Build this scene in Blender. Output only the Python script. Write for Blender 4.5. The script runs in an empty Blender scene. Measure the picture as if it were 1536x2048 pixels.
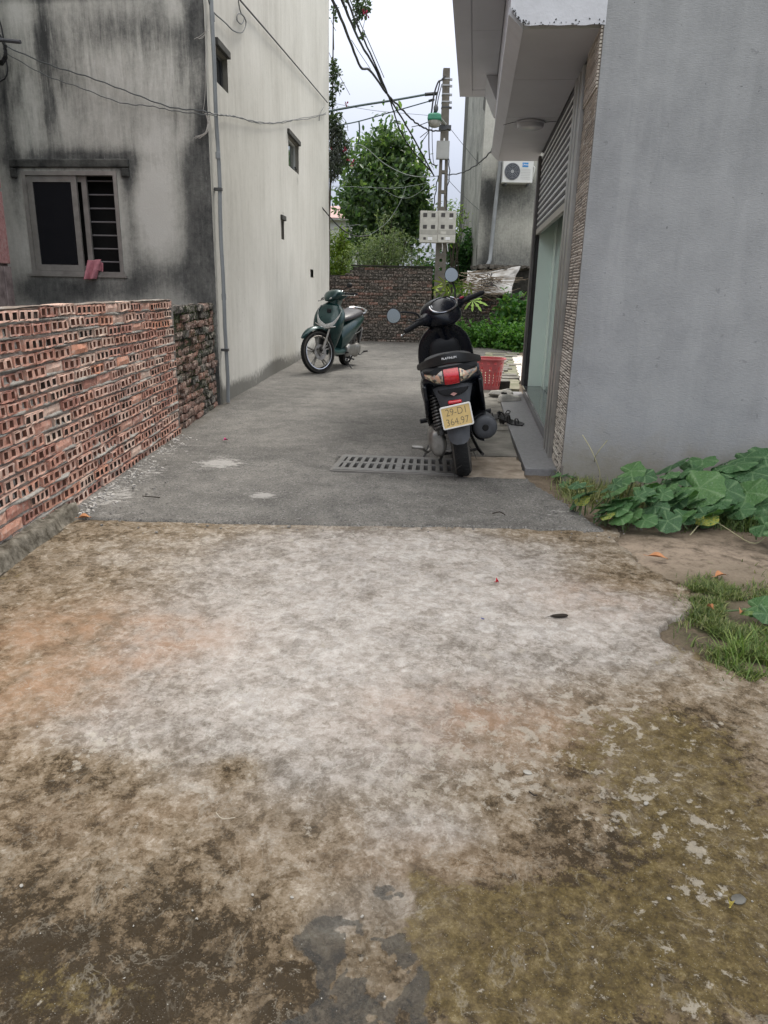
import bpy, math, random
import numpy as np
from math import sin, cos, pi, radians, sqrt, atan2, exp
from mathutils import Vector, Matrix
random.seed(7); RNG = np.random.default_rng(7)
SC = bpy.context.scene
COL = SC.collection
# ------------------------------------------------------------------ camera
FPX, CH, PITCH, ROLL = 1450.0, 1.17, radians(17.2), radians(1.32)
cam = bpy.data.cameras.new('camera'); camo = bpy.data.objects.new('camera', cam); COL.objects.link(camo)
cam.sensor_fit = 'VERTICAL'; cam.sensor_height = 24.0; cam.lens = 24.0 * FPX / 2048.0
cam.clip_start = .05; cam.clip_end = 900
_fw = Vector((0, cos(PITCH), -sin(PITCH))); _r0 = Vector((1, 0, 0)); _u0 = _r0.cross(_fw)
_rt = _r0 * cos(ROLL) + _u0 * sin(ROLL); _up = -_r0 * sin(ROLL) + _u0 * cos(ROLL)
_m = Matrix((_rt, _up, -_fw)).transposed().to_4x4(); _m.translation = Vector((0, 0, CH))
camo.matrix_world = _m
SC.camera = camo
# ------------------------------------------------------------------ sky, sun, exposure
SUN_EL, SUN_AZ = radians(58), radians(28)      # azimuth measured from +y towards +x
w = bpy.data.worlds.new('World'); SC.world = w; w.use_nodes = True
nt = w.node_tree; nt.nodes.clear()
out = nt.nodes.new('ShaderNodeOutputWorld'); bg = nt.nodes.new('ShaderNodeBackground')
sky = nt.nodes.new('ShaderNodeTexSky'); sky.sky_type = 'NISHITA'; sky.sun_disc = False
sky.sun_elevation = SUN_EL; sky.sun_rotation = SUN_AZ; sky.air_density = 1.0; sky.dust_density = 3.0
tc = nt.nodes.new('ShaderNodeTexCoord'); mp = nt.nodes.new('ShaderNodeMapping'); mp.inputs['Scale'].default_value = (1, 1, 2.2)
nz = nt.nodes.new('ShaderNodeTexNoise'); nz.inputs['Scale'].default_value = 1.6; nz.inputs['Detail'].default_value = 5; nz.inputs['Roughness'].default_value = .5
rp = nt.nodes.new('ShaderNodeValToRGB')
rp.color_ramp.elements[0].position = .30; rp.color_ramp.elements[0].color = (6.1, 6.85, 8.6, 1)
rp.color_ramp.elements[1].position = .72; rp.color_ramp.elements[1].color = (7.4, 7.85, 9.2, 1)
mx = nt.nodes.new('ShaderNodeMixRGB'); mx.inputs['Fac'].default_value = .90
L = nt.links.new
L(tc.outputs['Generated'], mp.inputs['Vector']); L(mp.outputs[0], nz.inputs['Vector']); L(nz.outputs['Fac'], rp.inputs['Fac'])
# overcast sky steeper than standard: unseen zenith brightened and whitened to light the scene
sx = nt.nodes.new('ShaderNodeSeparateXYZ'); L(tc.outputs['Generated'], sx.inputs[0])
mm = nt.nodes.new('ShaderNodeMath'); mm.operation = 'MAXIMUM'; L(sx.outputs['Z'], mm.inputs[0]); mm.inputs[1].default_value = 0
ma = nt.nodes.new('ShaderNodeMath'); ma.operation = 'MULTIPLY_ADD'; L(mm.outputs[0], ma.inputs[0]); ma.inputs[1].default_value = 2.0; ma.inputs[2].default_value = .36
mv = nt.nodes.new('ShaderNodeMixRGB'); mv.blend_type = 'MULTIPLY'; mv.inputs['Fac'].default_value = 1
mr = nt.nodes.new('ShaderNodeMapRange'); mr.inputs['From Min'].default_value = .15; mr.inputs['From Max'].default_value = .75; L(mm.outputs[0], mr.inputs['Value'])
nw = nt.nodes.new('ShaderNodeMixRGB'); nw.inputs['Color2'].default_value = (8.5, 8.42, 8.25, 1); L(mr.outputs[0], nw.inputs['Fac']); L(rp.outputs[0], nw.inputs['Color1']); L(nw.outputs[0], mv.inputs['Color1']); L(ma.outputs[0], mv.inputs['Color2'])
L(sky.outputs[0], mx.inputs['Color1']); L(mv.outputs[0], mx.inputs['Color2']); L(mx.outputs[0], bg.inputs['Color'])
bg.inputs['Strength'].default_value = .080
L(bg.outputs[0], out.inputs['Surface'])
sd = bpy.data.lights.new('sun', 'SUN'); sd.energy = 1.5; sd.angle = radians(18); sd.color = (1, .95, .87)
so = bpy.data.objects.new('sun', sd); COL.objects.link(so)
so.rotation_euler = Vector((-sin(SUN_AZ) * cos(SUN_EL), -cos(SUN_AZ) * cos(SUN_EL), -sin(SUN_EL))).to_track_quat('-Z', 'Y').to_euler()
SC.view_settings.view_transform = 'Standard'; SC.view_settings.look = 'None'; SC.view_settings.gamma = 1
SC.view_settings.use_curve_mapping = False
SC.view_settings.exposure = .94
SC.render.engine = 'CYCLES'
SC.render.resolution_x = 768; SC.render.resolution_y = 1024

# ------------------------------------------------------------------ surveying helpers (photo pixel -> place in the world)
_C = Vector((0, 0, CH))
def ray(px, py): return _fw + _rt * ((px - 768) / FPX) - _up * ((py - 1024) / FPX)
def gp(px, py, z=0.0):
    d = ray(px, py); return _C + d * ((z - CH) / d.z)
def at(px, py, y):
    d = ray(px, py); return _C + d * (y / d.y)
def onpl(px, py, p0, d0):
    n = Vector((d0[1], -d0[0], 0)); d = ray(px, py)
    return _C + d * (n.dot(Vector((p0[0], p0[1], 0)) - _C) / n.dot(d))

# ------------------------------------------------------------------ numpy noise
def _h(ix, iy, seed):
    n = (ix.astype(np.int64) * 374761393 + iy.astype(np.int64) * 668265263 + seed * 982451653) & 0x7fffffff
    n = ((n ^ (n >> 13)) * 1274126177) & 0x7fffffff
    return ((n ^ (n >> 16)) & 0xffff) / 65535.0
def vn(x, y, seed=0):
    x = np.asarray(x, float); y = np.asarray(y, float)
    ix = np.floor(x); iy = np.floor(y); fx = x - ix; fy = y - iy
    fx = fx * fx * (3 - 2 * fx); fy = fy * fy * (3 - 2 * fy)
    a = _h(ix, iy, seed); b = _h(ix + 1, iy, seed); c = _h(ix, iy + 1, seed); d = _h(ix + 1, iy + 1, seed)
    return (a * (1 - fx) + b * fx) * (1 - fy) + (c * (1 - fx) + d * fx) * fy
def fbm(x, y, seed=0, o=5, g=.5):
    s = 0; a = 1; t = 0
    for k in range(o):
        s = s + a * vn(np.asarray(x) * 2 ** k, np.asarray(y) * 2 ** k, seed + k * 17); t += a; a *= g
    return s / t
def sstep(a, b, x):
    t = np.clip((x - a) / (b - a), 0, 1); return t * t * (3 - 2 * t)

# ------------------------------------------------------------------ object helpers
def tag(o, label=None, cat=None, group=None, kind=None):
    if label: o['label'] = label
    if cat: o['category'] = cat
    if group: o['group'] = group
    if kind: o['kind'] = kind
    return o
def empty(name, loc=(0, 0, 0), rot=(0, 0, 0), parent=None):
    o = bpy.data.objects.new(name, None); COL.objects.link(o); o.location = loc; o.rotation_euler = rot
    o.empty_display_size = .1
    if parent: o.parent = parent
    return o
def link_mesh(name, me, mats, parent=None, loc=(0, 0, 0), rot=(0, 0, 0)):
    o = bpy.data.objects.new(name, me); COL.objects.link(o); o.location = loc; o.rotation_euler = rot
    if not isinstance(mats, (list, tuple)): mats = [mats]
    if len(me.materials) == 0:
        for m in mats: me.materials.append(m)
    if parent: o.parent = parent
    return o
class MB:
    def __init__(s): s.v = []; s.f = []; s.mi = []; s.cm = 0
    def add(s, vs, fs):
        b = len(s.v); s.v += [tuple(p) for p in vs]; s.f += [tuple(i + b for i in f) for f in fs]; s.mi += [s.cm] * len(fs); return s
    def box(s, c, d, R=None, j=0):
        vs = []
        for z in (-.5, .5):
            for y in (-.5, .5):
                for x in (-.5, .5):
                    p = Vector((x * d[0] + random.uniform(-j, j), y * d[1] + random.uniform(-j, j), z * d[2] + random.uniform(-j, j)))
                    if R: p = R @ p
                    vs.append(p + Vector(c))
        return s.add(vs, [(0, 2, 3, 1), (4, 5, 7, 6), (0, 1, 5, 4), (2, 6, 7, 3), (0, 4, 6, 2), (1, 3, 7, 5)])
    def bbox(s, x0, x1, y0, y1, z0, z1): return s.box(((x0 + x1) / 2, (y0 + y1) / 2, (z0 + z1) / 2), (x1 - x0, y1 - y0, z1 - z0))
    def tube(s, path, r, n=8, cap=True, flat=None):
        P = [Vector(p) for p in path]; m = len(P)
        rr = r if isinstance(r, (list, tuple)) else [r] * m
        rings = []; u = None
        for i, p in enumerate(P):
            t = (P[min(i + 1, m - 1)] - P[max(i - 1, 0)])
            if t.length < 1e-9: t = Vector((0, 0, 1))
            t.normalize()
            if u is None:
                u = t.cross(Vector((0, 0, 1)))
                if u.length < .1: u = t.cross(Vector((0, 1, 0)))
            u = u - t * u.dot(t); u.normalize(); v = t.cross(u)
            fl = flat or 1
            rings.append([p + (u * cos(2 * pi * k / n) + v * sin(2 * pi * k / n) * fl) * rr[i] for k in range(n)])
        return s.loft(rings, cap)
    def loft(s, rings, cap=True, closed=False):
        n = len(rings[0]); m = len(rings); vs = [p for r in rings for p in r]; fs = []
        for i in range(m if closed else m - 1):
            i2 = (i + 1) % m
            for k in range(n):
                k2 = (k + 1) % n; fs.append((i * n + k, i * n + k2, i2 * n + k2, i2 * n + k))
        if cap and not closed: fs.append(tuple(range(n - 1, -1, -1))); fs.append(tuple(range((m - 1) * n, m * n)))
        return s.add(vs, fs)
    def lathe(s, prof, c, axis='y', n=32, closed=False):
        rings = []
        for k in range(n):
            a = 2 * pi * k / n; rg = []
            for (r, h) in prof:
                if axis == 'y': p = Vector((r * cos(a), h, r * sin(a)))
                elif axis == 'z': p = Vector((r * cos(a), r * sin(a), h))
                else: p = Vector((h, r * cos(a), r * sin(a)))
                rg.append(p + Vector(c))
            rings.append(rg)
        m = len(prof); vs = [p for r in rings for p in r]; fs = []
        for i in range(n):
            i2 = (i + 1) % n
            for k in range(m if closed else m - 1):
                k2 = (k + 1) % m; fs.append((i * m + k, i2 * m + k, i2 * m + k2, i * m + k2))
        return s.add(vs, fs)
    def sphere(s, c, r, n=12, sc=(1, 1, 1)):
        prof = [(max(1e-4, cos(-pi / 2 + pi * k / (n // 2 + 2))) , sin(-pi / 2 + pi * k / (n // 2 + 2))) for k in range(n // 2 + 3)]
        b = len(s.v); s.lathe(prof, (0, 0, 0), 'z', n)
        for i in range(b, len(s.v)):
            q = s.v[i]; s.v[i] = (q[0] * r * sc[0] + c[0], q[1] * r * sc[1] + c[1], q[2] * r * sc[2] + c[2])
        return s
    def prism(s, poly, vec):
        n = len(poly); P = [Vector(p) for p in poly]; V = Vector(vec)
        return s.add(P + [p + V for p in P], [tuple(range(n - 1, -1, -1)), tuple(range(n, 2 * n))] + [(i, (i + 1) % n, (i + 1) % n + n, i + n) for i in range(n)])
    def xf(s, M): s.v = [tuple(M @ Vector(p)) for p in s.v]; return s
    def build(s, name, mats, parent=None, smooth=False, loc=(0, 0, 0), rot=(0, 0, 0), bevel=0, fix=True, sharp=None):
        me = bpy.data.meshes.new(name); me.from_pydata(s.v, [], s.f); me.update()
        import bmesh
        if fix:
            bm = bmesh.new(); bm.from_mesh(me); bmesh.ops.recalc_face_normals(bm, faces=bm.faces); bm.to_mesh(me); bm.free()
        if any(s.mi): me.polygons.foreach_set('material_index', s.mi)
        if smooth:
            me.polygons.foreach_set('use_smooth', [True] * len(me.polygons))
            me.set_sharp_from_angle(angle=radians(sharp or 40))
        o = link_mesh(name, me, mats, parent, loc, rot)
        if bevel:
            b = o.modifiers.new('bevel', 'BEVEL'); b.width = bevel; b.segments = 2; b.limit_method = 'ANGLE'
        return o
def arr_mesh(name, V, F, attrs=None, smooth=True, mats=None, mi=None):
    V = np.asarray(V, np.float32); F = np.asarray(F, np.int32); me = bpy.data.meshes.new(name); nf, k = F.shape
    me.vertices.add(len(V)); me.vertices.foreach_set('co', V.ravel())
    me.loops.add(nf * k); me.loops.foreach_set('vertex_index', F.ravel())
    me.polygons.add(nf); me.polygons.foreach_set('loop_start', np.arange(nf, dtype=np.int32) * k)
    try: me.polygons.foreach_set('loop_total', np.full(nf, k, np.int32))
    except Exception: pass
    if smooth: me.polygons.foreach_set('use_smooth', np.ones(nf, bool))
    me.update(calc_edges=True)
    for a, d in (attrs or {}).items():
        at_ = me.attributes.new(a, 'FLOAT', 'POINT'); at_.data.foreach_set('value', np.asarray(d, np.float32))
    me.validate()
    return me
def grid_faces(nx, ny):
    i, j = np.meshgrid(np.arange(nx - 1), np.arange(ny - 1), indexing='xy'); a = (j * nx + i).ravel()
    return np.stack([a, a + 1, a + nx + 1, a + nx], 1)
def crom(P, k=6):
    P = [Vector(p) for p in P]; Q = []
    for i in range(len(P) - 1):
        a = P[max(i - 1, 0)]; b = P[i]; c = P[i + 1]; d = P[min(i + 2, len(P) - 1)]
        for j in range(k):
            t = j / k
            Q.append(.5 * ((2 * b) + (c - a) * t + (2 * a - 5 * b + 4 * c - d) * t * t + (3 * b - a - 3 * c + d) * t ** 3))
    return Q + [P[-1]]

# ------------------------------------------------------------------ materials
class NB:
    def __init__(s, name):
        s.m = bpy.data.materials.new(name); s.m.use_nodes = True; s.t = s.m.node_tree; s.n = s.t.nodes
        s.b = s.n['Principled BSDF']; s.co = s.n.new('ShaderNodeTexCoord').outputs['Object']
    def lk(s, a, b): s.t.links.new(a, b)
    def map(s, sc=(1, 1, 1), rot=(0, 0, 0), loc=(0, 0, 0), src=None):
        m = s.n.new('ShaderNodeMapping'); m.inputs['Scale'].default_value = sc; m.inputs['Rotation'].default_value = rot; m.inputs['Location'].default_value = loc
        s.lk(src or s.co, m.inputs['Vector']); return m.outputs[0]
    def noise(s, scale, det=4, rough=.55, dist=0, vec=None, out='Fac'):
        n = s.n.new('ShaderNodeTexNoise'); n.inputs['Scale'].default_value = scale; n.inputs['Detail'].default_value = det
        n.inputs['Roughness'].default_value = rough; n.inputs['Distortion'].default_value = dist; s.lk(vec or s.co, n.inputs['Vector']); return n.outputs[out]
    def vor(s, scale, vec=None, feat='F1', out='Distance', rnd=1):
        n = s.n.new('ShaderNodeTexVoronoi'); n.feature = feat; n.inputs['Scale'].default_value = scale; n.inputs['Randomness'].default_value = rnd
        s.lk(vec or s.co, n.inputs['Vector']); return n.outputs[out]
    def attr(s, name):
        n = s.n.new('ShaderNodeAttribute'); n.attribute_name = name; return n.outputs['Fac']
    def math(s, op, a, b=0, c=0, clamp=False):
        n = s.n.new('ShaderNodeMath'); n.operation = op; n.use_clamp = clamp
        for i, q in enumerate((a, b, c)):
            if isinstance(q, (int, float)): n.inputs[i].default_value = q
            else: s.lk(q, n.inputs[i])
        return n.outputs[0]
    def ramp(s, f, els, interp='LINEAR'):
        n = s.n.new('ShaderNodeValToRGB'); cr = n.color_ramp; cr.interpolation = interp
        while len(cr.elements) < len(els): cr.elements.new(.5)
        for e, (p, c) in zip(cr.elements, els):
            e.position = p; e.color = (c[0], c[1], c[2], 1) if isinstance(c, (tuple, list)) else (c, c, c, 1)
        s.lk(f, n.inputs['Fac']); return n.outputs['Color']
    def step(s, f, a, b): 
        n = s.n.new('ShaderNodeMapRange'); n.interpolation_type = 'SMOOTHSTEP'; n.inputs['From Min'].default_value = a; n.inputs['From Max'].default_value = b
        s.lk(f, n.inputs['Value']); return n.outputs[0]
    def mix(s, f, a, b, mode='MIX'):
        n = s.n.new('ShaderNodeMixRGB'); n.blend_type = mode
        for i, q in enumerate((f, a, b)):
            if isinstance(q, (int, float)): n.inputs[i].default_value = q
            elif isinstance(q, (tuple, list)): n.inputs[i].default_value = (q[0], q[1], q[2], 1)
            else: s.lk(q, n.inputs[i])
        return n.outputs[0]
    def rnd(s): return s.n.new('ShaderNodeObjectInfo').outputs['Random']
    def bump(s, h, strength=.4, dist=.01, nrm=None):
        n = s.n.new('ShaderNodeBump'); n.inputs['Strength'].default_value = strength; n.inputs['Distance'].default_value = dist
        s.lk(h, n.inputs['Height'])
        if nrm: s.lk(nrm, n.inputs['Normal'])
        s.lk(n.outputs[0], s.b.inputs['Normal']); return n.outputs[0]
    def col(s, c):
        if isinstance(c, (tuple, list)): s.b.inputs['Base Color'].default_value = (c[0], c[1], c[2], 1)
        else: s.lk(c, s.b.inputs['Base Color'])
        return s
    def set(s, **k):
        for a, q in k.items():
            i = s.b.inputs[a.replace('_', ' ')]
            if isinstance(q, (int, float, tuple)): i.default_value = q
            else: s.lk(q, i)
        return s
def simple(name, c, rough=.6, metal=0, var=.25, scale=8, bump=0, bs=40, c2=None, coat=0, spec=None):
    b = NB(name); f = b.noise(scale, 5, .6)
    c2 = c2 or tuple(x * (1 - var) for x in c)
    b.col(b.ramp(f, [(.3, c2), (.7, c)])); b.set(Metallic=metal)
    r = b.noise(scale * 2.3, 4, .6); b.set(Roughness=b.math('ADD', b.math('MULTIPLY', b.math('SUBTRACT', r, .5), .25), rough, clamp=True))
    if coat: b.set(Coat_Weight=coat, Coat_Roughness=.06)
    if spec is None and metal == 0 and rough > .65: spec = .25
    if spec is not None: b.b.inputs['Specular IOR Level'].default_value = spec
    if bump: b.bump(b.noise(bs, 5, .6), bump, .006)
    return b.m
# ================================================================== GROUND
def blobs(xx, yy, lst):
    """lst: (px, py, rx_px, ry_px, amp) read on the photograph, laid on the ground"""
    s = np.zeros_like(xx)
    for px, py, rx, ry, a in lst:
        c = gp(px, py); ax = abs(gp(px + rx, py).x - gp(px - rx, py).x) / 2
        t = gp(px, max(py - ry, 640)); b = gp(px, py + ry); ay = abs(t.y - b.y) / 2
        s += a * np.exp(-(((xx - c.x) / ax) ** 2 + ((yy - (t.y + b.y) / 2) / ay) ** 2))
    return s
def poly_dist(xx, yy, pts):
    """signed distance to a polyline's left side (positive = inside, left of the walking direction)"""
    best = np.full(xx.shape, 1e9); sg = np.zeros(xx.shape)
    for (x0, y0), (x1, y1) in zip(pts[:-1], pts[1:]):
        dx, dy = x1 - x0, y1 - y0; l2 = dx * dx + dy * dy
        t = np.clip(((xx - x0) * dx + (yy - y0) * dy) / l2, 0, 1)
        d = np.hypot(xx - (x0 + t * dx), yy - (y0 + t * dy)); c = dx * (yy - y0) - dy * (xx - x0)
        m = d < best - 1e-9; best = np.where(m, d, best); sg = np.where(m, np.sign(c), sg)
    return best * sg
def heightfield(name, xs, ys, fn, mat, kind='structure'):
    xx, yy = np.meshgrid(xs, ys); z, attrs, keep = fn(xx, yy)
    V = np.stack([xx.ravel(), yy.ravel(), z.ravel()], 1); F = grid_faces(len(xs), len(ys))
    if keep is not None:
        kv = keep.ravel(); F = F[kv[F].any(1)]
    used = np.unique(F); mp_ = np.full(len(V), -1); mp_[used] = np.arange(len(used))
    me = arr_mesh(name, V[used], mp_[F], {k: v.ravel()[used] for k, v in attrs.items()})
    o = link_mesh(name, me, mat); tag(o, kind=kind); return o

# --- concrete material
def concrete_mat():
    b = NB('worn_concrete')
    aL, aO, aM, aW, aD = (b.attr(k) for k in ('light', 'orange', 'moss', 'wet', 'dirt'))
    st = b.map((1, .92, 1), (0, 0, .25))
    n0 = b.noise(1.7, 8, .60, .4, st); n1 = b.noise(8, 9, .66, .25, st); n2 = b.noise(34, 8, .70, .15, st); n3 = b.noise(150, 5, .78)
    s1 = b.step(b.noise(13, 10, .72, .35, st), .475, .525); s2 = b.step(b.noise(37, 9, .72, .2, st), .48, .54); s3 = b.step(b.noise(5, 10, .70, .3, b.map((1, .92, 1), (0, 0, .9), (3, 1, 0))), .50, .54)
    f = b.math('ADD', b.math('MULTIPLY', aL, .44), .20)
    f = b.math('ADD', f, b.math('MULTIPLY', b.math('SUBTRACT', s1, .5), .15)); f = b.math('ADD', f, b.math('MULTIPLY', b.math('SUBTRACT', s2, .5), .13)); f = b.math('ADD', f, b.math('MULTIPLY', b.math('SUBTRACT', s3, .5), -.10))
    f = b.math('ADD', f, b.math('MULTIPLY', b.math('SUBTRACT', n0, .5), .42))
    f = b.math('ADD', f, b.math('MULTIPLY', b.math('SUBTRACT', n1, .5), .55))
    f = b.math('ADD', f, b.math('MULTIPLY', b.math('SUBTRACT', n2, .5), .75))
    f = b.math('ADD', f, b.math('MULTIPLY', b.math('SUBTRACT', n3, .5), .60), clamp=True)
    cb = b.ramp(f, [(.0, (.034, .022, .009)), (.16, (.120, .086, .050)), (.32, (.200, .155, .105)), (.48, (.285, .238, .182)), (.62, (.40, .355, .29)), (.80, (.53, .49, .425))])
    cg = b.ramp(f, [(.20, (.140, .118, .096)), (.38, (.222, .194, .164)), (.52, (.300, .268, .236)), (.66, (.365, .332, .298)), (.82, (.435, .402, .370)), (1, (.54, .51, .475))])
    c = b.mix(b.step(b.math('ADD', aL, b.math('MULTIPLY', b.math('SUBTRACT', n0, .5), .5)), .15, .60), cb, cg)
    # mid-sized worn patches: thin grey slurry skin against the lighter body
    w1 = b.noise(11, 7, .60, .5, st); sk = b.step(w1, .51, .545); c = b.mix(b.math('MULTIPLY', sk, .30), c, b.mix(1, c, (.62, .63, .64), 'MULTIPLY'))
    # iron-red silt
    fo = b.math('MULTIPLY', aO, b.step(b.math('ADD', n1, b.math('MULTIPLY', n0, .5)), .5, .95))
    c = b.mix(b.math('MULTIPLY', fo, .70), c, (.30, .172, .098))
    # moss
    m1 = b.noise(9, 8, .75, 1.0); fm = b.step(b.math('ADD', b.math('MULTIPLY', aM, .52), b.math('ADD', b.math('MULTIPLY', m1, .60), b.math('ADD', b.math('MULTIPLY', b.math('SUBTRACT', n3, .5), .35), b.math('MULTIPLY', b.math('SUBTRACT', n2, .5), .6)))), .62, .78)
    mossc = b.ramp(b.math('ADD', b.math('MULTIPLY', n2, .6), b.math('MULTIPLY', n3, .4)), [(.34, (.028, .019, .006)), (.47, (.074, .052, .017)), (.57, (.138, .102, .036)), (.66, (.23, .19, .105)), (.76, (.38, .34, .24))])
    c = b.mix(b.math('MULTIPLY', fm, .80), c, mossc)
    # remains of the pale top skim: small chips with frayed borders
    k1 = b.noise(15, 9, .70, .3, st); k2 = b.noise(34, 6, .7, .5)
    kf = b.math('ADD', b.math('MULTIPLY', k1, .62), b.math('MULTIPLY', k2, .38))
    fl = b.math('MULTIPLY', b.step(b.math('ADD', kf, b.math('MULTIPLY', aD, .075)), .60, .63), .62)
    pale = b.mix(n2, (.27, .24, .19), (.50, .46, .395))
    c = b.mix(fl, c, pale)
    k3 = b.noise(4.3, 8, .66, 1.2); dk = b.math('MULTIPLY', b.step(k3, .60, .65), .20)
    c = b.mix(dk, c, (.10, .082, .062))
    # vein-like rims: pale on the dry part, dark on the damp part
    e1 = b.math('ABSOLUTE', b.math('SUBTRACT', w1, .53)); line = b.math('SUBTRACT', 1, b.step(e1, .0, .022))
    e2 = b.math('ABSOLUTE', b.math('SUBTRACT', b.noise(22, 6, .6, 1.2, st), .5)); line2 = b.math('SUBTRACT', 1, b.step(e2, .0, .02))
    pl = b.step(aL, .15, .6)
    c = b.mix(b.math('MULTIPLY', b.math('MULTIPLY', line, b.step(n1, .42, .6)), .42), c, b.mix(pl, (.28, .25, .20), (.52, .50, .455)))
    c = b.mix(b.math('MULTIPLY', b.math('MULTIPLY', line2, b.step(n0, .4, .6)), .30), c, b.mix(pl, (.045, .035, .022), (.50, .48, .44)))
    g = b.vor(210); c = b.mix(b.math('MULTIPLY', b.math('SUBTRACT', 1, b.step(g, .10, .24)), .40), c, b.ramp(b.noise(60, 2), [(.42, (.05, .045, .04)), (.6, (.50, .47, .42))]))
    c = b.mix(b.math('MULTIPLY', aW, .62), c, b.mix(1, c, (.42, .40, .36), 'MULTIPLY'))
    b.col(c)
    r = b.math('SUBTRACT', b.math('ADD', .74, b.math('MULTIPLY', b.math('SUBTRACT', n2, .5), .5)), b.math('MULTIPLY', b.math('ADD', aW, b.math('MULTIPLY', aM, .1)), .42), clamp=True)
    b.set(Roughness=b.math('MAXIMUM', r, .10))
    hgt = b.math('ADD', b.math('MULTIPLY', n1, .9), b.math('ADD', b.math('MULTIPLY', n2, .7), b.math('MULTIPLY', n3, .45)))
    hgt = b.math('ADD', hgt, b.math('MULTIPLY', fl, .22)); hgt = b.math('ADD', hgt, b.math('MULTIPLY', s1, .10)); hgt = b.math('ADD', hgt, b.math('MULTIPLY', s2, .10)); hgt = b.math('SUBTRACT', hgt, b.math('MULTIPLY', dk, .4)); hgt = b.math('ADD', hgt, b.math('MULTIPLY', line, .12))
    b.b.inputs['Specular IOR Level'].default_value = .22; b.bump(hgt, .60, .005)
    return b.m
PUD = [(730, 2000, 120, 70), (750, 1890, 85, 65), (785, 1790, 55, 42), (700, 1905, 80, 50), (700, 2060, 160, 40), (655, 1850, 60, 34), (620, 1880, 40, 22), (815, 1960, 40, 50)]
def puddle_field(xx, yy):
    s = np.zeros_like(xx)
    for px, py, rx, ry in PUD: s += blobs(xx, yy, [(px, py, rx, ry, 1.0)])
    return s
def concrete_fn(xx, yy):
    lst = [(800, 1190, 420, 120, .95), (500, 1330, 330, 120, .55), (1170, 1250, 210, 80, .65), (700, 1420, 330, 110, .50), (760, 1100, 330, 40, .35), (180, 1110, 150, 40, .12),
           (200, 1470, 130, 60, .35), (640, 1560, 400, 110, .30), (900, 1660, 160, 50, .35), (430, 1700, 260, 60, .12),
           (150, 1950, 420, 140, -.50), (700, 1960, 500, 130, -.34), (1250, 1760, 330, 190, -.26), (1300, 1990, 300, 80, -.12), (480, 1540, 60, 34, -.42),
           (120, 1560, 170, 70, -.25), (1200, 1160, 150, 40, -.35), (1050, 1480, 260, 60, -.10), (60, 1760, 200, 90, -.12), (1440, 1480, 120, 60, -.2), (540, 1800, 200, 60, .10), (760, 1890, 190, 170, .55), (650, 1850, 60, 30, .3)]
    aL = blobs(xx, yy, lst) + .12 - .16 * sstep(1.7, .9, yy)
    aO = blobs(xx, yy, [(60, 1330, 220, 120, 1.5), (330, 1280, 150, 50, .8), (900, 1420, 200, 60, .5), (820, 1720, 260, 80, .22), (1010, 1460, 240, 70, .45), (1180, 1200, 120, 40, .6), (250, 1640, 300, 60, .2)])
    aM = blobs(xx, yy, [(1330, 1480, 260, 90, .9), (1290, 1930, 440, 190, 1.15), (1000, 1960, 160, 90, .5), (1460, 1700, 200, 180, 1.1), (1340, 1320, 90, 30, .7), (1100, 1600, 220, 100, .40), (900, 1960, 250, 120, .55),
                        (100, 1990, 420, 110, .75), (600, 1860, 200, 70, .35), (20, 1150, 90, 30, .7), (160, 1075, 60, 16, .5), (1010, 1830, 200, 80, .45)])
    aD = blobs(xx, yy, [(1150, 1450, 300, 130, 1.0), (900, 1560, 250, 90, .9), (200, 1500, 150, 70, .9), (1400, 1720, 180, 160, .9), (1350, 1950, 260, 100, .6), (450, 1060, 250, 30, .5), (300, 1150, 200, 50, .2)])
    pf = puddle_field(xx, yy); nn = fbm(xx * 9, yy * 9, 5, 5, .6)
    isl = blobs(xx, yy, [(870, 1800, 55, 45, .9), (905, 1870, 50, 45, .9), (830, 1750, 30, 30, .6)])
    wet = sstep(.30, .75, pf * 1.15 + (nn - .5) * .9 - isl * .8)
    near = sstep(2.2, 1.0, yy)
    aM = aM * (1 - .35 * sstep(.0, .9, pf)) + isl * .6
    wetall = np.clip(wet * .42 + near * (.30 + .25 * blobs(xx, yy, [(100, 1950, 400, 120, 1), (1100, 1900, 400, 150, .8)])), 0, 1)
    z = (fbm(xx * 1.3, yy * 1.3, 11, 3) - .5) * .010 + (fbm(xx * 14, yy * 14, 21, 4, .55) - .5) * .0055
    z += sstep(.56, .60, fbm(xx * 5, yy * 5 , 31, 5, .6)) * .0022
    z -= sstep(.25, .9, pf) * .0055; z += isl * .005; z += sstep(.15, .5, pf) * (fbm(xx * 34, yy * 34, 23, 4, .6) - .5) * .0075
    # right border: crumbling edge of the slab
    e = poly_dist(xx, yy, [(1.22, 3.9), (1.17, 3.50), (1.13, 3.25), (1.26, 2.80), (1.24, 2.6), (1.03, 2.42), (1.08, 2.2), (1.20, 2.10), (1.62, 1.86), (3.0, 1.3)][::-1])
    e = e + (fbm(xx * 6, yy * 6, 3, 5, .6) - .5) * .16
    z = z - sstep(.012, -.012, e) * .05
    wetall = np.clip(wetall + .45 * sstep(.06, -.02, e), 0, 1)
    ef = yy - 3.60
    keep = (e > -.05)
    return z, dict(light=np.clip(aL, -1, 1), orange=np.clip(aO, 0, 1), moss=np.clip(aM + .5 * sstep(.08, 0, e) * (yy < 3), 0, 1), wet=wetall, dirt=np.clip(aD, 0, 1)), keep
CON = concrete_mat()
heightfield('concrete_slab', np.arange(-1.85, 2.6, .0085), np.concatenate([np.arange(-1.0, .6, .04), np.arange(.6, 3.62, .0085)]), concrete_fn, CON)

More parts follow.
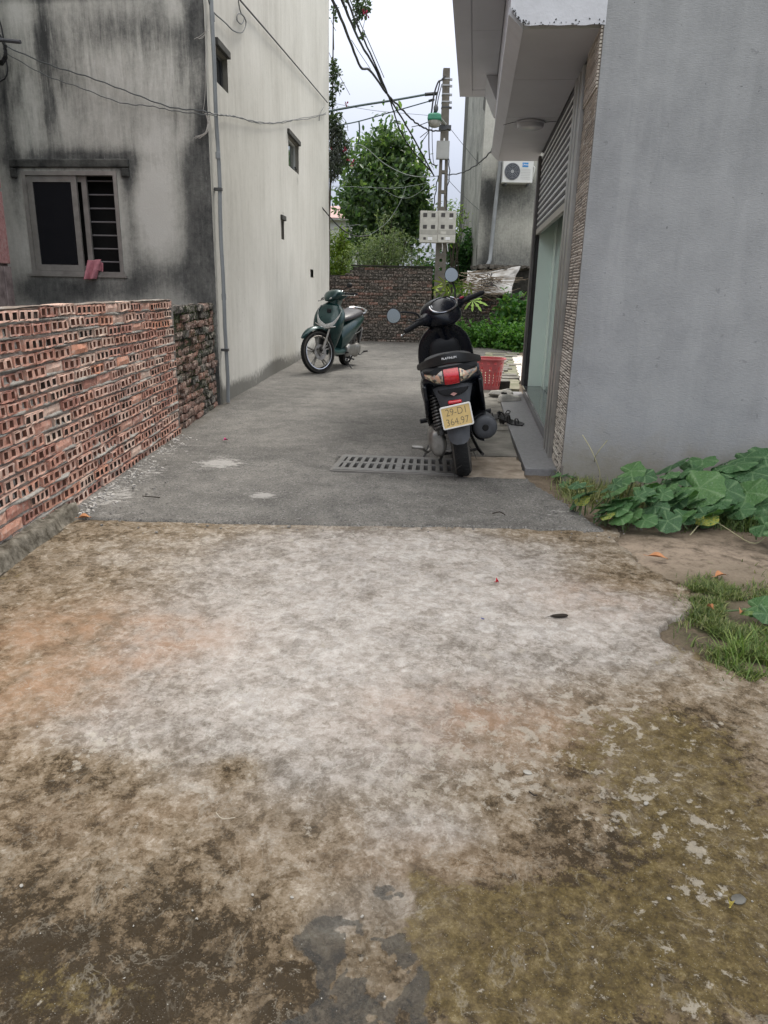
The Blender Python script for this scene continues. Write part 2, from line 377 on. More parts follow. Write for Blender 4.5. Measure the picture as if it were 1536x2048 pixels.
# --- water lying in the hollow of the slab
def water():
    b = NB('puddle_water'); b.col((.62, .63, .60)); b.set(Roughness=.03, IOR=1.33, Transmission_Weight=1.0)
    b.bump(b.noise(16, 2, .4), .06, .002); m = b.m
    xs = np.arange(-.75, .75, .010); ys = np.arange(.62, 1.55, .012); xx, yy = np.meshgrid(xs, ys)
    pf = puddle_field(xx, yy) - blobs(xx, yy, [(870, 1800, 60, 50, .9), (905, 1870, 55, 50, .9)]) + (fbm(xx * 9, yy * 9, 5, 4) - .5) * .5
    F = grid_faces(len(xs), len(ys)); kv = (pf > .33).ravel(); F = F[kv[F].all(1)]
    V = np.stack([xx.ravel(), yy.ravel(), np.full(xx.size, -.0042)], 1); u = np.unique(F); mp_ = np.full(len(V), -1); mp_[u] = np.arange(len(u))
    tag(link_mesh('puddle_water', arr_mesh('puddle_water', V[u], mp_[F]), m), kind='structure')
water()

# --- asphalt lane
def asphalt_mat():
    b = NB('asphalt'); aP, aR = b.attr('pale'), b.attr('dirt')
    n0 = b.noise(.9, 6, .6, .4); n1 = b.noise(6, 7, .65, .4); n3 = b.noise(150, 3, .7); v = b.vor(120, out='Color')
    f = b.math('ADD', b.math('MULTIPLY', n0, .30), b.math('ADD', b.math('MULTIPLY', n1, .25), b.math('MULTIPLY', n3, .45)))
    c = b.ramp(f, [(.36, (.036, .034, .031)), (.48, (.115, .110, .101)), (.58, (.200, .190, .172)), (.70, (.33, .31, .275))])
    vs = b.n.new('ShaderNodeSeparateColor'); b.lk(v, vs.inputs[0])
    c = b.mix(b.math('MULTIPLY', b.step(vs.outputs[0], .90, .94), .32), c, (.36, .35, .34))
    c = b.mix(b.math('MULTIPLY', b.step(vs.outputs[1], .86, .9), .55), c, (.03, .03, .033))
    st = b.map((1, 1.9, 1)); k = b.math('ADD', b.math('MULTIPLY', b.noise(13, 8, .7, .6, st), .6), b.math('MULTIPLY', b.noise(55, 6, .7, .3, st), .4))
    fp = b.step(b.math('ADD', k, b.math('MULTIPLY', aP, .26)), .635, .70)
    c = b.mix(b.math('MULTIPLY', fp, .8), c, b.mix(n3, (.22, .21, .195), (.48, .465, .44)))
    c = b.mix(b.math('MULTIPLY', aR, .7), c, (.060, .050, .035))
    b.col(c); b.set(Roughness=b.math('ADD', .62, b.math('MULTIPLY', n3, .3)))
    b.b.inputs['Specular IOR Level'].default_value = .25; b.bump(b.math('ADD', b.math('MULTIPLY', n3, .5), b.math('MULTIPLY', b.vor(160), .6)), .7, .005)
    return b.m
ROAD_R = [(1.16, 3.45), (.93, 4.56), (.52, 4.60), (.50, 5.2), (.66, 6.5), (.98, 8.6), (1.55, 12.0), (2.0, 14.4), (3.6, 15.6)]
def asphalt_fn(xx, yy):
    e = poly_dist(xx, yy, ROAD_R) + (fbm(xx * 5, yy * 5, 41, 4, .6) - .5) * .06
    ef = yy - (3.515 + .012 * np.sin(xx * 2.3) - .01 * (xx > .4)) + (fbm(xx * 11, yy * 3, 43, 4, .6) - .5) * .035
    edge = np.minimum(e, ef)
    z = .013 + (fbm(xx * .8, yy * .8, 45, 3) - .5) * .02 + (fbm(xx * 20, yy * 20, 46, 3) - .5) * .004
    z = z * sstep(4.3, 4.8, yy) + (.013 + (fbm(xx * 20, yy * 20, 46, 3) - .5) * .004) * (1 - sstep(4.3, 4.8, yy))
    z = z - sstep(.02, -.015, edge) * .06
    hole = (xx > -.335) & (xx < .50) & (yy > 4.60) & (yy < 5.06)
    z = np.where(hole, -.12, z)
    pale = blobs(xx, yy, [(440, 932, 50, 12, 1.0), (530, 995, 26, 7, .9), (285, 950, 60, 30, .55), (225, 1000, 60, 26, .68), (345, 905, 45, 12, .5), (230, 1035, 80, 8, .4), (1140, 1035, 60, 16, .55), (1100, 1000, 40, 20, .2), (470, 985, 120, 20, .25), (600, 1020, 250, 10, .2)])
    dirt = np.clip(blobs(xx, yy, [(700, 1050, 600, 6, .25)]) + .8 * sstep(.10, .0, e) * (yy > 4.7) + .8 * sstep(-1.52, -1.68, xx) * (yy > 5.2) + .5 * sstep(16.0, 16.6, yy), 0, 1) * fbm(xx * 6, yy * 6, 47, 4) * 1.4
    return z, dict(pale=np.clip(pale, 0, 1.5), dirt=np.clip(dirt, 0, 1)), edge > -.05
ASP = asphalt_mat()
heightfield('asphalt_lane', np.arange(-1.9, 4.2, .02), np.concatenate([np.arange(3.42, 7.5, .014), np.arange(7.5, 17.2, .06)]), asphalt_fn, ASP)

# --- soil all round, reaching the horizon
def soil_mat():
    b = NB('soil'); n0 = b.noise(1.1, 8, .62, .6); n1 = b.noise(16, 8, .7); n2 = b.noise(90, 4, .7); aM = b.attr('moss'); aS = b.attr('sand')
    f = b.math('ADD', b.math('MULTIPLY', n0, .4), b.math('ADD', b.math('MULTIPLY', n1, .4), b.math('MULTIPLY', n2, .3)))
    c = b.ramp(f, [(.36, (.045, .033, .020)), (.52, (.115, .085, .056)), (.70, (.23, .180, .125))])
    c = b.mix(b.math('MULTIPLY', aS, b.step(n1, .3, .6)), c, b.mix(n2, (.22, .165, .115), (.40, .32, .245)))
    c = b.mix(b.math('MULTIPLY', aM, b.step(n1, .35, .6)), c, (.035, .034, .010)); b.col(c)
    b.set(Roughness=.85); b.bump(b.math('ADD', n1, b.math('MULTIPLY', n2, .5)), .8, .012); return b.m
SOIL = soil_mat()
def soil_fn(xx, yy):
    z = -.014 + (fbm(xx * 2, yy * 2, 51, 4) - .5) * .03 + (fbm(xx * 17, yy * 17, 52, 4, .6) - .5) * .014
    z = np.where((xx > -.5) & (xx < .6) & (yy > 4.3) & (yy < 5.3), -.2, z)
    z = np.where((xx < .95) & (yy < 3.45), -.05, z)
    z = np.where((xx < .48) & (yy > 3.4), -.06, z)
    sand = blobs(xx, yy, [(1330, 1110, 260, 40, 1.2), (1480, 1135, 80, 25, .8), (1470, 1420, 60, 25, .8), (1200, 1190, 80, 30, .5)])
    moss = blobs(xx, yy, [(1400, 1250, 60, 60, 1.2), (1480, 1480, 120, 50, .8), (1450, 1200, 90, 60, .6), (1500, 1140, 60, 20, .4)])
    return z, dict(sand=np.clip(sand, 0, 1), moss=np.clip(moss, 0, 1)), None
heightfield('soil_ground', np.arange(.40, 6.2, .02), np.concatenate([np.arange(-1, 1.2, .1), np.arange(1.2, 5.4, .02), np.arange(5.4, 17.5, .15)]), soil_fn, SOIL)
mb = MB(); mb.add([(-300, -300, -.16), (300, -300, -.16), (300, 500, -.16), (-300, 500, -.16)], [(0, 1, 2, 3)])
tag(mb.build('ground', simple('far_ground', (.10, .12, .05), .9, var=.5, scale=1)), kind='structure')
mb = MB(); mb.bbox(-8, -1.66, -3, 17.5, -.1, -.01)
tag(mb.build('yard_ground', simple('yard_soil', (.16, .13, .09), .9, var=.5, scale=3)), kind='structure')

# --- concrete strip and slabs between lane and house
PAVE = simple('pale_paving', (.27, .255, .225), .8, var=.48, scale=5, bump=.5, bs=60, c2=(.10, .095, .08))
PAVE2 = simple('rough_mortar_bed', (.42, .36, .29), .85, var=.5, scale=9, bump=.8, bs=40, c2=(.19, .15, .11))
def slab_poly(name, poly, z0, z1, m, jit=.012, sub=.09, kind='structure', parent=None):
    P = []
    for (a, c) in zip(poly, poly[1:] + poly[:1]):
        n = max(1, int(math.hypot(c[0] - a[0], c[1] - a[1]) / sub))
        for k in range(n):
            t = k / n; P.append((a[0] + (c[0] - a[0]) * t + (random.uniform(-jit, jit) if k else 0), a[1] + (c[1] - a[1]) * t + (random.uniform(-jit, jit) if k else 0), z0))
    o = MB().prism(P, (0, 0, z1 - z0)).build(name, m, parent); 
    if kind: tag(o, kind=kind)
    return o
slab_poly('mortar_bed', [(.50, 4.545), (.905, 4.52), (.93, 4.80), (.945, 5.12), (.515, 5.10)], -.12, .021, PAVE2, .013, .05)
pv = empty('paving', (0, 0, 0)); tag(pv, kind='structure')
edge = [(5.13, .52, .955), (5.62, .565, 1.0), (6.15, .62, 1.055), (6.75, .70, 1.115), (7.4, .80, 1.18), (8.1, .92, 1.26), (8.9, 1.03, 1.36)]
for (y0, l0, r0), (y1, l1, r1) in zip(edge[:-1], edge[1:]):
    mid = random.uniform(.45, .55)
    slab_poly('paving_slab', [(l0, y0 + .008), (r0, y0 + .008), (r1, y1 - .006), (l1, y1 - .006)], -.1, .018 + random.uniform(0, .006), PAVE, .004, .2, None, pv)
# far walkway with broken slabs, and pale crazed paving beyond the house
slab_poly('broken_walkway', [(1.05, 8.92), (1.62, 8.92), (2.45, 14.1), (1.9, 14.3)], -.1, .02, simple('walk', (.30, .28, .22), .85, c2=(.11, .12, .06), scale=4, bump=.6, bs=20), .02, .2)
def crazed():
    b = NB('crazed_pale_paving'); v = b.vor(3.2, b.map((1, .55, 1), (0, 0, .12)), 'DISTANCE_TO_EDGE'); n = b.noise(6, 6, .7)
    c = b.mix(b.step(b.math('ADD', v, b.math('MULTIPLY', n, .05)), .03, .06), (.28, .22, .17), b.mix(n, (.62, .55, .48), (.80, .75, .70))); b.col(c); b.set(Roughness=.8); return b.m
slab_poly('pale_paving', [(1.66, 8.75), (2.9, 8.6), (3.2, 13.3), (2.3, 13.7)], -.1, .028, crazed(), .02, .2)
for k in range(16):
    y = 9.3 + k * .31; x = 1.16 + (y - 9) * .165 + random.uniform(0, .30)
    slab_poly('paving_slab', [(x, y), (x + .24, y + .02), (x + .27, y + .25), (x + .03, y + .24)], .0, .032 + random.uniform(0, .012), PAVE, .01, .1, None, pv)

# --- drain grate
IRON = simple('cast_iron_grate', (.20, .195, .185), .55, .35, var=.35, scale=12, bump=.3, bs=80)
gr = empty('drain_grate', (0, 0, 0)); tag(gr, 'long slotted iron drain grate across the lane under the scooter wheel', 'drain grate')
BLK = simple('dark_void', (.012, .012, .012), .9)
def grate():
    A, B_, C_, D = Vector((-.345, 4.640, 0)), Vector((.505, 4.575, 0)), Vector((.520, 5.035, 0)), Vector((-.290, 5.075, 0))
    def P(u, v, z): 
        p = A.lerp(B_, u).lerp(D.lerp(C_, u), v); return Vector((p.x, p.y, z))
    def quadbox(mb, u0, u1, v0, v1, z0, z1):
        q = [P(u0, v0, z0), P(u1, v0, z0), P(u1, v1, z0), P(u0, v1, z0)]; mb.prism(q, (0, 0, z1 - z0))
    mb = MB(); n = 16; zt = .024
    for (v0, v1) in ((0, .14), (.45, .55), (.86, 1)): quadbox(mb, 0, 1, v0, v1, -.02, zt)
    for row in ((.14, .45), (.55, .86)):
        for k in range(n + 1):
            c = k / n; hw = .015 if k not in (0, n) else .03
            u0 = max(0, c - hw - .001); u1 = min(1, c + hw + .001)
            if k == 8: u0, u1 = c - .026, c + .026
            quadbox(mb, u0, u1, row[0] + .002, row[1] - .002, -.02, zt - .0008)
    mb.build('grate', IRON, gr, bevel=.002)
    f = MB()
    quadbox(f, -.02, 0, -.05, 1.05, -.03, .019); quadbox(f, 1.0, 1.02, -.05, 1.05, -.03, .019); quadbox(f, 0, 1, -.05, -.004, -.03, .019); quadbox(f, 0, 1, 1.004, 1.05, -.03, .019)
    f.build('frame', simple('grate_frame', (.20, .19, .175), .7, .2, scale=15), gr)
    p = MB(); p.bbox(-.40, .56, 4.55, 5.12, -.13, -.125); p.build('pit', BLK, gr)
grate()
# ================================================================== BRICK WALLS
def brick_mat(name, cols, dirt=(.10, .095, .085), bump=.6):
    b = NB(name); r = b.rnd(); oi = b.n.new('ShaderNodeObjectInfo')
    els = [(i / (len(cols) - 1), c) for i, c in enumerate(cols)]
    c = b.ramp(r, els)
    vec = b.n.new('ShaderNodeVectorMath'); vec.operation = 'ADD'; b.lk(b.co, vec.inputs[0]); 
    cx = b.n.new('ShaderNodeCombineXYZ'); b.lk(b.math('MULTIPLY', r, 37), cx.inputs[0]); b.lk(b.math('MULTIPLY', r, 91), cx.inputs[1]); b.lk(cx.outputs[0], vec.inputs[1])
    n1 = b.noise(28, 6, .7, .4, vec.outputs[0]); n2 = b.noise(140, 4, .7, 0, vec.outputs[0])
    c = b.mix(b.math('MULTIPLY', b.step(n1, .46, .66), .60), c, (.50, .44, .39))
    c = b.mix(b.math('MULTIPLY', b.step(n1, .50, .30), .5), c, dirt)
    c = b.mix(.25, c, b.mix(n2, (.1, .1, .1), (.9, .85, .8)), 'OVERLAY'); b.col(c); b.set(Roughness=.88)
    b.bump(b.math('ADD', n1, b.math('MULTIPLY', n2, .5)), bump, .004); return b.m
BR = brick_mat('hollow_brick', [(.58, .33, .25), (.46, .22, .165), (.63, .43, .35), (.54, .28, .205), (.38, .17, .13), (.60, .38, .30), (.66, .49, .40), (.48, .30, .25), (.60, .27, .17)])
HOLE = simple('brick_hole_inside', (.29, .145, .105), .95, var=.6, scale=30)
HOLE2 = simple('brick_hole_dark', (.10, .070, .058), .95, var=.6, scale=30)  # deeper brown for the channels of some brick variants
def mortar_mat():
    b = NB('rough_mortar'); n1 = b.noise(9, 7, .7); n2 = b.noise(70, 5, .7)
    b.col(b.ramp(b.math('ADD', b.math('MULTIPLY', n1, .6), b.math('MULTIPLY', n2, .4)), [(.3, (.19, .175, .155)), (.5, (.33, .31, .28)), (.68, (.48, .455, .415))])); b.set(Roughness=.92)
    b.bump(b.math('ADD', n1, n2), .9, .008); return b.m
MORT = mortar_mat()
def hollow_brick(Lb, Hb, Db, seed, nh=3):
    """face looks to +x; y along the wall; open channels run inwards"""
    rs = random.Random(seed); mb = MB(); m = 3
    ys = [-Lb / 2]; cell = Lb / nh; 
    for k in range(nh):
        ww_ = rs.uniform(-.004, .003)
        a = -Lb / 2 + cell * k + cell * .21 + rs.uniform(-.003, .003) - ww_; c = -Lb / 2 + cell * (k + 1) - cell * .21 + rs.uniform(-.004, .004) + ww_; ys += [a, c]
    ys.append(Lb / 2); zz = [-Hb / 2, -Hb / 2 + .0085, Hb / 2 - .0085, Hb / 2]
    rag = lambda: rs.uniform(-.0036, .0036)
    V = {}; vs = []
    def vid(i, j):
        if (i, j) not in V:
            V[(i, j)] = len(vs); y, z = ys[i], zz[j]
            if i in (0, len(ys) - 1) or j in (0, 3): y += rag() * .8; z += rag() * .8
            vs.append((rag() * .8, y, z))
        return V[(i, j)]
    fs = []; holes = []
    for i in range(len(ys) - 1):
        for j in range(3):
            if i % 2 == 1 and j == 1: holes.append((i, j)); continue
            fs.append((vid(i, j), vid(i + 1, j), vid(i + 1, j + 1), vid(i, j + 1)))
    mb.add(vs, fs)
    D = rs.uniform(.03, .05)
    for (i, j) in holes:
        q = [vs[vid(i, j)], vs[vid(i + 1, j)], vs[vid(i + 1, j + 1)], vs[vid(i, j + 1)]]
        dd = D if rs.random() > .22 else rs.uniform(.003, .010)   # some channels are plugged
        bk = [(-dd, p[1] * 1, p[2]) for p in q]
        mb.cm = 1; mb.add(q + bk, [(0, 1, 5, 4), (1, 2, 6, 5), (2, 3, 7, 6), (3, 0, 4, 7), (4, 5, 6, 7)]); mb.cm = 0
    h = Lb / 2; g = Hb / 2; nI = len(ys) - 1
    def side(p, q): mb.add([p, q, (-Db, q[1], q[2]), (-Db, p[1], p[2])], [(0, 1, 2, 3)])
    side(vs[vid(0, 0)], vs[vid(nI, 0)]); side(vs[vid(0, 3)], vs[vid(nI, 3)]); side(vs[vid(0, 0)], vs[vid(0, 3)]); side(vs[vid(nI, 0)], vs[vid(nI, 3)])
    return mb
def solid_brick(Lb, Hb, Db, seed, j=.0022):
    rs = random.Random(seed); nx = 6; nz = 3; mb = MB(); vs = []; fs = []
    for a in range(nx):
        for c in range(nz):
            e = (a in (0, nx - 1)) or (c in (0, nz - 1)); vs.append((rs.uniform(-j, j) - (.005 if e else 0), -Lb / 2 + Lb * a / (nx - 1) + (rs.uniform(-j, j) if e else 0), -Hb / 2 + Hb * c / (nz - 1) + (rs.uniform(-j, j) * .8 if e else 0)))
    for a in range(nx - 1):
        for c in range(nz - 1): fs.append((a * nz + c, (a + 1) * nz + c, (a + 1) * nz + c + 1, a * nz + c + 1))
    mb.add(vs, fs)
    rim = [0] + [a * nz for a in range(1, nx)] + [(nx - 1) * nz + c for c in range(1, nz)] + [a * nz + nz - 1 for a in range(nx - 2, -1, -1)] + [c for c in range(nz - 2, 0, -1)]
    P = [vs[i] for i in rim]; n = len(P); mb.add(P + [(-Db, p[1], p[2]) for p in P], [(i, (i + 1) % n, (i + 1) % n + n, i + n) for i in range(n)] + [tuple(range(n, 2 * n))])
    return mb
def mesh_of(mb, name, mats):
    me = bpy.data.meshes.new(name); me.from_pydata(mb.v, [], mb.f); me.update()
    import bmesh
    bm = bmesh.new(); bm.from_mesh(me); bmesh.ops.recalc_face_normals(bm, faces=bm.faces); bm.to_mesh(me); bm.free()
    if any(mb.mi): me.polygons.foreach_set('material_index', mb.mi)
    for m in mats: me.materials.append(m)
    return me
# --- low wall of hollow bricks
WX = -1.655
hw_ = empty('brick_wall', (WX, 5.75, 0)); tag(hw_, 'low wall of pink hollow bricks with the open channels facing the yard', 'wall')
LB, HB, PL, PH = .194, .049, .2085, .0652
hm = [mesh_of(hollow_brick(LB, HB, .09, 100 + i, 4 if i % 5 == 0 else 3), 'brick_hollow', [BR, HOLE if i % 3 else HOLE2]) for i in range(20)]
sm_ = [mesh_of(solid_brick(LB, HB, .09, 200 + i), 'brick_solid', [BR]) for i in range(4)]
rows = 16; z0 = .012
for r in range(rows):
    off = (r % 2) * PL * .5 + random.uniform(-.02, .02); n = 0
    y = -off
    while y - LB > -3.55:
        me = random.choice(sm_) if random.random() < .075 else random.choice(hm)
        yc = y - LB / 2; zc = z0 + HB / 2 + r * PH + random.uniform(-.003, .003) + .006 * sin(yc * 2.1 + r * .35) + .003 * sin(yc * 7 + r)
        first = n == 0
        if first and off > .06:
            o = link_mesh('brick', sm_[r % 4], [], hw_, (random.uniform(-.004, .002), -off / 2 + .004, zc)); o.scale = (1, max(.3, (off - .012) / LB), 1)
        o = link_mesh('brick', me, [], hw_, (random.uniform(-.006, .004), yc - .002, zc)); o.rotation_euler = (random.uniform(-.025, .025), random.uniform(-.02, .02), random.uniform(-.02, .02))
        y -= PL + random.uniform(-.003, .004); n += 1
WTOP = z0 + rows * PH
# mortar body, pushed out irregularly between the courses
ys = np.arange(-3.75, .0, .012); zs = np.arange(-.02, WTOP - .004, .0095)
yy, zz = np.meshgrid(ys, zs); rowp = ((zz - z0) / PH) % 1
joint = sstep(.72, .86, rowp) * sstep(1.04, .94, rowp) + sstep(.06, .0, rowp)
fb = fbm(yy * 9, zz * 16, 61, 4, .6)
xx = -.018 + (fb - .5) * .02 + joint * (fbm(yy * 6, np.floor((zz - z0) / PH + .15) * 7.3, 62, 4) - .26) * .060
V = np.stack([xx.ravel(), yy.ravel(), zz.ravel()], 1)
link_mesh('mortar', arr_mesh('mortar', V, grid_faces(len(ys), len(zs))), MORT, hw_)
core = MB(); core.bbox(-.105, -.032, -3.75, -.002, -.03, WTOP - .008); core.build('wall_core', MORT, hw_)
# end face smeared with mortar
ys2 = np.linspace(-.112, .002, 14); zz2 = np.arange(-.02, WTOP, .012); a, c = np.meshgrid(ys2, zz2)
V = np.stack([a.ravel(), (.004 + (fbm(a * 22, c * 14, 63, 4) - .5) * .030).ravel(), c.ravel()], 1)
link_mesh('mortar_end', arr_mesh('mortar_end', V, grid_faces(14, len(zz2))), MORT, hw_)
# thin mortar cap
yc_ = np.arange(-3.75, .01, .02); xc_ = np.linspace(-.11, -.004, 8); a, c = np.meshgrid(xc_, yc_)
V = np.stack([(a + (fbm(c * 7, a * 3, 66, 3) - .5) * .012).ravel(), c.ravel(), (WTOP - .008 + (fbm(a * 20, c * 9, 64, 4) - .5) * .016).ravel()], 1)
link_mesh('mortar_cap', arr_mesh('mortar_cap', V, grid_faces(8, len(yc_))), simple('cap_mortar', (.24, .20, .17), .95, var=.5, scale=20, bump=.8), hw_)
# footing strip along the foot, broken off where the asphalt begins
xf_ = np.linspace(-.02, .085, 12); yf = np.arange(-4.6, -2.02, .015); a, c = np.meshgrid(xf_, yf)
prof = .064 - .050 * sstep(.052, .072, a + (fbm(c * 9, a, 67, 5, .6) - .5) * .05) - .02 * sstep(.06, .085, a)
endc = sstep(-2.02, -2.16, c + (fbm(a * 30, c * 3, 68, 3) - .5) * .12)
V = np.stack([a.ravel(), c.ravel(), (prof * endc + (fbm(a * 40 + 5, c * 17, 69, 6, .62) - .5) * .016 + .010 * (vn(a * 45, c * 11, 70) > .62) - .02 * (1 - endc)).ravel()], 1)
link_mesh('footing', arr_mesh('footing', V, grid_faces(12, len(yf))), simple('dirty_footing', (.22, .20, .165), .95, var=.6, scale=24, bump=1.0, bs=90, c2=(.045, .038, .026)), hw_)
# mortar crumbs at the foot
mb = MB()
for k in range(260):
    y = random.uniform(-2.2, -.1); x = .02 + abs(random.gauss(0, .07)); s = random.uniform(.003, .010)
    mb.box((x, y, .014 + s * .3), (s * random.uniform(1, 2.4), s * random.uniform(1, 2), s), Matrix.Rotation(random.uniform(0, 3), 3, 'Z'), s * .2)
tag(mb.build('mortar_crumbs', simple('crumb', (.50, .48, .45), .9), hw_), kind='stuff')

# --- old mossy wall
OB = brick_mat('old_brick', [(.20, .085, .062), (.11, .062, .048), (.24, .115, .08), (.075, .052, .042), (.17, .095, .072)], (.03, .035, .02), .9)
OBT = brick_mat('blackened_brick', [(.030, .030, .026), (.05, .045, .04), (.035, .04, .025), (.06, .05, .045)], (.015, .017, .012), .9)
ow = empty('old_brick_wall', (-1.675, 7.22, 0)); tag(ow, 'short stretch of old dark brick wall grown with moss at the plaster corner', 'wall')
om = [mesh_of(solid_brick(.196, .054, .09, 300 + i, .006), 'old_brick', [OB]) for i in range(6)]
obt = [mesh_of(solid_brick(.196, .054, .09, 320 + i, .007), 'black_brick', [OBT]) for i in range(4)]
for r in range(15):
    y = -(r % 2) * .1 - .002
    if r % 2: link_mesh('brick', om[0], [], ow, (-.01, -.048, .03 + r * .0665)).scale = (1, .46, 1)
    while y - .2 > -1.47:
        pb = .95 if r > 12 else (.45 if r > 10 or y > -.45 else .10)
        me = random.choice(obt if random.random() < pb else om)
        o = link_mesh('brick', me, [], ow, (random.uniform(-.022, .010), y - .1, .03 + r * .0665 + random.uniform(-.005, .005))); o.rotation_euler = (random.uniform(-.05, .05), random.uniform(-.06, .06), random.uniform(-.06, .06)); o.scale[1] = random.uniform(.9, 1.0)
        y -= .209
OM = simple('mossy_joint', (.060, .058, .040), .95, var=.6, scale=14, bump=1, bs=50, c2=(.016, .020, .008))
mb = MB(); mb.bbox(-.13, -.022, -1.47, 0, -.02, .985); mb.build('wall_core', OM, ow)
def tufts(name, pts, mat, parent, size=(.005, .012), n=4):
    mb = MB()
    for p in pts:
        for k in range(n):
            a = random.uniform(0, 6.28); s = random.uniform(*size); q = Vector(p) + Vector((random.uniform(0, s), random.uniform(-s, s), random.uniform(-s, s)))
            d = Vector((random.uniform(.2, 1), random.uniform(-1, 1), random.uniform(-.6, 1))).normalized() * s; e = Vector((0, sin(a), cos(a))) * s * .35
            mb.add([q, q + d * .5 + e, q + d, q + d * .5 - e], [(0, 1, 2, 3)])
    o = mb.build(name, mat, parent, fix=False); tag(o, kind='stuff'); return o
MOSS = simple('moss', (.055, .085, .020), .95, var=.5, scale=20, c2=(.018, .030, .008))
pts = []
while len(pts) < 900:
    y = random.uniform(-1.45, 0); z = random.random() ** .8
    if vn(y * 5, z * 6, 9) * .7 + .3 * vn(y * 15, z * 15, 10) > .52 - .12 * z: pts.append((random.uniform(-.012, .0), y, z * .99))
tufts('moss', pts, MOSS, ow)

# ================================================================== HOUSE ON THE LEFT
LH = empty('plaster_house', (-1.658, 7.24, 0), (0, 0, -radians(2.75))); tag(LH, 'tall plastered house with black stained front and pale bare side wall', 'house')
LHM = Matrix.Translation((-1.658, 7.24, 0)) @ Matrix.Rotation(-radians(2.75), 4, 'Z')
p0 = Vector((-1.658, 7.24, 0)); dU = Vector((sin(radians(2.75)), cos(radians(2.75)), 0)); ddk = Vector((-cos(radians(8)), sin(radians(8)), 0))
def blob2(U, Z, lst, proj):
    s = np.zeros_like(U)
    for px, py, rx, ry, a in lst:
        c = proj(px, py); l = proj(px - rx, py); r = proj(px + rx, py); t = proj(px, py - ry); b_ = proj(px, py + ry)
        ru = abs(l[0] - r[0]) / 2; rz = abs(t[1] - b_[1]) / 2
        s += a * np.exp(-(((U - c[0]) / ru) ** 2 + ((Z - c[1]) / rz) ** 2))
    return s
def prj(p0_, d):
    def f(px, py):
        q = onpl(px, py, (p0_.x, p0_.y), (d.x, d.y)); return ((q - p0_).dot(d), q.z)
    return f
def holed_wall(name, us, zs, holes, place, attrs, mat, parent, depth=.08, disp=None):
    U, Z = np.meshgrid(us, zs); D = disp(U, Z) if disp is not None else np.zeros_like(U)
    P = place(U, Z, D); F = grid_faces(len(us), len(zs))
    uc = (us[:-1] + us[1:]) / 2; zc = (zs[:-1] + zs[1:]) / 2; UC, ZC = np.meshgrid(uc, zc); k = np.ones(UC.shape, bool)
    for (u0, u1, a, b_) in holes: k &= ~((UC > u0) & (UC < u1) & (ZC > a) & (ZC < b_))
    me = arr_mesh(name, P.reshape(-1, 3), F[k.ravel()], {q: v.ravel() for q, v in attrs(U, Z).items()}); return link_mesh(name, me, mat, parent)
def lines(a, b_, st, extra):
    x = list(np.arange(a, b_, st)) + [b_]
    for e in extra:
        i = int(np.argmin([abs(q - e) for q in x])); x[i] = e
    return np.array(sorted(set(x)))
def stained_mat():
    b = NB('stained_plaster'); aS = b.attr('stain'); aK = b.attr('streak')
    vs = b.map((4.5, 4.5, .5)); n0 = b.noise(1.3, 8, .62, .8); ns = b.noise(2.6, 8, .70, .3, vs); ns2 = b.noise(9, 6, .7, .2, vs); n2 = b.noise(20, 7, .72, .4); n3 = b.noise(95, 4, .75)
    f = b.math('ADD', b.math('MULTIPLY', aS, .62), b.math('MULTIPLY', b.math('SUBTRACT', n0, .5), .60))
    f = b.math('ADD', f, b.math('MULTIPLY', b.math('MULTIPLY', aK, b.math('SUBTRACT', ns, .42)), 1.15))
    f = b.math('ADD', f, b.math('MULTIPLY', b.math('SUBTRACT', ns2, .5), .30))
    f = b.math('ADD', f, b.math('MULTIPLY', b.math('SUBTRACT', n2, .5), .42)); f = b.math('ADD', f, b.math('MULTIPLY', b.math('SUBTRACT', n3, .5), .22))
    f = b.math('ADD', f, .22, clamp=True)
    c = b.ramp(f, [(.08, (.58, .575, .53)), (.30, (.45, .447, .405)), (.50, (.30, .300, .272)), (.70, (.135, .137, .128)), (.92, (.045, .047, .046))])
    # pale salt runs
    sr = b.noise(5.0, 6, .6, .5, b.map((11, 11, .9))); c = b.mix(b.math('MULTIPLY', b.math('MULTIPLY', b.step(sr, .66, .70), aK), .75), c, (.52, .52, .50))
    b.col(c); b.set(Roughness=.92); b.bump(b.math('ADD', n2, b.math('MULTIPLY', n3, .7)), .5, .006); return b.m
DKP = prj(p0, ddk)
WIN = (.915, 1.872, 1.226, 2.148)
us = lines(-.0, 4.2, .03, [WIN[0], WIN[1]]); zs = lines(-.1, 7.5, .03, [WIN[2], WIN[3]])
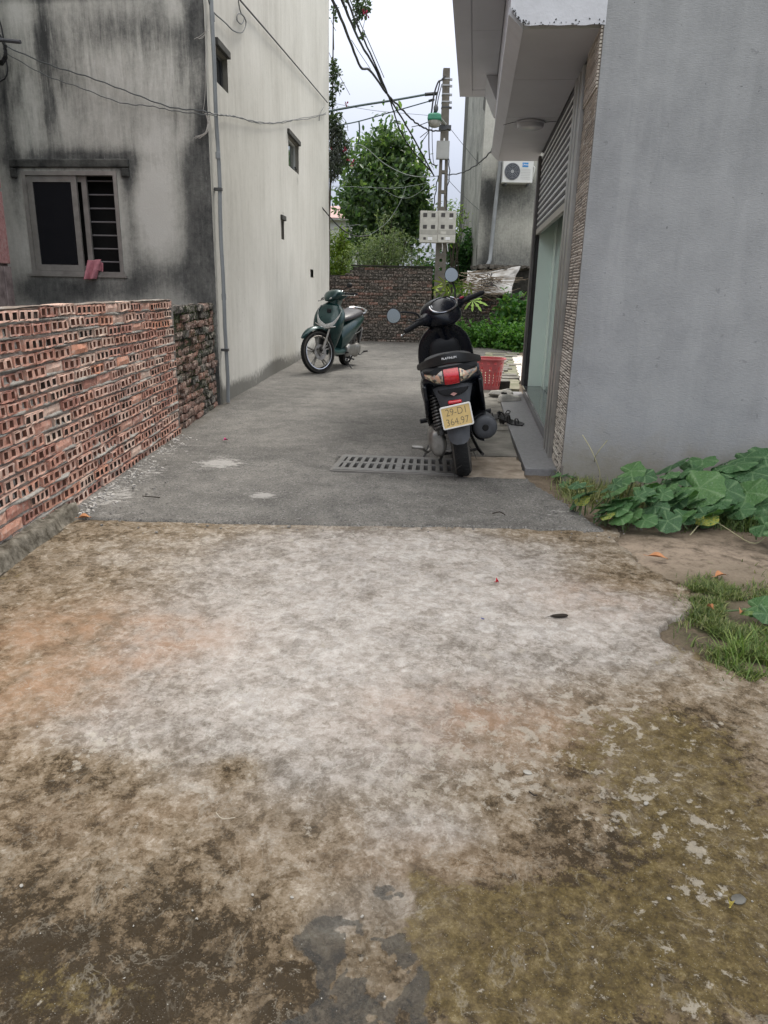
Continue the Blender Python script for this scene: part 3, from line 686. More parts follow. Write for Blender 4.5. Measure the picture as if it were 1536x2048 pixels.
def dk_attr(U, Z):
    s = blob2(U, Z, [(412, 560, 45, 80, 1.2), (405, 440, 32, 110, 1.25), (395, 340, 32, 70, 1.15), (420, 250, 22, 60, 1.3), (400, 60, 34, 110, .9), (355, 30, 55, 60, .35), (240, 60, 90, 45, .45), (330, 90, 40, 45, .25), (90, 90, 22, 120, .95), (95, 230, 18, 60, .45), (15, 190, 30, 60, .35),
                     (150, 318, 130, 22, 1.1), (255, 345, 22, 40, .85), (262, 430, 12, 90, .55), (30, 350, 14, 90, .5), (150, 580, 130, 30, .85), (90, 590, 60, 40, .6), (345, 550, 60, 30, .5), (290, 540, 30, 50, .4), (265, 570, 20, 30, .3), (270, 250, 25, 60, .25), (10, 250, 22, 150, .4),
                     (330, 290, 55, 90, -.30), (215, 190, 60, 70, -.12), (310, 440, 35, 90, -.55), (50, 30, 30, 30, -.35), (350, 20, 20, 30, -.7)], DKP)
    st = blob2(U, Z, [(220, 120, 200, 130, 1.0), (60, 200, 80, 160, .9), (380, 200, 60, 80, .8), (300, 300, 90, 60, .4)], DKP)
    s = s + .9 * sstep(.9, .3, Z); s = np.where(Z > 3.5, s + .35, s)
    return dict(stain=np.clip(s, -1, .92), streak=np.clip(st + .2, 0, 1.2))
Ri = LHM.inverted()
def pl_dk(U, Z, D):
    n = Vector((-ddk.y, ddk.x, 0))
    if n.y > 0: n = -n
    W = np.stack([p0.x + ddk.x * U + n.x * D, p0.y + ddk.y * U + n.y * D, Z, np.ones_like(U)], -1); return (W @ np.array(Ri).T)[..., :3]
def dkd(U, Z): return (fbm(U * 3, Z * 3, 71, 4) - .5) * .010 - .0
DKM = stained_mat()
holed_wall('front_wall', us, zs, [WIN], pl_dk, dk_attr, DKM, LH, disp=dkd)
n_dk = Vector((ddk.y, -ddk.x, 0)); n_dk = n_dk if n_dk.y < 0 else -n_dk
def dkp(u, z, d): q = p0 + ddk * u + n_dk * d; return Ri @ Vector((q.x, q.y, z))      # d > 0 stands proud
def dbox(mb, u0, u1, z0_, z1_, d0, d1):
    P = [dkp(u, z, d) for d in (d0, d1) for z in (z0_, z1_) for u in (u0, u1)]
    mb.add(P, [(0, 1, 3, 2), (4, 6, 7, 5), (0, 4, 5, 1), (2, 3, 7, 6), (0, 2, 6, 4), (1, 5, 7, 3)])
RVL = simple('reveal_plaster', (.12, .12, .108), .92, var=.5, scale=14, bump=.6)
mb = MB(); w0, w1, wz0, wz1 = WIN
dbox(mb, w0 - .06, w0 + .004, wz0, wz1, -.20, -.012); dbox(mb, w1 - .004, w1 + .06, wz0, wz1, -.20, -.012); dbox(mb, w0 - .06, w1 + .06, wz1 - .004, wz1 + .06, -.20, -.012); dbox(mb, w0 - .06, w1 + .06, wz0 - .06, wz0 + .004, -.20, -.008)
mb.build('window_reveal', RVL, LH)
# moulded hood over the window (flat band with two short ears)
HOODM = stained_mat.__call__() if False else simple('sooty_hood', (.12, .122, .112), .95, var=.7, scale=7, bump=.8, bs=50, c2=(.020, .021, .021))
mb = MB(); dbox(mb, w0 - .13, w1 + .11, wz1 + .03, wz1 + .105, -.02, .020); dbox(mb, w0 - .13, w0 - .05, wz1 - .05, wz1 + .029, -.02, .0195); dbox(mb, w1 + .045, w1 + .11, wz1 - .06, wz1 + .029, -.02, .0195)
mb.build('window_hood', HOODM, LH, bevel=.012)
ALU = simple('grimy_window_metal', (.36, .345, .32), .5, .35, var=.35, scale=9)
wf = MB(); t = .035
dbox(wf, w0, w0 + t, wz0, wz1, -.07, .012); dbox(wf, w1 - t, w1, wz0, wz1, -.07, .012); dbox(wf, w0 + t, w1 - t, wz1 - t, wz1, -.07, .011); dbox(wf, w0 + t, w1 - t, wz0, wz0 + .03, -.07, .011); dbox(wf, w0 - .03, w1 + .03, wz0 - .022, wz0 - .001, -.07, .025)
WO = wf.build('window', ALU, LH)
sash = MB(); s0, s1 = 1.235, w1 - t - .004
def sashb(mb, a, c, d0, d1, wd=.055):
    dbox(mb, a, a + wd, wz0 + .032, wz1 - t - .002, d0, d1); dbox(mb, c - wd, c, wz0 + .032, wz1 - t - .002, d0, d1)
    dbox(mb, a + wd, c - wd, wz1 - t - .002 - wd, wz1 - t - .002, d0, d1 - .001); dbox(mb, a + wd, c - wd, wz0 + .032, wz0 + .032 + wd, d0, d1 - .001)
sashb(sash, 1.33, s1, -.025, -.003); sash.build('sash', ALU, WO)
sash = MB(); sashb(sash, 1.245, s1 - .05, -.055, -.032, .05); sash.build('sash', ALU, WO)
PANE = NB('dark_pane'); PANE.col((.012, .013, .016)).set(Roughness=.15); PANE = PANE.m
mb = MB(); dbox(mb, 1.38, s1 - .05, wz0 + .08, wz1 - .09, -.016, -.012); mb.build('pane', PANE, WO)
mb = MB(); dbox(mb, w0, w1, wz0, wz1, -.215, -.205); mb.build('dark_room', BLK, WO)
for k in range(7):
    mb = MB(); z = 2.075 - k * .121
    if z < wz0 + .03: break
    mb.tube([dkp(w0 + .01, z, -.085), dkp(1.30, z, -.085)], .0075, 8); mb.build('window_bar', simple('bar%d' % k, (.22, .21, .215), .6, .2) if k == 0 else bpy.data.materials['bar0'], WO, smooth=True)
mb = MB(); mb.tube([dkp(1.0, wz0 + .01, -.096), dkp(1.0, wz1 - .03, -.096)], .0075, 8); mb.build('window_bar', bpy.data.materials['bar0'], WO, smooth=True)
# --- side wall
def side_mat():
    b = NB('bare_plaster'); aS = b.attr('stain'); vs = b.map((3, 3, .35)); n0 = b.noise(.8, 6, .55, .3); ns = b.noise(3.0, 7, .62, .2, vs); n2 = b.noise(14, 7, .68); n3 = b.noise(110, 4, .7)
    f = b.math('ADD', b.math('MULTIPLY', n0, .5), b.math('ADD', b.math('MULTIPLY', ns, .45), b.math('ADD', b.math('MULTIPLY', n2, .22), b.math('MULTIPLY', n3, .10))))
    c = b.ramp(f, [(.42, (.43, .415, .37)), (.60, (.555, .54, .49)), (.78, (.65, .635, .585))])
    f2 = b.step(b.math('ADD', aS, b.math('MULTIPLY', b.math('SUBTRACT', n2, .5), .9)), .25, .8); c = b.mix(b.math('MULTIPLY', f2, .85), c, (.085, .082, .070))
    pit = b.step(b.noise(26, 2, .4), .73, .76); c = b.mix(b.math('MULTIPLY', pit, .35), c, (.12, .11, .10))
    b.col(c); b.set(Roughness=.9); b.bump(b.math('ADD', n2, b.math('MULTIPLY', n3, .6)), .45, .005); return b.m
SM = side_mat(); H1 = (.34, .775, 2.955, 3.25); H2 = (4.02, 4.88, 2.79, 3.19); H3 = (3.37, 3.58, 1.775, 2.02); H4 = (5.98, 6.32, 1.31, 1.445)
us = lines(0, 8.53, .06, [H1[0], H1[1], H2[0], H2[1], H3[0], H3[1], H4[0], H4[1]]); zs = lines(-.1, 9, .06, [H1[2], H1[3], H2[2], H2[3], H3[2], H3[3], H4[2], H4[3]])
SP = prj(p0, dU)
def s_attr(U, Z):
    s = .75 * sstep(.35, .0, Z) + .5 * sstep(.16, 0, U) * sstep(3, 1, Z) + blob2(U, Z, [(550, 735, 20, 18, .55), (470, 780, 30, 15, .4), (475, 700, 18, 30, .12), (440, 110, 14, 40, .35), (595, 360, 3, 20, .5), (566, 428, 6, 6, .5)], SP)
    return dict(stain=np.clip(s, 0, 1.3))
holed_wall('side_wall', us, zs, [H1, H2, H3, H4], lambda U, Z, D: np.stack([D, U, Z], -1), s_attr, SM, LH, disp=lambda U, Z: (fbm(U * 1.2, Z * 1.2, 73, 4) - .5) * .016)
SPL = simple('side_reveal', (.30, .285, .25), .92, var=.3); DKL = simple('weathered_lintel', (.10, .098, .09), .92, var=.5, scale=12)
def side_open(h, lint, name, glass):
    u0, u1, a, c = h; mb = MB(); e = .05; D = -.14
    for (y0, y1, z0_, z1_) in ((u0 - e, u0 + .003, a, c), (u1 - .003, u1 + e, a, c), (u0 - e, u1 + e, c - .003, c + e), (u0 - e, u1 + e, a - e, a + .003)): mb.bbox(D, -.010, y0, y1, z0_, z1_)
    mb.build('window_reveal', SPL, LH)
    if lint: lb = MB(); lb.bbox(-.02, .032, u0 - lint, u1 + lint, c + .002, c + .065); lb.build('window_hood', DKL, LH, bevel=.006)
    fr = MB(); t = .03; dx = -.05
    for (y0, y1, z0_, z1_) in ((u0, u0 + t, a, c), (u1 - t, u1, a, c), (u0 + t, u1 - t, c - t, c), (u0 + t, u1 - t, a, a + t)): fr.bbox(dx - .03, dx, y0, y1, z0_, z1_)
    W = fr.build(name, simple('white_upvc' if glass == 'sky' else 'dark_frame', (.62, .62, .60) if glass == 'sky' else (.10, .10, .10), .4), LH)
    m = NB('window_glass_' + glass)
    if glass == 'sky': m.col((.22, .26, .26)).set(Roughness=.05, Metallic=.6, Coat_Weight=1.0); m.b.inputs['Specular IOR Level'].default_value = 1.0
    else: m.col((.02, .022, .026)).set(Roughness=.2)
    g = MB(); g.bbox(dx - .02, dx - .014, u0 + t, u1 - t, a + t, c - t); g.build('pane', m.m, W)
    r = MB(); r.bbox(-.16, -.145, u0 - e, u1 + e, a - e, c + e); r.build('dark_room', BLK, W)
side_open(H1, .012, 'window', 'dark'); side_open(H2, .06, 'window', 'sky'); side_open(H3, .04, 'window', 'slit')
vb = MB(); vb.bbox(-.12, -.04, H4[0] - .02, H4[1] + .02, H4[2] - .02, H4[3] + .02); vb.build('vent', simple('vent_grey', (.30, .29, .27), .9, var=.4), LH)
mb = MB()
far = [Ri @ q for q in (p0 + ddk * 4.2, )][0]
mb.prism([(-.225, .30, -.1), (far.x, far.y + .25, -.1), (-4.3, 8.50, -.1), (-.225, 8.50, -.1)], (0, 0, 9.05)); mb.build('house_body', SPL, LH)
mb = MB(); mb.bbox(-4.3, -.001, 8.50, 8.53, -.1, 9); mb.build('rear_wall', SPL, LH)
mb = MB(); mb.prism([(0, -.0, 7.5), (far.x, far.y, 7.5), (far.x, far.y + .3, 7.5), (-.003, .3, 7.5)], (0, 0, 1.5)); mb.build('parapet', SPL, LH)
# downpipe at the corner
PIPE = simple('grey_pvc_pipe', (.30, .318, .33), .45, 0, var=.25, scale=6)
q0 = onpl(447, 30, (p0.x + .05, p0.y), (dU.x, dU.y))
mb = MB(); PP = [Vector((.045, .115, z)) for z in np.linspace(.02, 7.4, 30)]
for i, q in enumerate(PP): q.y += .012 * sin(i * .9); q.x += .004 * sin(i * 1.7)
mb.tube(PP, .019, 12)
for z in (1.05, 2.3, 3.4): mb.lathe([(.019, -.03), (.023, -.028), (.023, .028), (.019, .03)], (.045, .115, z), 'z', 14)
dp = mb.build('downpipe', PIPE, LH, smooth=True)
for cz_ in (.53, 2.0): mb = MB(); mb.bbox(0, .07, .09, .14, cz_, cz_ + .025); mb.build('pipe_clamp', simple('clamp', (.12, .12, .12), .6, .5), LH)
# pink neighbour
PK = brick_mat('pink_tile', [(.46, .20, .205), (.52, .28, .275), (.42, .18, .19)]); PKW = simple('pale_pilaster', (.36, .30, .29), .85, var=.6, scale=10, bump=.5, c2=(.13, .10, .10))
pw = empty('pink_house', (-3.42, 6.86, 0)); tag(pw, 'pink panelled house wall at the left edge of the yard', 'house')
mb = MB(); mb.bbox(-2.6, -.012, -4.2, -.001, -.05, 4.5); mb.build('wall', PKW, pw)
zt = [1.30, 1.925, 2.52, 3.12, 3.72, 4.32]
mb = MB(); mb.bbox(-.012, .02, -.13, -.01, .0, 1.275); mb.build('panel', PKW, pw, bevel=.005); mb = MB(); mb.bbox(-.012, .012, -.62, -.14, .0, 1.275); mb.build('panel', PKW, pw, bevel=.005)
for a, c in zip(zt[:-1], zt[1:]):
    for (y0, y1) in ((-1.2, -.01), (-2.4, -1.215), (-3.6, -2.415)): mb = MB(); mb.bbox(-.012, .02, y0, y1, a, c - .03); mb.build('panel', PK, pw, bevel=.004)
# ================================================================== HOUSE ON THE RIGHT (local x = away from the lane, y = along the lane)
RA = radians(6.4); RO = Vector((1.18, 4.97, 0)); RH = empty('grey_house', RO, (0, 0, -RA)); tag(RH, 'grey rendered house with canopy, half lowered shutter and glass door', 'house')
RM = Matrix.Translation(RO) @ Matrix.Rotation(-RA, 4, 'Z'); RI = RM.inverted()
def grey_mat():
    b = NB('grey_render'); aS = b.attr('stain'); n0 = b.noise(.7, 6, .6, .3); n1 = b.noise(5, 8, .70); n2 = b.noise(55, 5, .7); hs = b.noise(38, 4, .6, 0, b.map((1, 1, 5)))
    c = b.ramp(b.math('ADD', b.math('MULTIPLY', n0, .55), b.math('MULTIPLY', n1, .45)), [(.34, (.240, .245, .255)), (.5, (.305, .310, .318)), (.68, (.365, .370, .378))])
    dr = b.noise(2.2, 7, .65, .2, b.map((3.2, 3.2, .35))); c = b.mix(b.math('MULTIPLY', b.step(dr, .50, .66), .22), c, (.20, .205, .21)); c = b.mix(b.math('MULTIPLY', b.step(dr, .48, .36), .20), c, (.42, .425, .43))
    c = b.mix(b.step(b.math('ADD', aS, b.math('MULTIPLY', b.math('SUBTRACT', n1, .5), 1.0)), .2, 1.0), c, (.215, .20, .165))
    p = b.step(b.noise(17, 3, .5, .6), .70, .73); c = b.mix(b.math('MULTIPLY', p, .35), c, (.13, .13, .135)); p2 = b.step(b.noise(31, 2, .5), .745, .76); c = b.mix(b.math('MULTIPLY', p2, .7), c, (.06, .06, .065))
    b.col(c); b.set(Roughness=.82); sc = b.noise(3.2, 3, .5, 2.5, b.map((1, 1, 2.2))); sl = b.math('SUBTRACT', 1, b.step(b.math('ABSOLUTE', b.math('SUBTRACT', sc, .47)), 0, .0016)); gate = b.step(b.noise(1.5, 2, .5), .56, .62)
    c2 = b.mix(b.math('MULTIPLY', b.math('MULTIPLY', sl, gate), .5), c, (.12, .12, .12)); b.col(c2); b.b.inputs['Specular IOR Level'].default_value = .25
    b.bump(b.math('ADD', b.math('MULTIPLY', hs, .7), b.math('MULTIPLY', n2, .8)), .55, .005); return b.m
GM = grey_mat()
us = np.arange(-.0, 5.0, .05); zs = np.arange(-.1, 8, .05); U, Z = np.meshgrid(us, zs)
st = .55 * sstep(.5, .05, Z) + .22 * sstep(1.6, .4, Z) + .25 * (fbm(U * 1.1, Z * .8, 88, 4) > .60)
V = np.stack([U, -.45 + (fbm(U * .8, Z * .8, 81, 3) - .5) * .016, Z], -1).reshape(-1, 3)
link_mesh('front_wall', arr_mesh('front_wall', V, grid_faces(len(us), len(zs)), dict(stain=st.ravel())), GM, RH)
PLN = simple('plain_grey_paint', (.27, .275, .29), .7, var=.12, scale=3, bump=.2)
mb = MB(); mb.bbox(.27, 5.0, -.44, 3.5, -.1, 8); mb.bbox(.012, .268, -.44, .07, -.1, 8); mb.bbox(.012, .268, 3.42, 3.5, -.1, 2.52); mb.bbox(.012, .268, .075, 3.5, 2.56, 8); mb.build('house_body', PLN, RH)
# split-face tile strip
TB = brick_mat('split_tile', [(.52, .485, .43), (.41, .375, .325), (.60, .57, .51), (.47, .435, .385), (.33, .30, .26)], (.22, .20, .18), .5)
mb = MB(); mb.bbox(-.004, .011, -.447, .072, -.02, 2.548); mb.build('tile_bed', simple('dark_grout', (.16, .145, .13), .95), RH)
th, n = .0178, 0
tl = [mesh_of(solid_brick(1, .0148, .02, 400 + i, .0009), 'tile', [TB]) for i in range(5)]
lst = []
for r in range(143):
    y = -.445; k = 0; ws = random.choice(((.20, .16, .155), (.12, .20, .195), (.255, .26), (.17, .345), (.345, .17)))
    for wd in ws: lst.append((r, y, wd)); y += wd
more = [MB() for _ in range(7)]
for i, (r, y, wd) in enumerate(sorted(lst, key=lambda q: (abs(q[0] * th - 1.0)))):
    z = .008 + r * th + th / 2; x = -.004 - random.uniform(.003, .0065)
    if i < 296:
        o = link_mesh('tile', random.choice(tl), [], RH, (x, y + wd / 2, z)); o.rotation_euler = (0, 0, pi); o.scale = (1, wd - .004, 1)
    else: more[random.randrange(7)].box((x + .004, y + wd / 2, z), (.020, wd - .005, .0125), None, .0008)
for m_ in more: tag(m_.build('small_tiles', TB, RH), kind='stuff')
# metal jambs
STL = simple('brushed_door_steel', (.42, .41, .39), .35, .65, var=.25, scale=5, c2=(.30, .29, .27)); DST = simple('dark_rail_steel', (.16, .15, .145), .45, .5, var=.3)
mb = MB(); mb.bbox(-.03, .26, .078, .17, 0, 2.50); mb.bbox(-.018, .25, .1705, .235, 0, 2.50); mb.bbox(-.032, .26, .2355, .33, 0, 2.50); mb.build('door_jamb', STL, RH, bevel=.003)
mb = MB(); mb.bbox(-.012, .25, .3305, .37, 0, 2.50); mb.bbox(-.034, -.005, .3705, .46, 0, 2.50); mb.bbox(.035, .26, .3705, .46, 0, 2.50); mb.build('shutter_rail', STL, RH, bevel=.003)
mb = MB(); mb.bbox(-.034, -.005, 3.27, 3.42, .15, 2.50); mb.bbox(.035, .26, 3.27, 3.42, .15, 2.5); mb.bbox(-.005, .035, 3.34, 3.42, .15, 2.5); mb.build('shutter_rail', DST, RH, bevel=.003)
# shutter slats
SL = NB('shutter_slat_metal'); nn = SL.noise(7, 5, .6, 0, SL.map((1, 1, 3))); SL.col(SL.ramp(nn, [(.3, (.76, .76, .77)), (.7, (.84, .84, .85))])).set(Roughness=.28, Metallic=.1); SL = SL.m
SLD = simple('shutter_shade', (.060, .060, .066), .6, .3)  # dark colour stands for shade and dark reflections between the slats
ns = 12; sh = .0585
prof = [(.030, 0.000), (.030, .018), (.026, .022), (.002, .0265), (-.004, .036), (-.002, .048), (.012, .0555), (.030, .0575)]
for k in range(ns):
    mb = MB(); z = 1.795 + k * sh
    A = [Vector((x, .462, z + h)) for x, h in prof]; B_ = [Vector((x, 3.268, z + h)) for x, h in prof]
    mb.loft([A, B_]); 
    s = mb.build('shutter_slat', SL, RH, smooth=True, sharp=60)
    mb = MB(); mb.bbox(-.003, .029, .462, 3.268, z - .0015, z + .0245); mb.build('slat_shade_strip', SLD, s)  # flush strip, painted shade under each slat
mb = MB(); mb.bbox(-.004, .03, .462, 3.268, 1.735, 1.792); mb.build('shutter_bottom_bar', simple('bar_cream', (.42, .40, .35), .45, .3), RH, bevel=.004)
# sill, step, glass
GRN = NB('polished_granite'); nn = GRN.noise(90, 3, .8); GRN.col(GRN.ramp(nn, [(.4, (.055, .058, .060)), (.62, (.13, .135, .14))])).set(Roughness=.12); GRN = GRN.m
STN = simple('grey_step_stone', (.24, .24, .245), .55, var=.3, scale=40, bump=.2, bs=120)
mb = MB(); mb.bbox(-.012, .30, .34, 3.42, .125, .150); mb.build('door_sill', GRN, RH, bevel=.003)
mb = MB(); mb.bbox(.002, .30, .34, 3.42, -.05, .1245); mb.build('sill_riser', simple('riser_stone', (.17, .17, .175), .35, var=.3, scale=30), RH)
mb = MB(); mb.prism([(-.215, -.27, -.08), (.06, -.255, -.08), (.0, .345, -.08), (.0, 3.6, -.08), (-.275, 3.6, -.08), (-.262, 1.6, -.08)], (0, 0, .118)); mb.build('doorstep', STN, RH, bevel=.004)
MINT = NB('pale_mint_panel'); MINT.col(MINT.ramp(MINT.noise(3, 4, .5), [(.3, (.66, .78, .71)), (.7, (.70, .82, .75))])).set(Roughness=.22); MINT = MINT.m
mb = MB(); mb.bbox(.036, .30, 3.255, 3.269, .151, 2.50); mb.build('side_panel', MINT, RH)
GL = NB('green_door_glass'); GL.col((.30, .38, .35)).set(Roughness=.03, Coat_Weight=1.0, Coat_Roughness=.02); GL.b.inputs['Specular IOR Level'].default_value = .9; GL = GL.m
for (a, c) in ((.465, 1.30), (1.305, 2.14), (2.145, 2.98)):
    mb = MB(); mb.bbox(.195, .205, a, c, .156, 2.50); mb.build('door_glass', GL, RH)
mb = MB(); mb.bbox(.185, .215, 2.985, 3.254, .151, 2.50); mb.build('glass_frame', MINT, RH)
BRZ = simple('bronze_handle', (.36, .22, .11), .3, .85, var=.5, scale=9)
mb = MB()
for yy_ in (1.90, 2.02):
    mb.tube([(.150, yy_, .60), (.150, yy_, 1.50)], .016, 12)
    for z in (.70, 1.40): mb.tube([(.150, yy_, z), (.196, yy_, z)], .009, 8)
mb.build('door_handle', BRZ, RH, smooth=True)
# canopy
SOF = simple('soffit_paint', (.50, .505, .55), .55, var=.10, scale=2.0)
WHP = simple('weathered_white_fascia', (.62, .63, .67), .7, var=.12, scale=5, bump=.5, bs=30)
cuts = [-.40, .62, 1.765, 2.90, 3.93]
mb = MB(); mb.prism([(-.43, -.43, 2.572), (-.4965, -.43, 2.630), (-.493, -.43, 3.39), (0.010, -.43, 3.39), (0.010, -.43, 2.572)], (0, 4.355, 0)); cp = mb.build('canopy', SOF, RH)
for a, c in zip(cuts[:-1], cuts[1:]): mb = MB(); mb.bbox(-.432, -.001, a + .003, c - .003, 2.55, 2.5705); mb.build('soffit_panel', SOF, cp, bevel=.0015)
mb = MB(); mb.prism([(-.432, -.40, 2.548), (-.515, -.40, 2.622), (-.515, -.40, 2.655), (-.4975, -.40, 2.655), (-.4975, -.40, 2.630), (-.432, -.40, 2.571)], (0, 4.33, 0)); mb.build('fascia_edge', simple('fascia_edge', (.56, .57, .61), .5, var=.1), cp)
# end face with its crumbling lower lip
nx_, nz_ = 50, 60; X, Zz = np.meshgrid(np.linspace(0, 1, nx_), np.linspace(0, 1, nz_))
lo = 2.552 + .085 * np.clip((.18 - X) / .18, 0, 1) ** 1.6 + (fbm(X * 9, X * 0, 83, 4) - .5) * .010
V = np.stack([-.508 + X * .513, -.447 - .006 * fbm(X * 6, Zz * 10, 84, 4), lo + (3.39 - lo) * Zz], -1).reshape(-1, 3)
link_mesh('canopy_end', arr_mesh('canopy_end', V, grid_faces(nx_, nz_)), WHP, cp)
mb = MB()
for k in range(60):
    x = random.choice((random.uniform(-.50, -.40), random.uniform(-.5, 0))); s = random.uniform(.0015, .0045); zl = 2.552 + (.085 * max(0, (.18 - (x + .508) / .513) / .18) ** 1.6)
    mb.box((x, -.452, zl + abs(random.gauss(0, .012))), (s * 1.6, .006, s), Matrix.Rotation(random.uniform(0, 3), 3, 'Y'), s * .3)
tag(mb.build('crumbs', simple('dark_crumbs', (.07, .07, .07), .95), cp), kind='stuff')
LMP = NB('lamp_diffuser'); LMP.col((.42, .43, .46)).set(Roughness=.25); LMP = LMP.m
lp = empty('ceiling_lamp', RM @ Vector((-.222, 1.918, 2.55))); tag(lp, 'round white drum lamp, unlit, on the canopy soffit', 'ceiling lamp')
mb = MB(); mb.lathe([(.001, -.004), (.118, -.004), (.120, -.010), (.120, -.018), (.113, -.021), (.001, -.021)], (0, 0, 0), 'z', 40); mb.build('rim', SOF, lp, smooth=True)
mb = MB(); mb.lathe([(.113, -.0215), (.112, -.036), (.105, -.050), (.085, -.058), (.001, -.060)], (0, 0, 0), 'z', 40); mb.build('diffuser', LMP, lp, smooth=True)
mb = MB(); mb.tube([(-.432 + .222, .15, -.002), (-.14, .03, -.003), (-.115, 0, -.006)], .002, 5); mb.tube([(.115, 0, -.006), (.16, -.02, -.003), (.215, -.03, -.002)], .002, 5); mb.build('wire', BLK, lp)
# upper balcony slab
mb = MB(); mb.bbox(-.925, -.0, -.45, 4.86, 3.412, 3.85); ub = mb.build('upper_slab', SOF, RH, bevel=.004)
mb = MB(); mb.bbox(-.925, -.775, -.45, 4.86, 3.40, 3.4115); mb.bbox(-.7745, -.50, 4.56, 4.86, 3.40, 3.4115); mb.build('slab_border', SOF, ub, bevel=.002)
for a, c in ((-.45, .9), (.905, 2.5), (2.505, 4.545)): mb = MB(); mb.bbox(-.765, -.50, a, c, 3.402, 3.4116); mb.build('soffit_panel', SOF, ub, bevel=.002)
mb = MB(); mb.prism([(-.62, 3.935, 3.40), (-.50, 3.935, 3.16), (-.01, 3.935, 3.16), (-.01, 3.935, 3.40)], (0, .9, 0)); mb.build('bracket', SOF, ub)

# ================================================================== END OF THE LANE
FW = empty('far_brick_wall', (0, 16.62, 0)); tag(FW, 'dark weathered brick wall closing the lane left of the utility pole', 'wall')
FB = brick_mat('far_brick', [(.20, .095, .070), (.13, .075, .058), (.095, .075, .062), (.24, .11, .085), (.075, .066, .055), (.16, .10, .08)], (.04, .042, .032), .7)
FBD = brick_mat('far_brick_dark', [(.040, .038, .034), (.065, .055, .048), (.05, .046, .040), (.085, .055, .045)], (.02, .022, .016), .7)
fm1 = [mesh_of(solid_brick(.2, .054, .09, 500 + i, .006), 'far_brick', [FB]) for i in range(5)]; fm2 = [mesh_of(solid_brick(.2, .054, .09, 520 + i, .006), 'far_dark_brick', [FBD]) for i in range(4)]
FMO = simple('far_mortar', (.085, .078, .065), .95, var=.6, scale=8, c2=(.035, .036, .028))
def far_wall(root, x0, x1, htop, darkp):
    r = 0
    while .03 + r * .0665 < htop(x0 + 1.0) + .05:
        x = x0 - (r % 2) * .1
        while x < x1 - .05:
            z = .03 + r * .0665; a = max(x, x0); c = min(x + .203, x1)
            if c - a > .04 and z < htop((a + c) / 2) - .015:
                pd = darkp((a + c) / 2, z); o = link_mesh('brick', random.choice(fm2 if random.random() < pd else fm1), [], root, ((a + c) / 2, random.uniform(-.008, .006), z)); o.rotation_euler = (0, 0, -pi / 2); o.scale = (1, (c - a - .006) / .2, 1)
            x += .211
        r += 1
ht = lambda x: 1.60 if x > -.80 else (1.50 if x > -1.0 else 1.42)
far_wall(FW, -1.50, .94, ht, lambda x, z: .92 if z > 1.25 else (.45 + .35 * vn(x * 2, z * 3, 5)) if z > .25 else .8)
mb = MB(); mb.bbox(-1.50, -.80, .012, .22, -.05, 1.41); mb.bbox(-.80, .94, .0125, .22, -.05, 1.585); mb.build('wall_core', FMO, FW)
mb = MB(); mb.box((.06, .1, 1.612), (1.80, .26, .03), None, .01); mb.build('coping', simple('sooty_coping', (.06, .058, .05), .95, var=.5, scale=6), FW)
LW = empty('low_brick_wall', (0, 16.80, 0)); tag(LW, 'low dark brick wall right of the utility pole under the white tarpaulin', 'wall')
far_wall(LW, 1.22, 4.2, lambda x: 1.03, lambda x, z: .85)
mb = MB(); mb.bbox(1.22, 4.2, .012, .4, -.05, 1.02); mb.build('wall_core', FMO, LW)
mb = MB()
for k in range(60): mb.box((random.uniform(1.25, 4.1), random.uniform(-.03, .25), 1.03 + random.uniform(0, .03)), (random.uniform(.05, .2), .1, random.uniform(.03, .08)), Matrix.Rotation(random.uniform(-.5, .5), 3, 'Z'), .02)
tag(mb.build('rubble', simple('rubble', (.20, .185, .165), .95, var=.6, scale=9), LW), kind='stuff')
# concrete building with the outdoor unit
GB = empty('concrete_building', (1.96, 17.3, 0)); tag(GB, 'bare grey concrete building behind the shop canopy at the lane end', 'building')
us = np.arange(0, 4.0, .08); zs = np.arange(0, 7.2, .08); U, Z = np.meshgrid(us, zs)
st = .36 + .55 * np.exp(-((Z - 3.2) / .45) ** 2) * sstep(1.3, .3, U * .6) + .35 * sstep(2.3, 1.7, Z) - .30 * sstep(3.4, 4.5, Z) + .4 * np.exp(-((U - .2) / .12) ** 2) * (Z < 3.5) - .1
V = np.stack([U, (fbm(U, Z, 86, 3) - .5) * .02, Z], -1).reshape(-1, 3)
link_mesh('front_wall', arr_mesh('front_wall', V, grid_faces(len(us), len(zs)), dict(stain=st.ravel(), streak=np.full(st.size, .08))), DKM, GB)
mb = MB(); mb.bbox(.001, 4, .02, 5, 0, 7.2); mb.build('building_body', RVL, GB)
V = np.stack([(fbm(U, Z, 87, 3) - .5) * .01 - .002, U, Z], -1).reshape(-1, 3)
link_mesh('end_wall', arr_mesh('end_wall', V, grid_faces(len(us), len(zs)), dict(stain=(st * 0 + .5).ravel(), streak=np.full(st.size, .15))), DKM, GB)
mb = MB()
for k in range(42): mb.box((-.08 + k * .031 + random.uniform(-.02, .02), random.uniform(-.42, -.12), 1.655 + random.uniform(-.02, .03)), (random.uniform(.05, .13), random.uniform(.1, .3), random.uniform(.035, .08)), Matrix.Rotation(random.uniform(-.3, .3), 3, 'Z'), .015)
tag(mb.build('broken_ledge', simple('ledge', (.17, .155, .135), .95, var=.6, scale=10), GB), kind='stuff')
mb = MB(); mb.bbox(.0, 1.5, -.30, -.02, 1.0, 1.62); mb.build('ledge_base', simple('dark_stone', (.07, .066, .058), .95, var=.6, scale=8, bump=.8), GB)
gl = lambda px, py, y: at(px, py, y) - Vector((1.96, 17.3, 0))
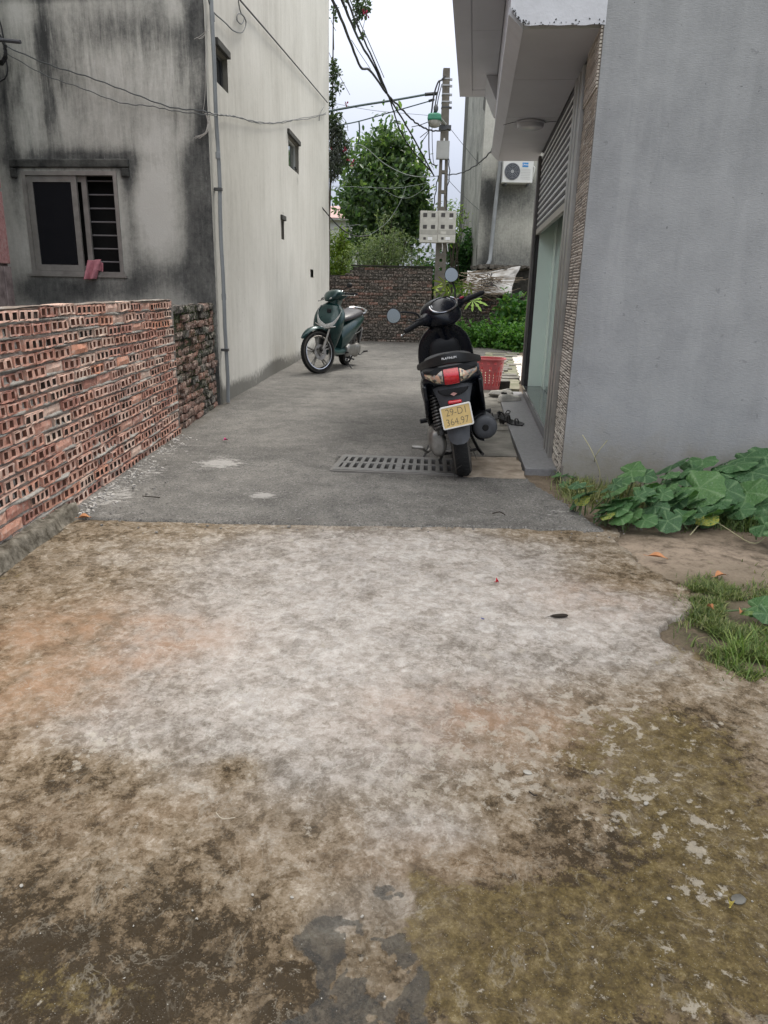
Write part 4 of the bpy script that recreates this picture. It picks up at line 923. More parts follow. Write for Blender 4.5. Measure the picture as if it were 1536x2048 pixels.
mb = MB(); mb.tube([gl(1003, 290, 17.2), gl(1000, 335, 17.2), gl(992, 400, 17.2), gl(984, 480, 17.2), gl(980, 520, 17.15), gl(968, 545, 17.0), gl(962, 565, 16.95)], .042, 10)
mb.build('downpipe', PIPE, GB, smooth=True)
# outdoor unit of the air conditioner
c = at(1036.5, 343, 16.98); AC = empty('air_conditioner', c); tag(AC, 'white outdoor air conditioner unit with round fan on the concrete building', 'air conditioner')
WHT = simple('white_enamel', (.74, .75, .74), .4, var=.06, scale=3); DGR = simple('dark_grey_plastic', (.10, .105, .115), .5, var=.2)
mb = MB(); mb.box((0, .14, 0), (.64, .26, .44)); mb.build('casing', WHT, AC, bevel=.012)
fx, fz = -.125, .0
mb = MB(); mb.lathe([(.001, -.001), (.165, -.001), (.168, .008), (.155, .012)], (fx, 0, fz), 'y', 40)
mb.xf(Matrix.Identity(4)); mb.build('fan_recess', simple('fan_dark', (.05, .055, .075), .6), AC, smooth=True)
mb = MB()
for r in (.035, .065, .095, .125, .155): mb.lathe([(r - .005, -.010), (r + .005, -.010), (r + .005, -.004), (r - .005, -.004)], (fx, 0, fz), 'y', 36, closed=True)
for k in range(8): a = k * pi / 4; mb.tube([(fx + .03 * cos(a), -.006, fz + .03 * sin(a)), (fx + .165 * cos(a), -.006, fz + .165 * sin(a))], .003, 5)
mb.build('fan_grille', simple('grille_grey', (.25, .27, .30), .5), AC)
mb = MB(); mb.lathe([(.001, -.014), (.032, -.014), (.034, -.008)], (fx, 0, fz), 'y', 24); mb.build('fan_boss', simple('boss', (.45, .47, .48), .4), AC)
BLU = NB('blue_label'); BLU.col((.03, .25, .62)).set(Roughness=.4); BLU = BLU.m
mb = MB(); mb.box((.145, .0065, .135), (.125, .006, .085)); lb = mb.build('logo_plate', BLU, AC, loc=(0, 0, 0))
lb.location = (0, 0, 0)
for k in range(7): mb = MB(); mb.box((.16, .008, .05 - k * .032), (.20, .006, .006)); mb.build('louvre', simple('louv', (.55, .56, .56), .5) if k == 0 else bpy.data.materials['louv'], AC)
def text(s, size, loc, rot, mat, parent, ext=.0008, name='lettering', bold=0, sx=1):
    cu = bpy.data.curves.new('t', 'FONT'); cu.body = s; cu.size = size; cu.extrude = ext; cu.align_x = 'CENTER'; cu.align_y = 'CENTER'; cu.offset = bold; cu.resolution_u = 3
    o = bpy.data.objects.new('t', cu); COL.objects.link(o); dg = bpy.context.evaluated_depsgraph_get(); dg.update()
    me = bpy.data.meshes.new_from_object(o.evaluated_get(dg)); bpy.data.objects.remove(o)
    me.name = name; me.materials.clear(); me.materials.append(mat)
    q = bpy.data.objects.new(name, me); COL.objects.link(q); q.location = loc; q.rotation_euler = rot; q.scale = (sx, 1, 1); q.parent = parent; return q
WLET = NB('white_print'); WLET.col((.85, .86, .88)).set(Roughness=.5); WLET = WLET.m
text('Midea', .042, (.158, .002, .135), (pi / 2, 0, 0), WLET, lb, .0006, bold=.0006)
mb = MB(); mb.lathe([(.013, -.001), (.017, -.001), (.017, .003), (.013, .003)], (.100, .0025, .135), 'y', 20, closed=True); mb.build('logo_ring', WLET, lb)
mb = MB(); mb.tube(crom([(-.28, .1, .21), (-.33, .1, .26), (-.36, .16, .36), (-.37, .28, .5)], 5), .018, 8); mb.tube(crom([(.30, 0.02, .12), (.345, .0, .08), (.335, .02, -.05), (.36, .1, -.12), (.37, .25, -.1)], 5), .012, 8); mb.build('pipe', WHT, AC, smooth=True)
mb = MB(); mb.box((-.24, .18, -.245), (.03, .30, .035)); mb.box((.24, .18, -.245), (.03, .30, .035)); mb.build('bracket', DGR, AC)

# tarpaulin with brushwood
TP = simple('dirty_white_tarp', (.66, .65, .64), .55, var=.45, scale=5, bump=.6, bs=14, c2=(.34, .32, .29))
c4 = [at(935, 543, 16.86), at(1038, 536, 16.80), at(1024, 586, 16.45), at(925, 584, 16.50)]
nx_, nz_ = 60, 40; A_, B2 = np.meshgrid(np.linspace(0, 1, nx_), np.linspace(0, 1, nz_))
cc = [np.array(q) for q in c4]; Pq = ((1 - A_) * (1 - B2))[..., None] * cc[0] + (A_ * (1 - B2))[..., None] * cc[1] + (A_ * B2)[..., None] * cc[2] + ((1 - A_) * B2)[..., None] * cc[3]
Pq[..., 2] -= .03 * np.sin(pi * A_ * 1.6) * (1 - B2) + .05 * fbm(A_ * 6, B2 * 0, 94, 3) * B2; Pq[..., 1] += (fbm(A_ * 3, B2 * 2, 91, 3) - .5) * .22; Pq[..., 2] += (fbm(A_ * 3, B2 * 1.5, 92, 2) - .5) * .05; Pq[..., 0] += (fbm(B2 * 3, A_ * 1, 93, 2) - .5) * .08
tp = link_mesh('tarpaulin', arr_mesh('tarpaulin', Pq.reshape(-1, 3), grid_faces(nx_, nz_)), TP); tag(tp, 'dirty white tarpaulin thrown over the low brick wall at the lane end', 'tarpaulin')
so_ = tp.modifiers.new('thick', 'SOLIDIFY'); so_.thickness = .006
mb = MB()
for k in range(70):
    a = at(random.triangular(908, 1005, 930), random.uniform(545, 590), 16.30 + random.uniform(-.15, .1)); L_ = random.uniform(.25, .9); an = random.uniform(-.7, .5)
    b_ = a + Vector((cos(an) * L_, random.uniform(-.1, .1), sin(an) * L_ * .5)); mid = (a + b_) / 2 + Vector((0, 0, random.uniform(-.05, .05)))
    mb.tube([a, mid, b_], [.008, .006, .003], 5)
tag(mb.build('brushwood', simple('dry_twigs', (.36, .29, .22), .9, var=.5, scale=9)), 'tangle of dry cut twigs lying on the white tarpaulin', 'brushwood', kind='stuff')
mb = MB()
for k in range(24):
    a = at(random.uniform(960, 995), random.uniform(552, 580), 16.25); mb.tube(crom([a, a + Vector((random.uniform(-.1, .1), 0, random.uniform(-.1, .1))), a + Vector((random.uniform(-.15, .15), .02, random.uniform(-.12, .1)))], 4), .008, 5)
tag(mb.build('rope_tangle', simple('rope', (.16, .10, .10), .8, var=.6, scale=30, c2=(.03, .07, .07))), 'tangle of dark green and red cord on the white tarpaulin', 'rope')

# ================================================================== UTILITY POLE
PC = simple('pole_concrete', (.235, .215, .185), .9, var=.45, scale=6, bump=.5)
pb = at(876, 685, 16.95); pt = at(893, 138, 16.95); UP = empty('utility_pole', (pb.x, 16.95, 0)); tag(UP, 'tall square concrete utility pole with openings at the end of the lane', 'utility pole')
zt_ = pt.z; lean = (pt.x - pb.x) / zt_
def pxs(z): return lean * z
def pw_(z): return .275 - (.275 - .135) * z / zt_
def seg(mb, z0_, z1_, a0, a1):   # a in -1..1 across the face
    P = []
    for z in (z0_, z1_):
        for (a, y) in ((a0, -.08), (a1, -.08), (a1, .08), (a0, .08)): P.append((pxs(z) + a * pw_(z) / 2, y, z))
    mb.add(P, [(0, 3, 2, 1), (4, 5, 6, 7), (0, 1, 5, 4), (1, 2, 6, 5), (2, 3, 7, 6), (3, 0, 4, 7)])
ops = [(1.55, 1.62), (1.74, 1.80), (1.92, 2.0), (2.86, 3.13), (3.19, 3.52), (3.58, 3.80), (3.92, 4.02)]
mb = MB(); zc_ = -.1
for a, c in ops: seg(mb, zc_, a, -1, 1); h_ = .33 if a > 2.5 else .28; seg(mb, a, c, -1, -h_); seg(mb, a, c, h_, 1); zc_ = c
seg(mb, zc_, zt_, -1, 1); mb.build('shaft', PC, UP)
BND = simple('galvanised_band', (.50, .51, .52), .4, .6, var=.2)
for i, z in enumerate((5.30, 5.18, 5.02, 4.88, 4.78)):
    w_ = pw_(z) / 2 + .008; mb = MB(); mb.bbox(pxs(z) - w_, pxs(z) + w_, -.09, .09, z - .012, z + .012); mb.bbox(pxs(z) + w_, pxs(z) + w_ + .05, -.02, .02, z - .02, z + .02); mb.build('band', BND if i < 4 else DGR, UP)
mb = MB(); mb.bbox(pxs(4.4) - .12, pxs(4.4) + .13, -.10, .10, 4.36, 4.44); mb.build('bracket', DGR, UP)
# meter boxes
MBX = simple('cream_meter_box', (.66, .65, .60), .55, var=.35, scale=5, c2=(.44, .43, .39)); MWN = simple('meter_window', (.085, .08, .078), .35, var=.3)
for i, (x0p, x1p, lab) in enumerate(((841, 874.5, 'left cream meter cabinet of the pair strapped to the utility pole'), (877, 910, 'right cream meter cabinet of the pair strapped to the utility pole'))):
    a = at(x0p, 421, 16.72); c = at(x1p, 486, 16.72); bx = empty('meter_box', ((a.x + c.x) / 2, 16.72, (a.z + c.z) / 2)); tag(bx, lab, 'meter box', 'meter cabinets on the pole')
    W_, H_ = c.x - a.x, a.z - c.z
    mb = MB(); mb.box((0, .085, 0), (W_, .15, H_)); mb.build('casing', MBX, bx, bevel=.006)
    mb = MB(); mb.box((0, .004, .11), (W_ - .02, .012, H_ - .26)); dr = mb.build('door', MBX, bx, bevel=.004)
    mb = MB(); mb.box((0, .003, -.235), (W_ - .02, .014, .16)); fl_ = mb.build('lower_flap', MBX, bx, bevel=.004)
    mb = MB(); mb.box((0, .004, -.105), (W_ - .02, .016, .09)); mb.build('middle_strip', simple('meter_strip%d' % i, (.45, .44, .40), .6, var=.2), bx)  # plain strip between door and flap, darker than the casing
    for cx in (-.088, .088):
        for cz in (.235, -.0): mb = MB(); mb.box((cx, -.004, cz), (.085, .006, .078)); mb.build('meter_window', MWN, dr)
    if i: mb = MB(); mb.box((.08, -.004, .165), (.07, .004, .02)); mb.build('sticker', WLET, dr); mb = MB(); mb.box((-.07, -.002, -.12), (.12, .008, .05)); mb.build('sticker', MBX, bx)
    mb = MB(); mb.box((-.085, -.006, -.235), (.055, .006, .05)); mb.build('meter_window', MWN, fl_); mb = MB(); mb.box((.03, -.006, -.235), (.10, .004, .06)); mb.build('sticker', WLET, fl_)
a = at(874, 281, 16.76); c = at(898, 318, 16.76); jb = empty('junction_box', ((a.x + c.x) / 2, 16.76, (a.z + c.z) / 2)); tag(jb, 'small plain grey junction box on the pole above the meter cabinets', 'junction box')
mb = MB(); mb.box((0, .06, 0), (c.x - a.x, .12, a.z - c.z)); mb.build('casing', simple('jb_grey', (.42, .43, .42), .5, var=.12), jb, bevel=.005)
mb = MB(); mb.box((0, .001, -.0), (c.x - a.x - .03, .006, a.z - c.z - .05)); mb.build('lid', simple('jb_lid', (.47, .48, .47), .5, var=.12), jb); mb = MB(); mb.box((.02, .05, .205), (.03, .03, .05)); mb.build('gland', WLET, jb)
# street lamp
c = at(869, 241, 16.60); sl = empty('street_lamp', c); tag(sl, 'street lamp with green housing and clear bowl on the utility pole', 'street lamp')
mb = MB(); mb.loft([[Vector((x * s, y * s * .9, z)) for x, y in ((-.15, -.13), (.13, -.15), (.15, .13), (-.13, .15))] for z, s in ((-.01, .98), (.02, 1.02), (.10, .92), (.13, .6))]); mb.build('housing', simple('green_lamp_housing', (.035, .25, .15), .4, var=.3), sl, bevel=.01)
mb = MB(); mb.lathe([(.135, -.012), (.130, -.06), (.10, -.11), (.06, -.13), (.001, -.138)], (0, 0, 0), 'z', 18); mb.build('bowl', simple('milky_bowl', (.50, .49, .45), .15, var=.3, scale=14), sl, smooth=True)
mb = MB(); mb.tube([(-.02, .03, .15), (.10, .1, .09), (.25, .25, -.02)], .025, 8); mb.build('arm', BND, sl)
mb = MB(); mb.sphere((.02, 0, .22), .05, 10, (1, 1, 1.6)); mb.build('ballast', DGR, sl)
# ================================================================== SCOOTERS  (x forward, y left, z up; origin on the ground under the rear axle)
def srings(sec, n=26):
    """sec: (x, zc, half width, half height, exponent, taper) along x"""
    Q = []; m = len(sec); A = np.array([[*s, *([2.4, 0][len(s) - 4:])] if len(s) < 6 else list(s) for s in sec], float)
    T = []
    for i in range(m - 1):
        a, b_, c, d = A[max(i - 1, 0)], A[i], A[i + 1], A[min(i + 2, m - 1)]
        for k in range(4): t = k / 4; T.append(.5 * ((2 * b_) + (c - a) * t + (2 * a - 5 * b_ + 4 * c - d) * t * t + (3 * b_ - a - 3 * c + d) * t ** 3))
    T.append(A[-1]); return T
def sup(a, e): c = cos(a); return math.copysign(abs(c) ** (2 / e), c)
def body(sec, n=28, y0=0):
    R = []
    for x, zc, hw, hh, e, tp in srings(sec):
        rg = []
        for k in range(n):
            a = 2 * pi * k / n; sy = sup(a, e); sz = sup(a - pi / 2, e); rg.append(Vector((x, y0 + hw * sy * (1 + tp * sz), zc + hh * sz)))
        R.append(rg)
    return R
def upright(sec, n=30):
    """(z, xc, half width, front depth, back depth, exponent)"""
    R = []
    for z, xc, hw, df, db, e in srings([(s[0], s[1], s[2], s[3], s[4], s[5]) for s in sec]):
        rg = []
        for k in range(n):
            a = 2 * pi * k / n; sy = sup(a, e); sx = sup(a - pi / 2, e); rg.append(Vector((xc + (df if sx > 0 else db) * sx, hw * sy, z)))
        R.append(rg)
    return R
def scooter(kind, loc, yaw, lean, steer, label):
    S = kind == 'tall'
    root = empty('scooter', loc, (lean, 0, yaw)); tag(root, label, 'scooter')
    if S: PNT = simple('green_paint', (.009, .044, .044), .30, .25, var=.15, scale=3, coat=.35)
    else:
        PNT = NB('black_paint'); PNT.col((.004, .0055, .010)).set(Roughness=PNT.math('ADD', .14, PNT.math('MULTIPLY', PNT.noise(9, 5, .65), .25)), Coat_Weight=.05, Coat_Roughness=.08); PNT.b.inputs['Specular IOR Level'].default_value = .35; PNT = PNT.m
    PLA = simple('black_plastic_' + kind, (.014, .015, .018), .5, var=.3, scale=20, spec=.3); GRY = simple('grey_plastic_' + kind, (.060, .064, .072), .5, var=.3, scale=14, c2=(.038, .040, .044), spec=.3)
    SEAT = simple('seat_vinyl_' + kind, (.040, .036, .042) if S else (.022, .022, .025), .42, var=.2, scale=12, bump=.2, bs=200)
    RUB = simple('tyre_rubber_' + kind, (.018, .018, .018), .8, var=.4, scale=30, c2=(.018, .018, .018)); RDU = simple('dusty_tread_' + kind, (.095, .088, .078), .9, var=.5, scale=22)
    MET = simple('cast_alloy_' + kind, (.36, .35, .33), .42, .75, var=.4, scale=16, c2=(.20, .19, .175)); CHR = simple('chrome_' + kind, (.55, .55, .56), .15, 1.0, var=.15); DKM_ = simple('dark_metal_' + kind, (.07, .068, .066), .5, .6, var=.4)
    LENS = NB('clear_lens_' + kind); v = LENS.vor(90); LENS.col(LENS.ramp(v, [(.1, (.80, .80, .78)), (.5, (.42, .42, .42)), (.8, (.88, .87, .84))])).set(Roughness=.12, Coat_Weight=1.0); LENS = LENS.m
    r = .29 if S else .245; WB = 1.30 if S else 1.20; fx = WB
    tw = .043 if S else .050; rw = .05 if S else .056
    # steered frame
    hx, hz = fx - .42 * (.92 if S else .80), 1.02 if S else .995
    pv_ = Vector((fx - .02, 0, r)); ax = (Vector((hx, 0, hz)) - pv_).normalized()
    SM_ = Matrix.Translation(pv_) @ Matrix.Rotation(steer, 4, ax) @ Matrix.Translation(-pv_)
    def wheel(cx, R, w_, M=None, front=False):
        mb = MB(); mb.lathe([(.001, -.045), (.035, -.045), (.038, -.03), (.038, .03), (.035, .045), (.001, .045)], (cx, 0, R), 'y', 20)
        for k in range(5):
            a = k * 2 * pi / 5 + .3
            for da in (-.13, .13):
                p0_ = Vector((cx + .03 * cos(a), 0, R + .03 * sin(a))); p1 = Vector((cx + (R - .075) * cos(a + da * .9), 0, R + (R - .075) * sin(a + da * .9))); mb.tube([p0_, p1], [.014, .010], 6)
        if M: mb.xf(M)
        W = mb.build('wheel', MET if S else DKM_, root, smooth=True)
        b_ = R - .078; mb = MB(); mb.lathe([(b_ + .006, -w_ * .72), (b_ + .016, -w_ * .76), (b_ + .019, -w_ * .70), (b_ + .006, -w_ * .5), (b_ + .006, w_ * .5), (b_ + .019, w_ * .70), (b_ + .016, w_ * .76), (b_ + .006, w_ * .72), (b_ - .006, 0)], (cx, 0, R), 'y', 48, closed=True)
        if M: mb.xf(M)
        mb.build('rim', CHR if S else DKM_, W, smooth=True)
        prof = []
        ri = b_ + .014
        for k in range(17):
            a = -pi * .93 + (pi * 1.86) * k / 16 - pi / 2 + pi / 2
            a = -pi * .5 - .9 + (pi + 1.8) * k / 16
            prof.append((ri + .032 + (R - ri - .032) * max(-1, sin(a + pi / 2 - 0) * 1.0) if False else 0, 0))
        prof = []
        hh_ = (R - ri)
        for k in range(19):
            t = -1 + 2 * k / 18; y_ = w_ * math.copysign(1 - (1 - abs(t)) ** 1.0, t); 
            ang = t * pi * .62; prof.append((ri + hh_ * (.42 + .58 * cos(ang)) if True else 0, w_ * sin(ang) / sin(pi * .5) if abs(ang) < pi / 2 else math.copysign(w_ * (1 - .25 * (abs(ang) - pi / 2)), ang)))
        prof = [(max(p[0], ri + .001), p[1]) for p in prof]
        mb = MB(); NT = 72; mb.lathe(prof, (cx, 0, R), 'y', NT)
        m = len(prof); nf = m - 1
        # dusty side bands of the tread, dark in the middle
        mi = [1 if (p % nf) in (3, 4, nf - 5, nf - 4) else 0 for p in range(NT * nf)]
        mb.mi = mi
        if M: mb.xf(M)
        T = mb.build('tyre', [RUB, RDU], W, smooth=True)
        tb = MB()
        for k in range(44):
            a = 2 * pi * k / 44
            for s_ in (-1, 1):
                q = Vector((cx + (R + .0002) * cos(a), 0, R + (R + .0002) * sin(a))); e1 = Vector((-sin(a), 0, cos(a))); rad = Vector((cos(a), 0, sin(a)))
                y0_, y1_ = s_ * .008, s_ * w_ * .62; dr_ = -.0065
                P = [q + Vector((0, y0_, 0)), q + Vector((0, y1_, 0)) + rad * dr_ + e1 * .018, q + Vector((0, y1_, 0)) + rad * dr_ + e1 * .0235, q + Vector((0, y0_, 0)) + e1 * .0055]
                tb.prism([p - rad * .004 for p in P], rad * .0065)
        if M: tb.xf(M)
        tag(tb.build('tread_blocks', RUB, W), kind='stuff')
        if front and S:
            mb = MB(); mb.lathe([(.055, .05), (.105, .05), (.105, .054), (.055, .054)], (cx, 0, R), 'y', 36, closed=True)
            for k in range(8): a = k * pi / 4; mb.tube([(cx + .03 * cos(a), .052, R + .03 * sin(a)), (cx + .06 * cos(a + .3), .052, R + .06 * sin(a + .3))], .005, 5)
            if M: mb.xf(M)
            mb.build('brake_disc', MET, W)
    wheel(0, r, rw); wheel(fx, r, tw, SM_, True)
    # fork, front fender
    mb = MB()
    for s_ in (-1, 1):
        top = Vector((fx - .02, s_ * .075, r)) + ax * .42
        mb.tube([Vector((fx, s_ * .078, r - .01)), Vector((fx - .015, s_ * .078, r)) + ax * .20], .021, 10); mb.tube([Vector((fx - .015, s_ * .078, r)) + ax * .19, top], .014, 10)
    mb.tube([Vector((fx, -.1, r)), Vector((fx, .1, r))], .012, 8); mb.tube([pv_ + ax * .42 + Vector((0, -.09, 0)), pv_ + ax * .42 + Vector((0, .09, 0))], .02, 8); mb.tube([pv_ + ax * .40, pv_ + ax * .78], .024, 10)
    mb.xf(SM_).build('fork', MET if S else DKM_, root, smooth=True)
    mb = MB(); rings = []
    a0, a1 = (radians(34), radians(126)) if S else (radians(10), radians(150))
    for k in range(20):
        a = a0 + (a1 - a0) * k / 19; ww = (tw + .022) * min(1, (.30 + 2.6 * min(k, 19 - k * .8) / 19)); Rr = r + .022; rg = []
        for j in range(11): t = -1 + j / 5; rg.append(Vector((fx + (Rr + .014 * (1 - t * t) * 1.6 - .016 * t ** 4) * cos(a), ww * t, r + (Rr + .014 * (1 - t * t) * 1.6 - .016 * t ** 4) * sin(a) + (.02 if S else 0))))
        for j in range(10, -1, -1): p = rg[j]; rg.append(Vector((fx, p.y * .94, r)) + (Vector((p.x, p.y * .94, p.z)) - Vector((fx, p.y * .94, r))) * .975)
        rings.append(rg)
    mb.loft(rings); mb.xf(SM_).build('front_fender', PNT, root, smooth=True)
    # handlebar cowl, dash, bars
    if S: cowl = [(hx - .13, hz + .01, .05, .03), (hx - .09, hz + .02, .11, .055), (hx, hz + .035, .15, .07), (hx + .08, hz + .02, .13, .07), (hx + .14, hz - .01, .07, .04), (hx + .16, hz - .02, .03, .02)]
    else: cowl = [(hx - .15, hz - .045, .045, .03), (hx - .12, hz - .02, .10, .065), (hx - .04, hz + .01, .135, .095), (hx + .05, hz + .02, .135, .095), (hx + .12, hz + .01, .10, .07), (hx + .16, hz - .0, .05, .035)]
    mb = MB(); mb.loft(body(cowl)); mb.loft(upright([(hz - .26, hx + .03, .055, .06, .05, 2), (hz - .13, hx + .02, .075, .08, .08, 2.2), (hz - .02, hx, .11, .09, .11, 2.2)]))
    for s_ in (-1, 1): mb.tube([(hx - .0, s_ * .09, hz + .005), (hx - .02, s_ * .15, hz + .015), (hx - .035, s_ * .195, hz + .018)], [.058, .046, .028], 12)
    mb.xf(SM_).build('handlebar_cowl', PNT, root, smooth=True)
    bar = {1: [(hx - .03, .17, hz + .018), (hx - .05, .24, hz + .02), (hx - .075, .36, hz + .015)], -1: [(hx - .03, -.17, hz + .018), (hx - .05, -.24, hz + .02), (hx - .075, -.36, hz + .015)]}
    for s_ in (-1, 1):
        B0 = [Vector(p) for p in bar[s_]]
        mb = MB(); mb.tube([B0[0], B0[1]], .020, 10); mb.tube([B0[1], B0[2]], .0175, 12)
        for k in range(9): q = B0[1].lerp(B0[2], .06 + k * .1); mb.tube([q, q + (B0[2] - B0[1]).normalized() * .004], .0188, 12)
        mb.tube([B0[2], B0[2] + (B0[2] - B0[1]).normalized() * .012], .014, 10); g_ = mb.xf(SM_).build('grip', PLA, root, smooth=True)
        mb = MB(); mb.box(B0[0] + Vector((.0, s_ * .03, .005)), (.05, .055, .045)); mb.xf(SM_).build('switch_block', PLA, root, bevel=.006)
        if s_ < 0 and not S: mb = MB(); mb.box(B0[0] + Vector((-.018, s_ * .022, .030)), (.024, .028, .014)); mb.xf(SM_).build('starter_button', simple('red_button', (.42, .03, .06), .4), root, bevel=.003)
        mb = MB(); mb.tube(crom([B0[0] + Vector((.05, 0, -.005)), B0[1] + Vector((.055, 0, -.012)), B0[2] + Vector((.05, s_ * -.04, -.02)), B0[2] + Vector((.055, s_ * .012, -.022))], 4), .0065, 8); mb.sphere(B0[2] + Vector((.055, s_ * .014, -.022)), .011, 8); mb.xf(SM_).build('brake_lever', CHR, root, smooth=True)
        # mirror
        if not S:
            mc = Vector((hx - .00, .365, hz + .135)) if s_ > 0 else Vector((hx + .02, -.225, hz + .215)); ms = B0[0] + Vector((.035, 0, .02))
            st = crom([ms, ms + Vector((0, s_ * .015, .045)), Vector((mc.x + .02, mc.y - (.08 if s_ > 0 else -.0), mc.z - (.0 if s_ > 0 else .09))), mc + Vector((.02, 0, 0))], 5)
            fc = (SM_.to_3x3().inverted() @ Matrix.Rotation(-yaw, 3, 'Z') @ Vector((-.15, -1, .05))).normalized()
        elif s_ > 0:
            mc = Vector((hx - .01, .30, hz + .13)); ms = B0[0] + Vector((.03, 0, .02)); st = crom([ms, ms + Vector((0, .02, .05)), mc], 5); fc = Vector((-1, .1, .1)).normalized()
        else: mc = None
        if mc:
            mb = MB(); mb.tube(st, .0072, 8); stem = mb.xf(SM_).build('mirror_stem', PLA, root, smooth=True)
            t1 = fc.cross(Vector((0, 0, 1))).normalized(); t2 = t1.cross(fc); rx_, rz_ = (.051, .053) if not S else (.055, .035)
            ell = lambda k, sc_, d: mc + fc * d + t1 * (rx_ * sc_ * cos(k)) + t2 * (rz_ * sc_ * sin(k) * (1.0 + .08 * sin(k)))
            ks = [2 * pi * k / 28 for k in range(28)]
            mb = MB(); mb.loft([[ell(k, .3, -.028) for k in ks], [ell(k, .8, -.022) for k in ks], [ell(k, 1.0, -.006) for k in ks], [ell(k, 1.0, .0035) for k in ks], [ell(k, .93, .004) for k in ks], [ell(k, .92, .0015) for k in ks]]); sh_ = mb.xf(SM_).build('mirror', PLA, root, smooth=True)
            mb = MB(); mb.loft([[ell(k, .915, .001) for k in ks], [ell(k, .915, .0025) for k in ks]]); gm = NB('mirror_glass_' + kind + str(s_)); gm.col((.40, .42, .41)).set(Metallic=1.0, Roughness=.12) if not S else gm.col((.05, .05, .05)); mb.xf(SM_).build('mirror_glass', gm.m, sh_)
    dn = Vector((-.62, 0, .78)).normalized(); dc = Vector((hx - .075, 0, hz + (.052 if not S else .055)))
    t1 = Vector((0, 1, 0)); t2 = dn.cross(t1); t2 = t2 if t2.x > 0 else -t2
    da, db_ = (.112, .078) if not S else (.09, .045)
    E_ = lambda k, s_, d: dc + dn * d + t1 * (da * s_ * cos(k)) + t2 * (db_ * s_ * sin(k))
    ks = [2 * pi * k / 36 for k in range(36)]
    mb = MB(); mb.loft([[E_(k, 1.06, -.05) for k in ks], [E_(k, 1.05, .010) for k in ks], [E_(k, .98, .018) for k in ks], [E_(k, .93, .010) for k in ks]], cap=False); mb.xf(SM_).build('dash_surround', PLA, root, smooth=True)
    mb = MB(); mb.tube([E_(k, 1.0, .017) for k in np.linspace(radians(150), radians(390), 30)], .0065, 8); mb.xf(SM_).build('dash_chrome_rim', CHR, root, smooth=True)
    DIAL = NB('dash_face_' + kind); DIAL.col((.035, .040, .050)).set(Roughness=.08, Coat_Weight=1.0); mb = MB(); mb.loft([[E_(k, .94, .004) for k in ks], [E_(k, .94, .010) for k in ks]]); dsh = mb.xf(SM_).build('dash_panel', DIAL.m, root)
    mb = MB()
    for (cy, cz, rr_) in ((0, -.1, .042), (-.062, .10, .024), (.062, .10, .024)):
        cc_ = dc + dn * .0115 + t1 * cy + t2 * (cz * .3); mb.loft([[cc_ + (t1 * cos(k) + t2 * sin(k)) * rr_ for k in ks], [cc_ + dn * .002 + (t1 * cos(k) + t2 * sin(k)) * rr_ * .96 for k in ks]])
    d2 = mb.xf(SM_).build('dials', simple('dial_grey_' + kind, (.55, .56, .58), .3, var=.3, scale=60), dsh)
    mb = MB()
    for k in range(12): a = radians(-40 + k * 23.6); q = dc + dn * .0145 + t2 * -.03 + (t1 * cos(a) + t2 * sin(a)) * .029; mb.box(q, (.003, .003, .002))
    mb.tube([dc + dn * .0145 + t2 * -.03, dc + dn * .0145 + t2 * -.012 + t1 * .016], .0015, 4); mb.xf(SM_).build('dial_marks', BLK, dsh)
    # leg shield / apron
    if S: ap = [(.30, fx - .30, .11, .04, .03, 2.2), (.42, fx - .29, .155, .07, .03, 2.3), (.52, fx - .27, .185, .10, .035, 2.5), (.62, fx - .265, .210, .14, .04, 2.6), (.74, fx - .280, .215, .135, .05, 2.5), (.84, fx - .315, .195, .10, .06, 2.4), (.92, fx - .335, .12, .08, .07, 2.2), (.955, fx - .345, .07, .04, .04, 2)]
    else: ap = [(.30, fx - .27, .13, .05, .03, 2.2), (.40, fx - .26, .175, .08, .04, 2.3), (.52, fx - .25, .198, .10, .045, 2.4), (.66, fx - .26, .208, .11, .05, 2.4), (.76, fx - .285, .198, .10, .055, 2.4), (.84, fx - .305, .170, .09, .06, 2.3), (.90, fx - .325, .115, .07, .06, 2.1), (.925, fx - .335, .06, .04, .04, 2)]
    mb = MB(); mb.loft(upright(ap)); mb.build('leg_shield', PNT, root, smooth=True)
    if not S:
        xb = fx - .315
        mb = MB(); mb.loft(upright([(.50, xb - .0, .10, .02, .030, 2.6), (.66, xb - .01, .115, .02, .036, 2.8), (.78, xb - .02, .11, .02, .04, 2.6), (.83, xb - .02, .08, .02, .03, 2.2)])); mb.build('glove_panel', PLA, root, smooth=True)
        mb = MB(); mb.box((xb - .052, .005, .775), (.012, .062, .030)); mb.build('warning_sticker', simple('grey_sticker', (.20, .21, .22), .5, var=.2), root, bevel=.003)
        mb = MB(); mb.lathe([(.001, -.004), (.018, -.004), (.021, .004)], (xb - .052, .0, .66), 'x', 18); mb.build('key_lock', MET, root)
        mb = MB(); mb.tube([(xb - .045, -.035, .72), (xb - .075, -.035, .715), (xb - .085, -.045, .70)], .008, 8); mb.build('bag_hook', MET, root, smooth=True)
        mb = MB(); P0 = SM_ @ Vector((hx + .05, .12, hz)); mb.tube(crom([SM_ @ Vector((hx + .03, .18, hz + .0)), SM_ @ Vector((hx + .16, .17, hz + .05)), SM_ @ Vector((hx + .15, .04, hz - .02)), Vector((hx + .06, .03, hz - .2))], 6), .004, 6); mb.build('brake_cable', PLA, root, smooth=True)
    else:
        # shallow V of pale chrome lamps across the apron
        def onap(z, yy_):
            T = srings(ap); 
            zz_ = [t[0] for t in T]; i = min(range(len(T)), key=lambda j: abs(T[j][0] - z)); t = T[i]
            u_ = min(.999, abs(yy_ / t[2])); return t[1] + t[3] * (1 - u_ ** t[5]) ** (1 / t[5])
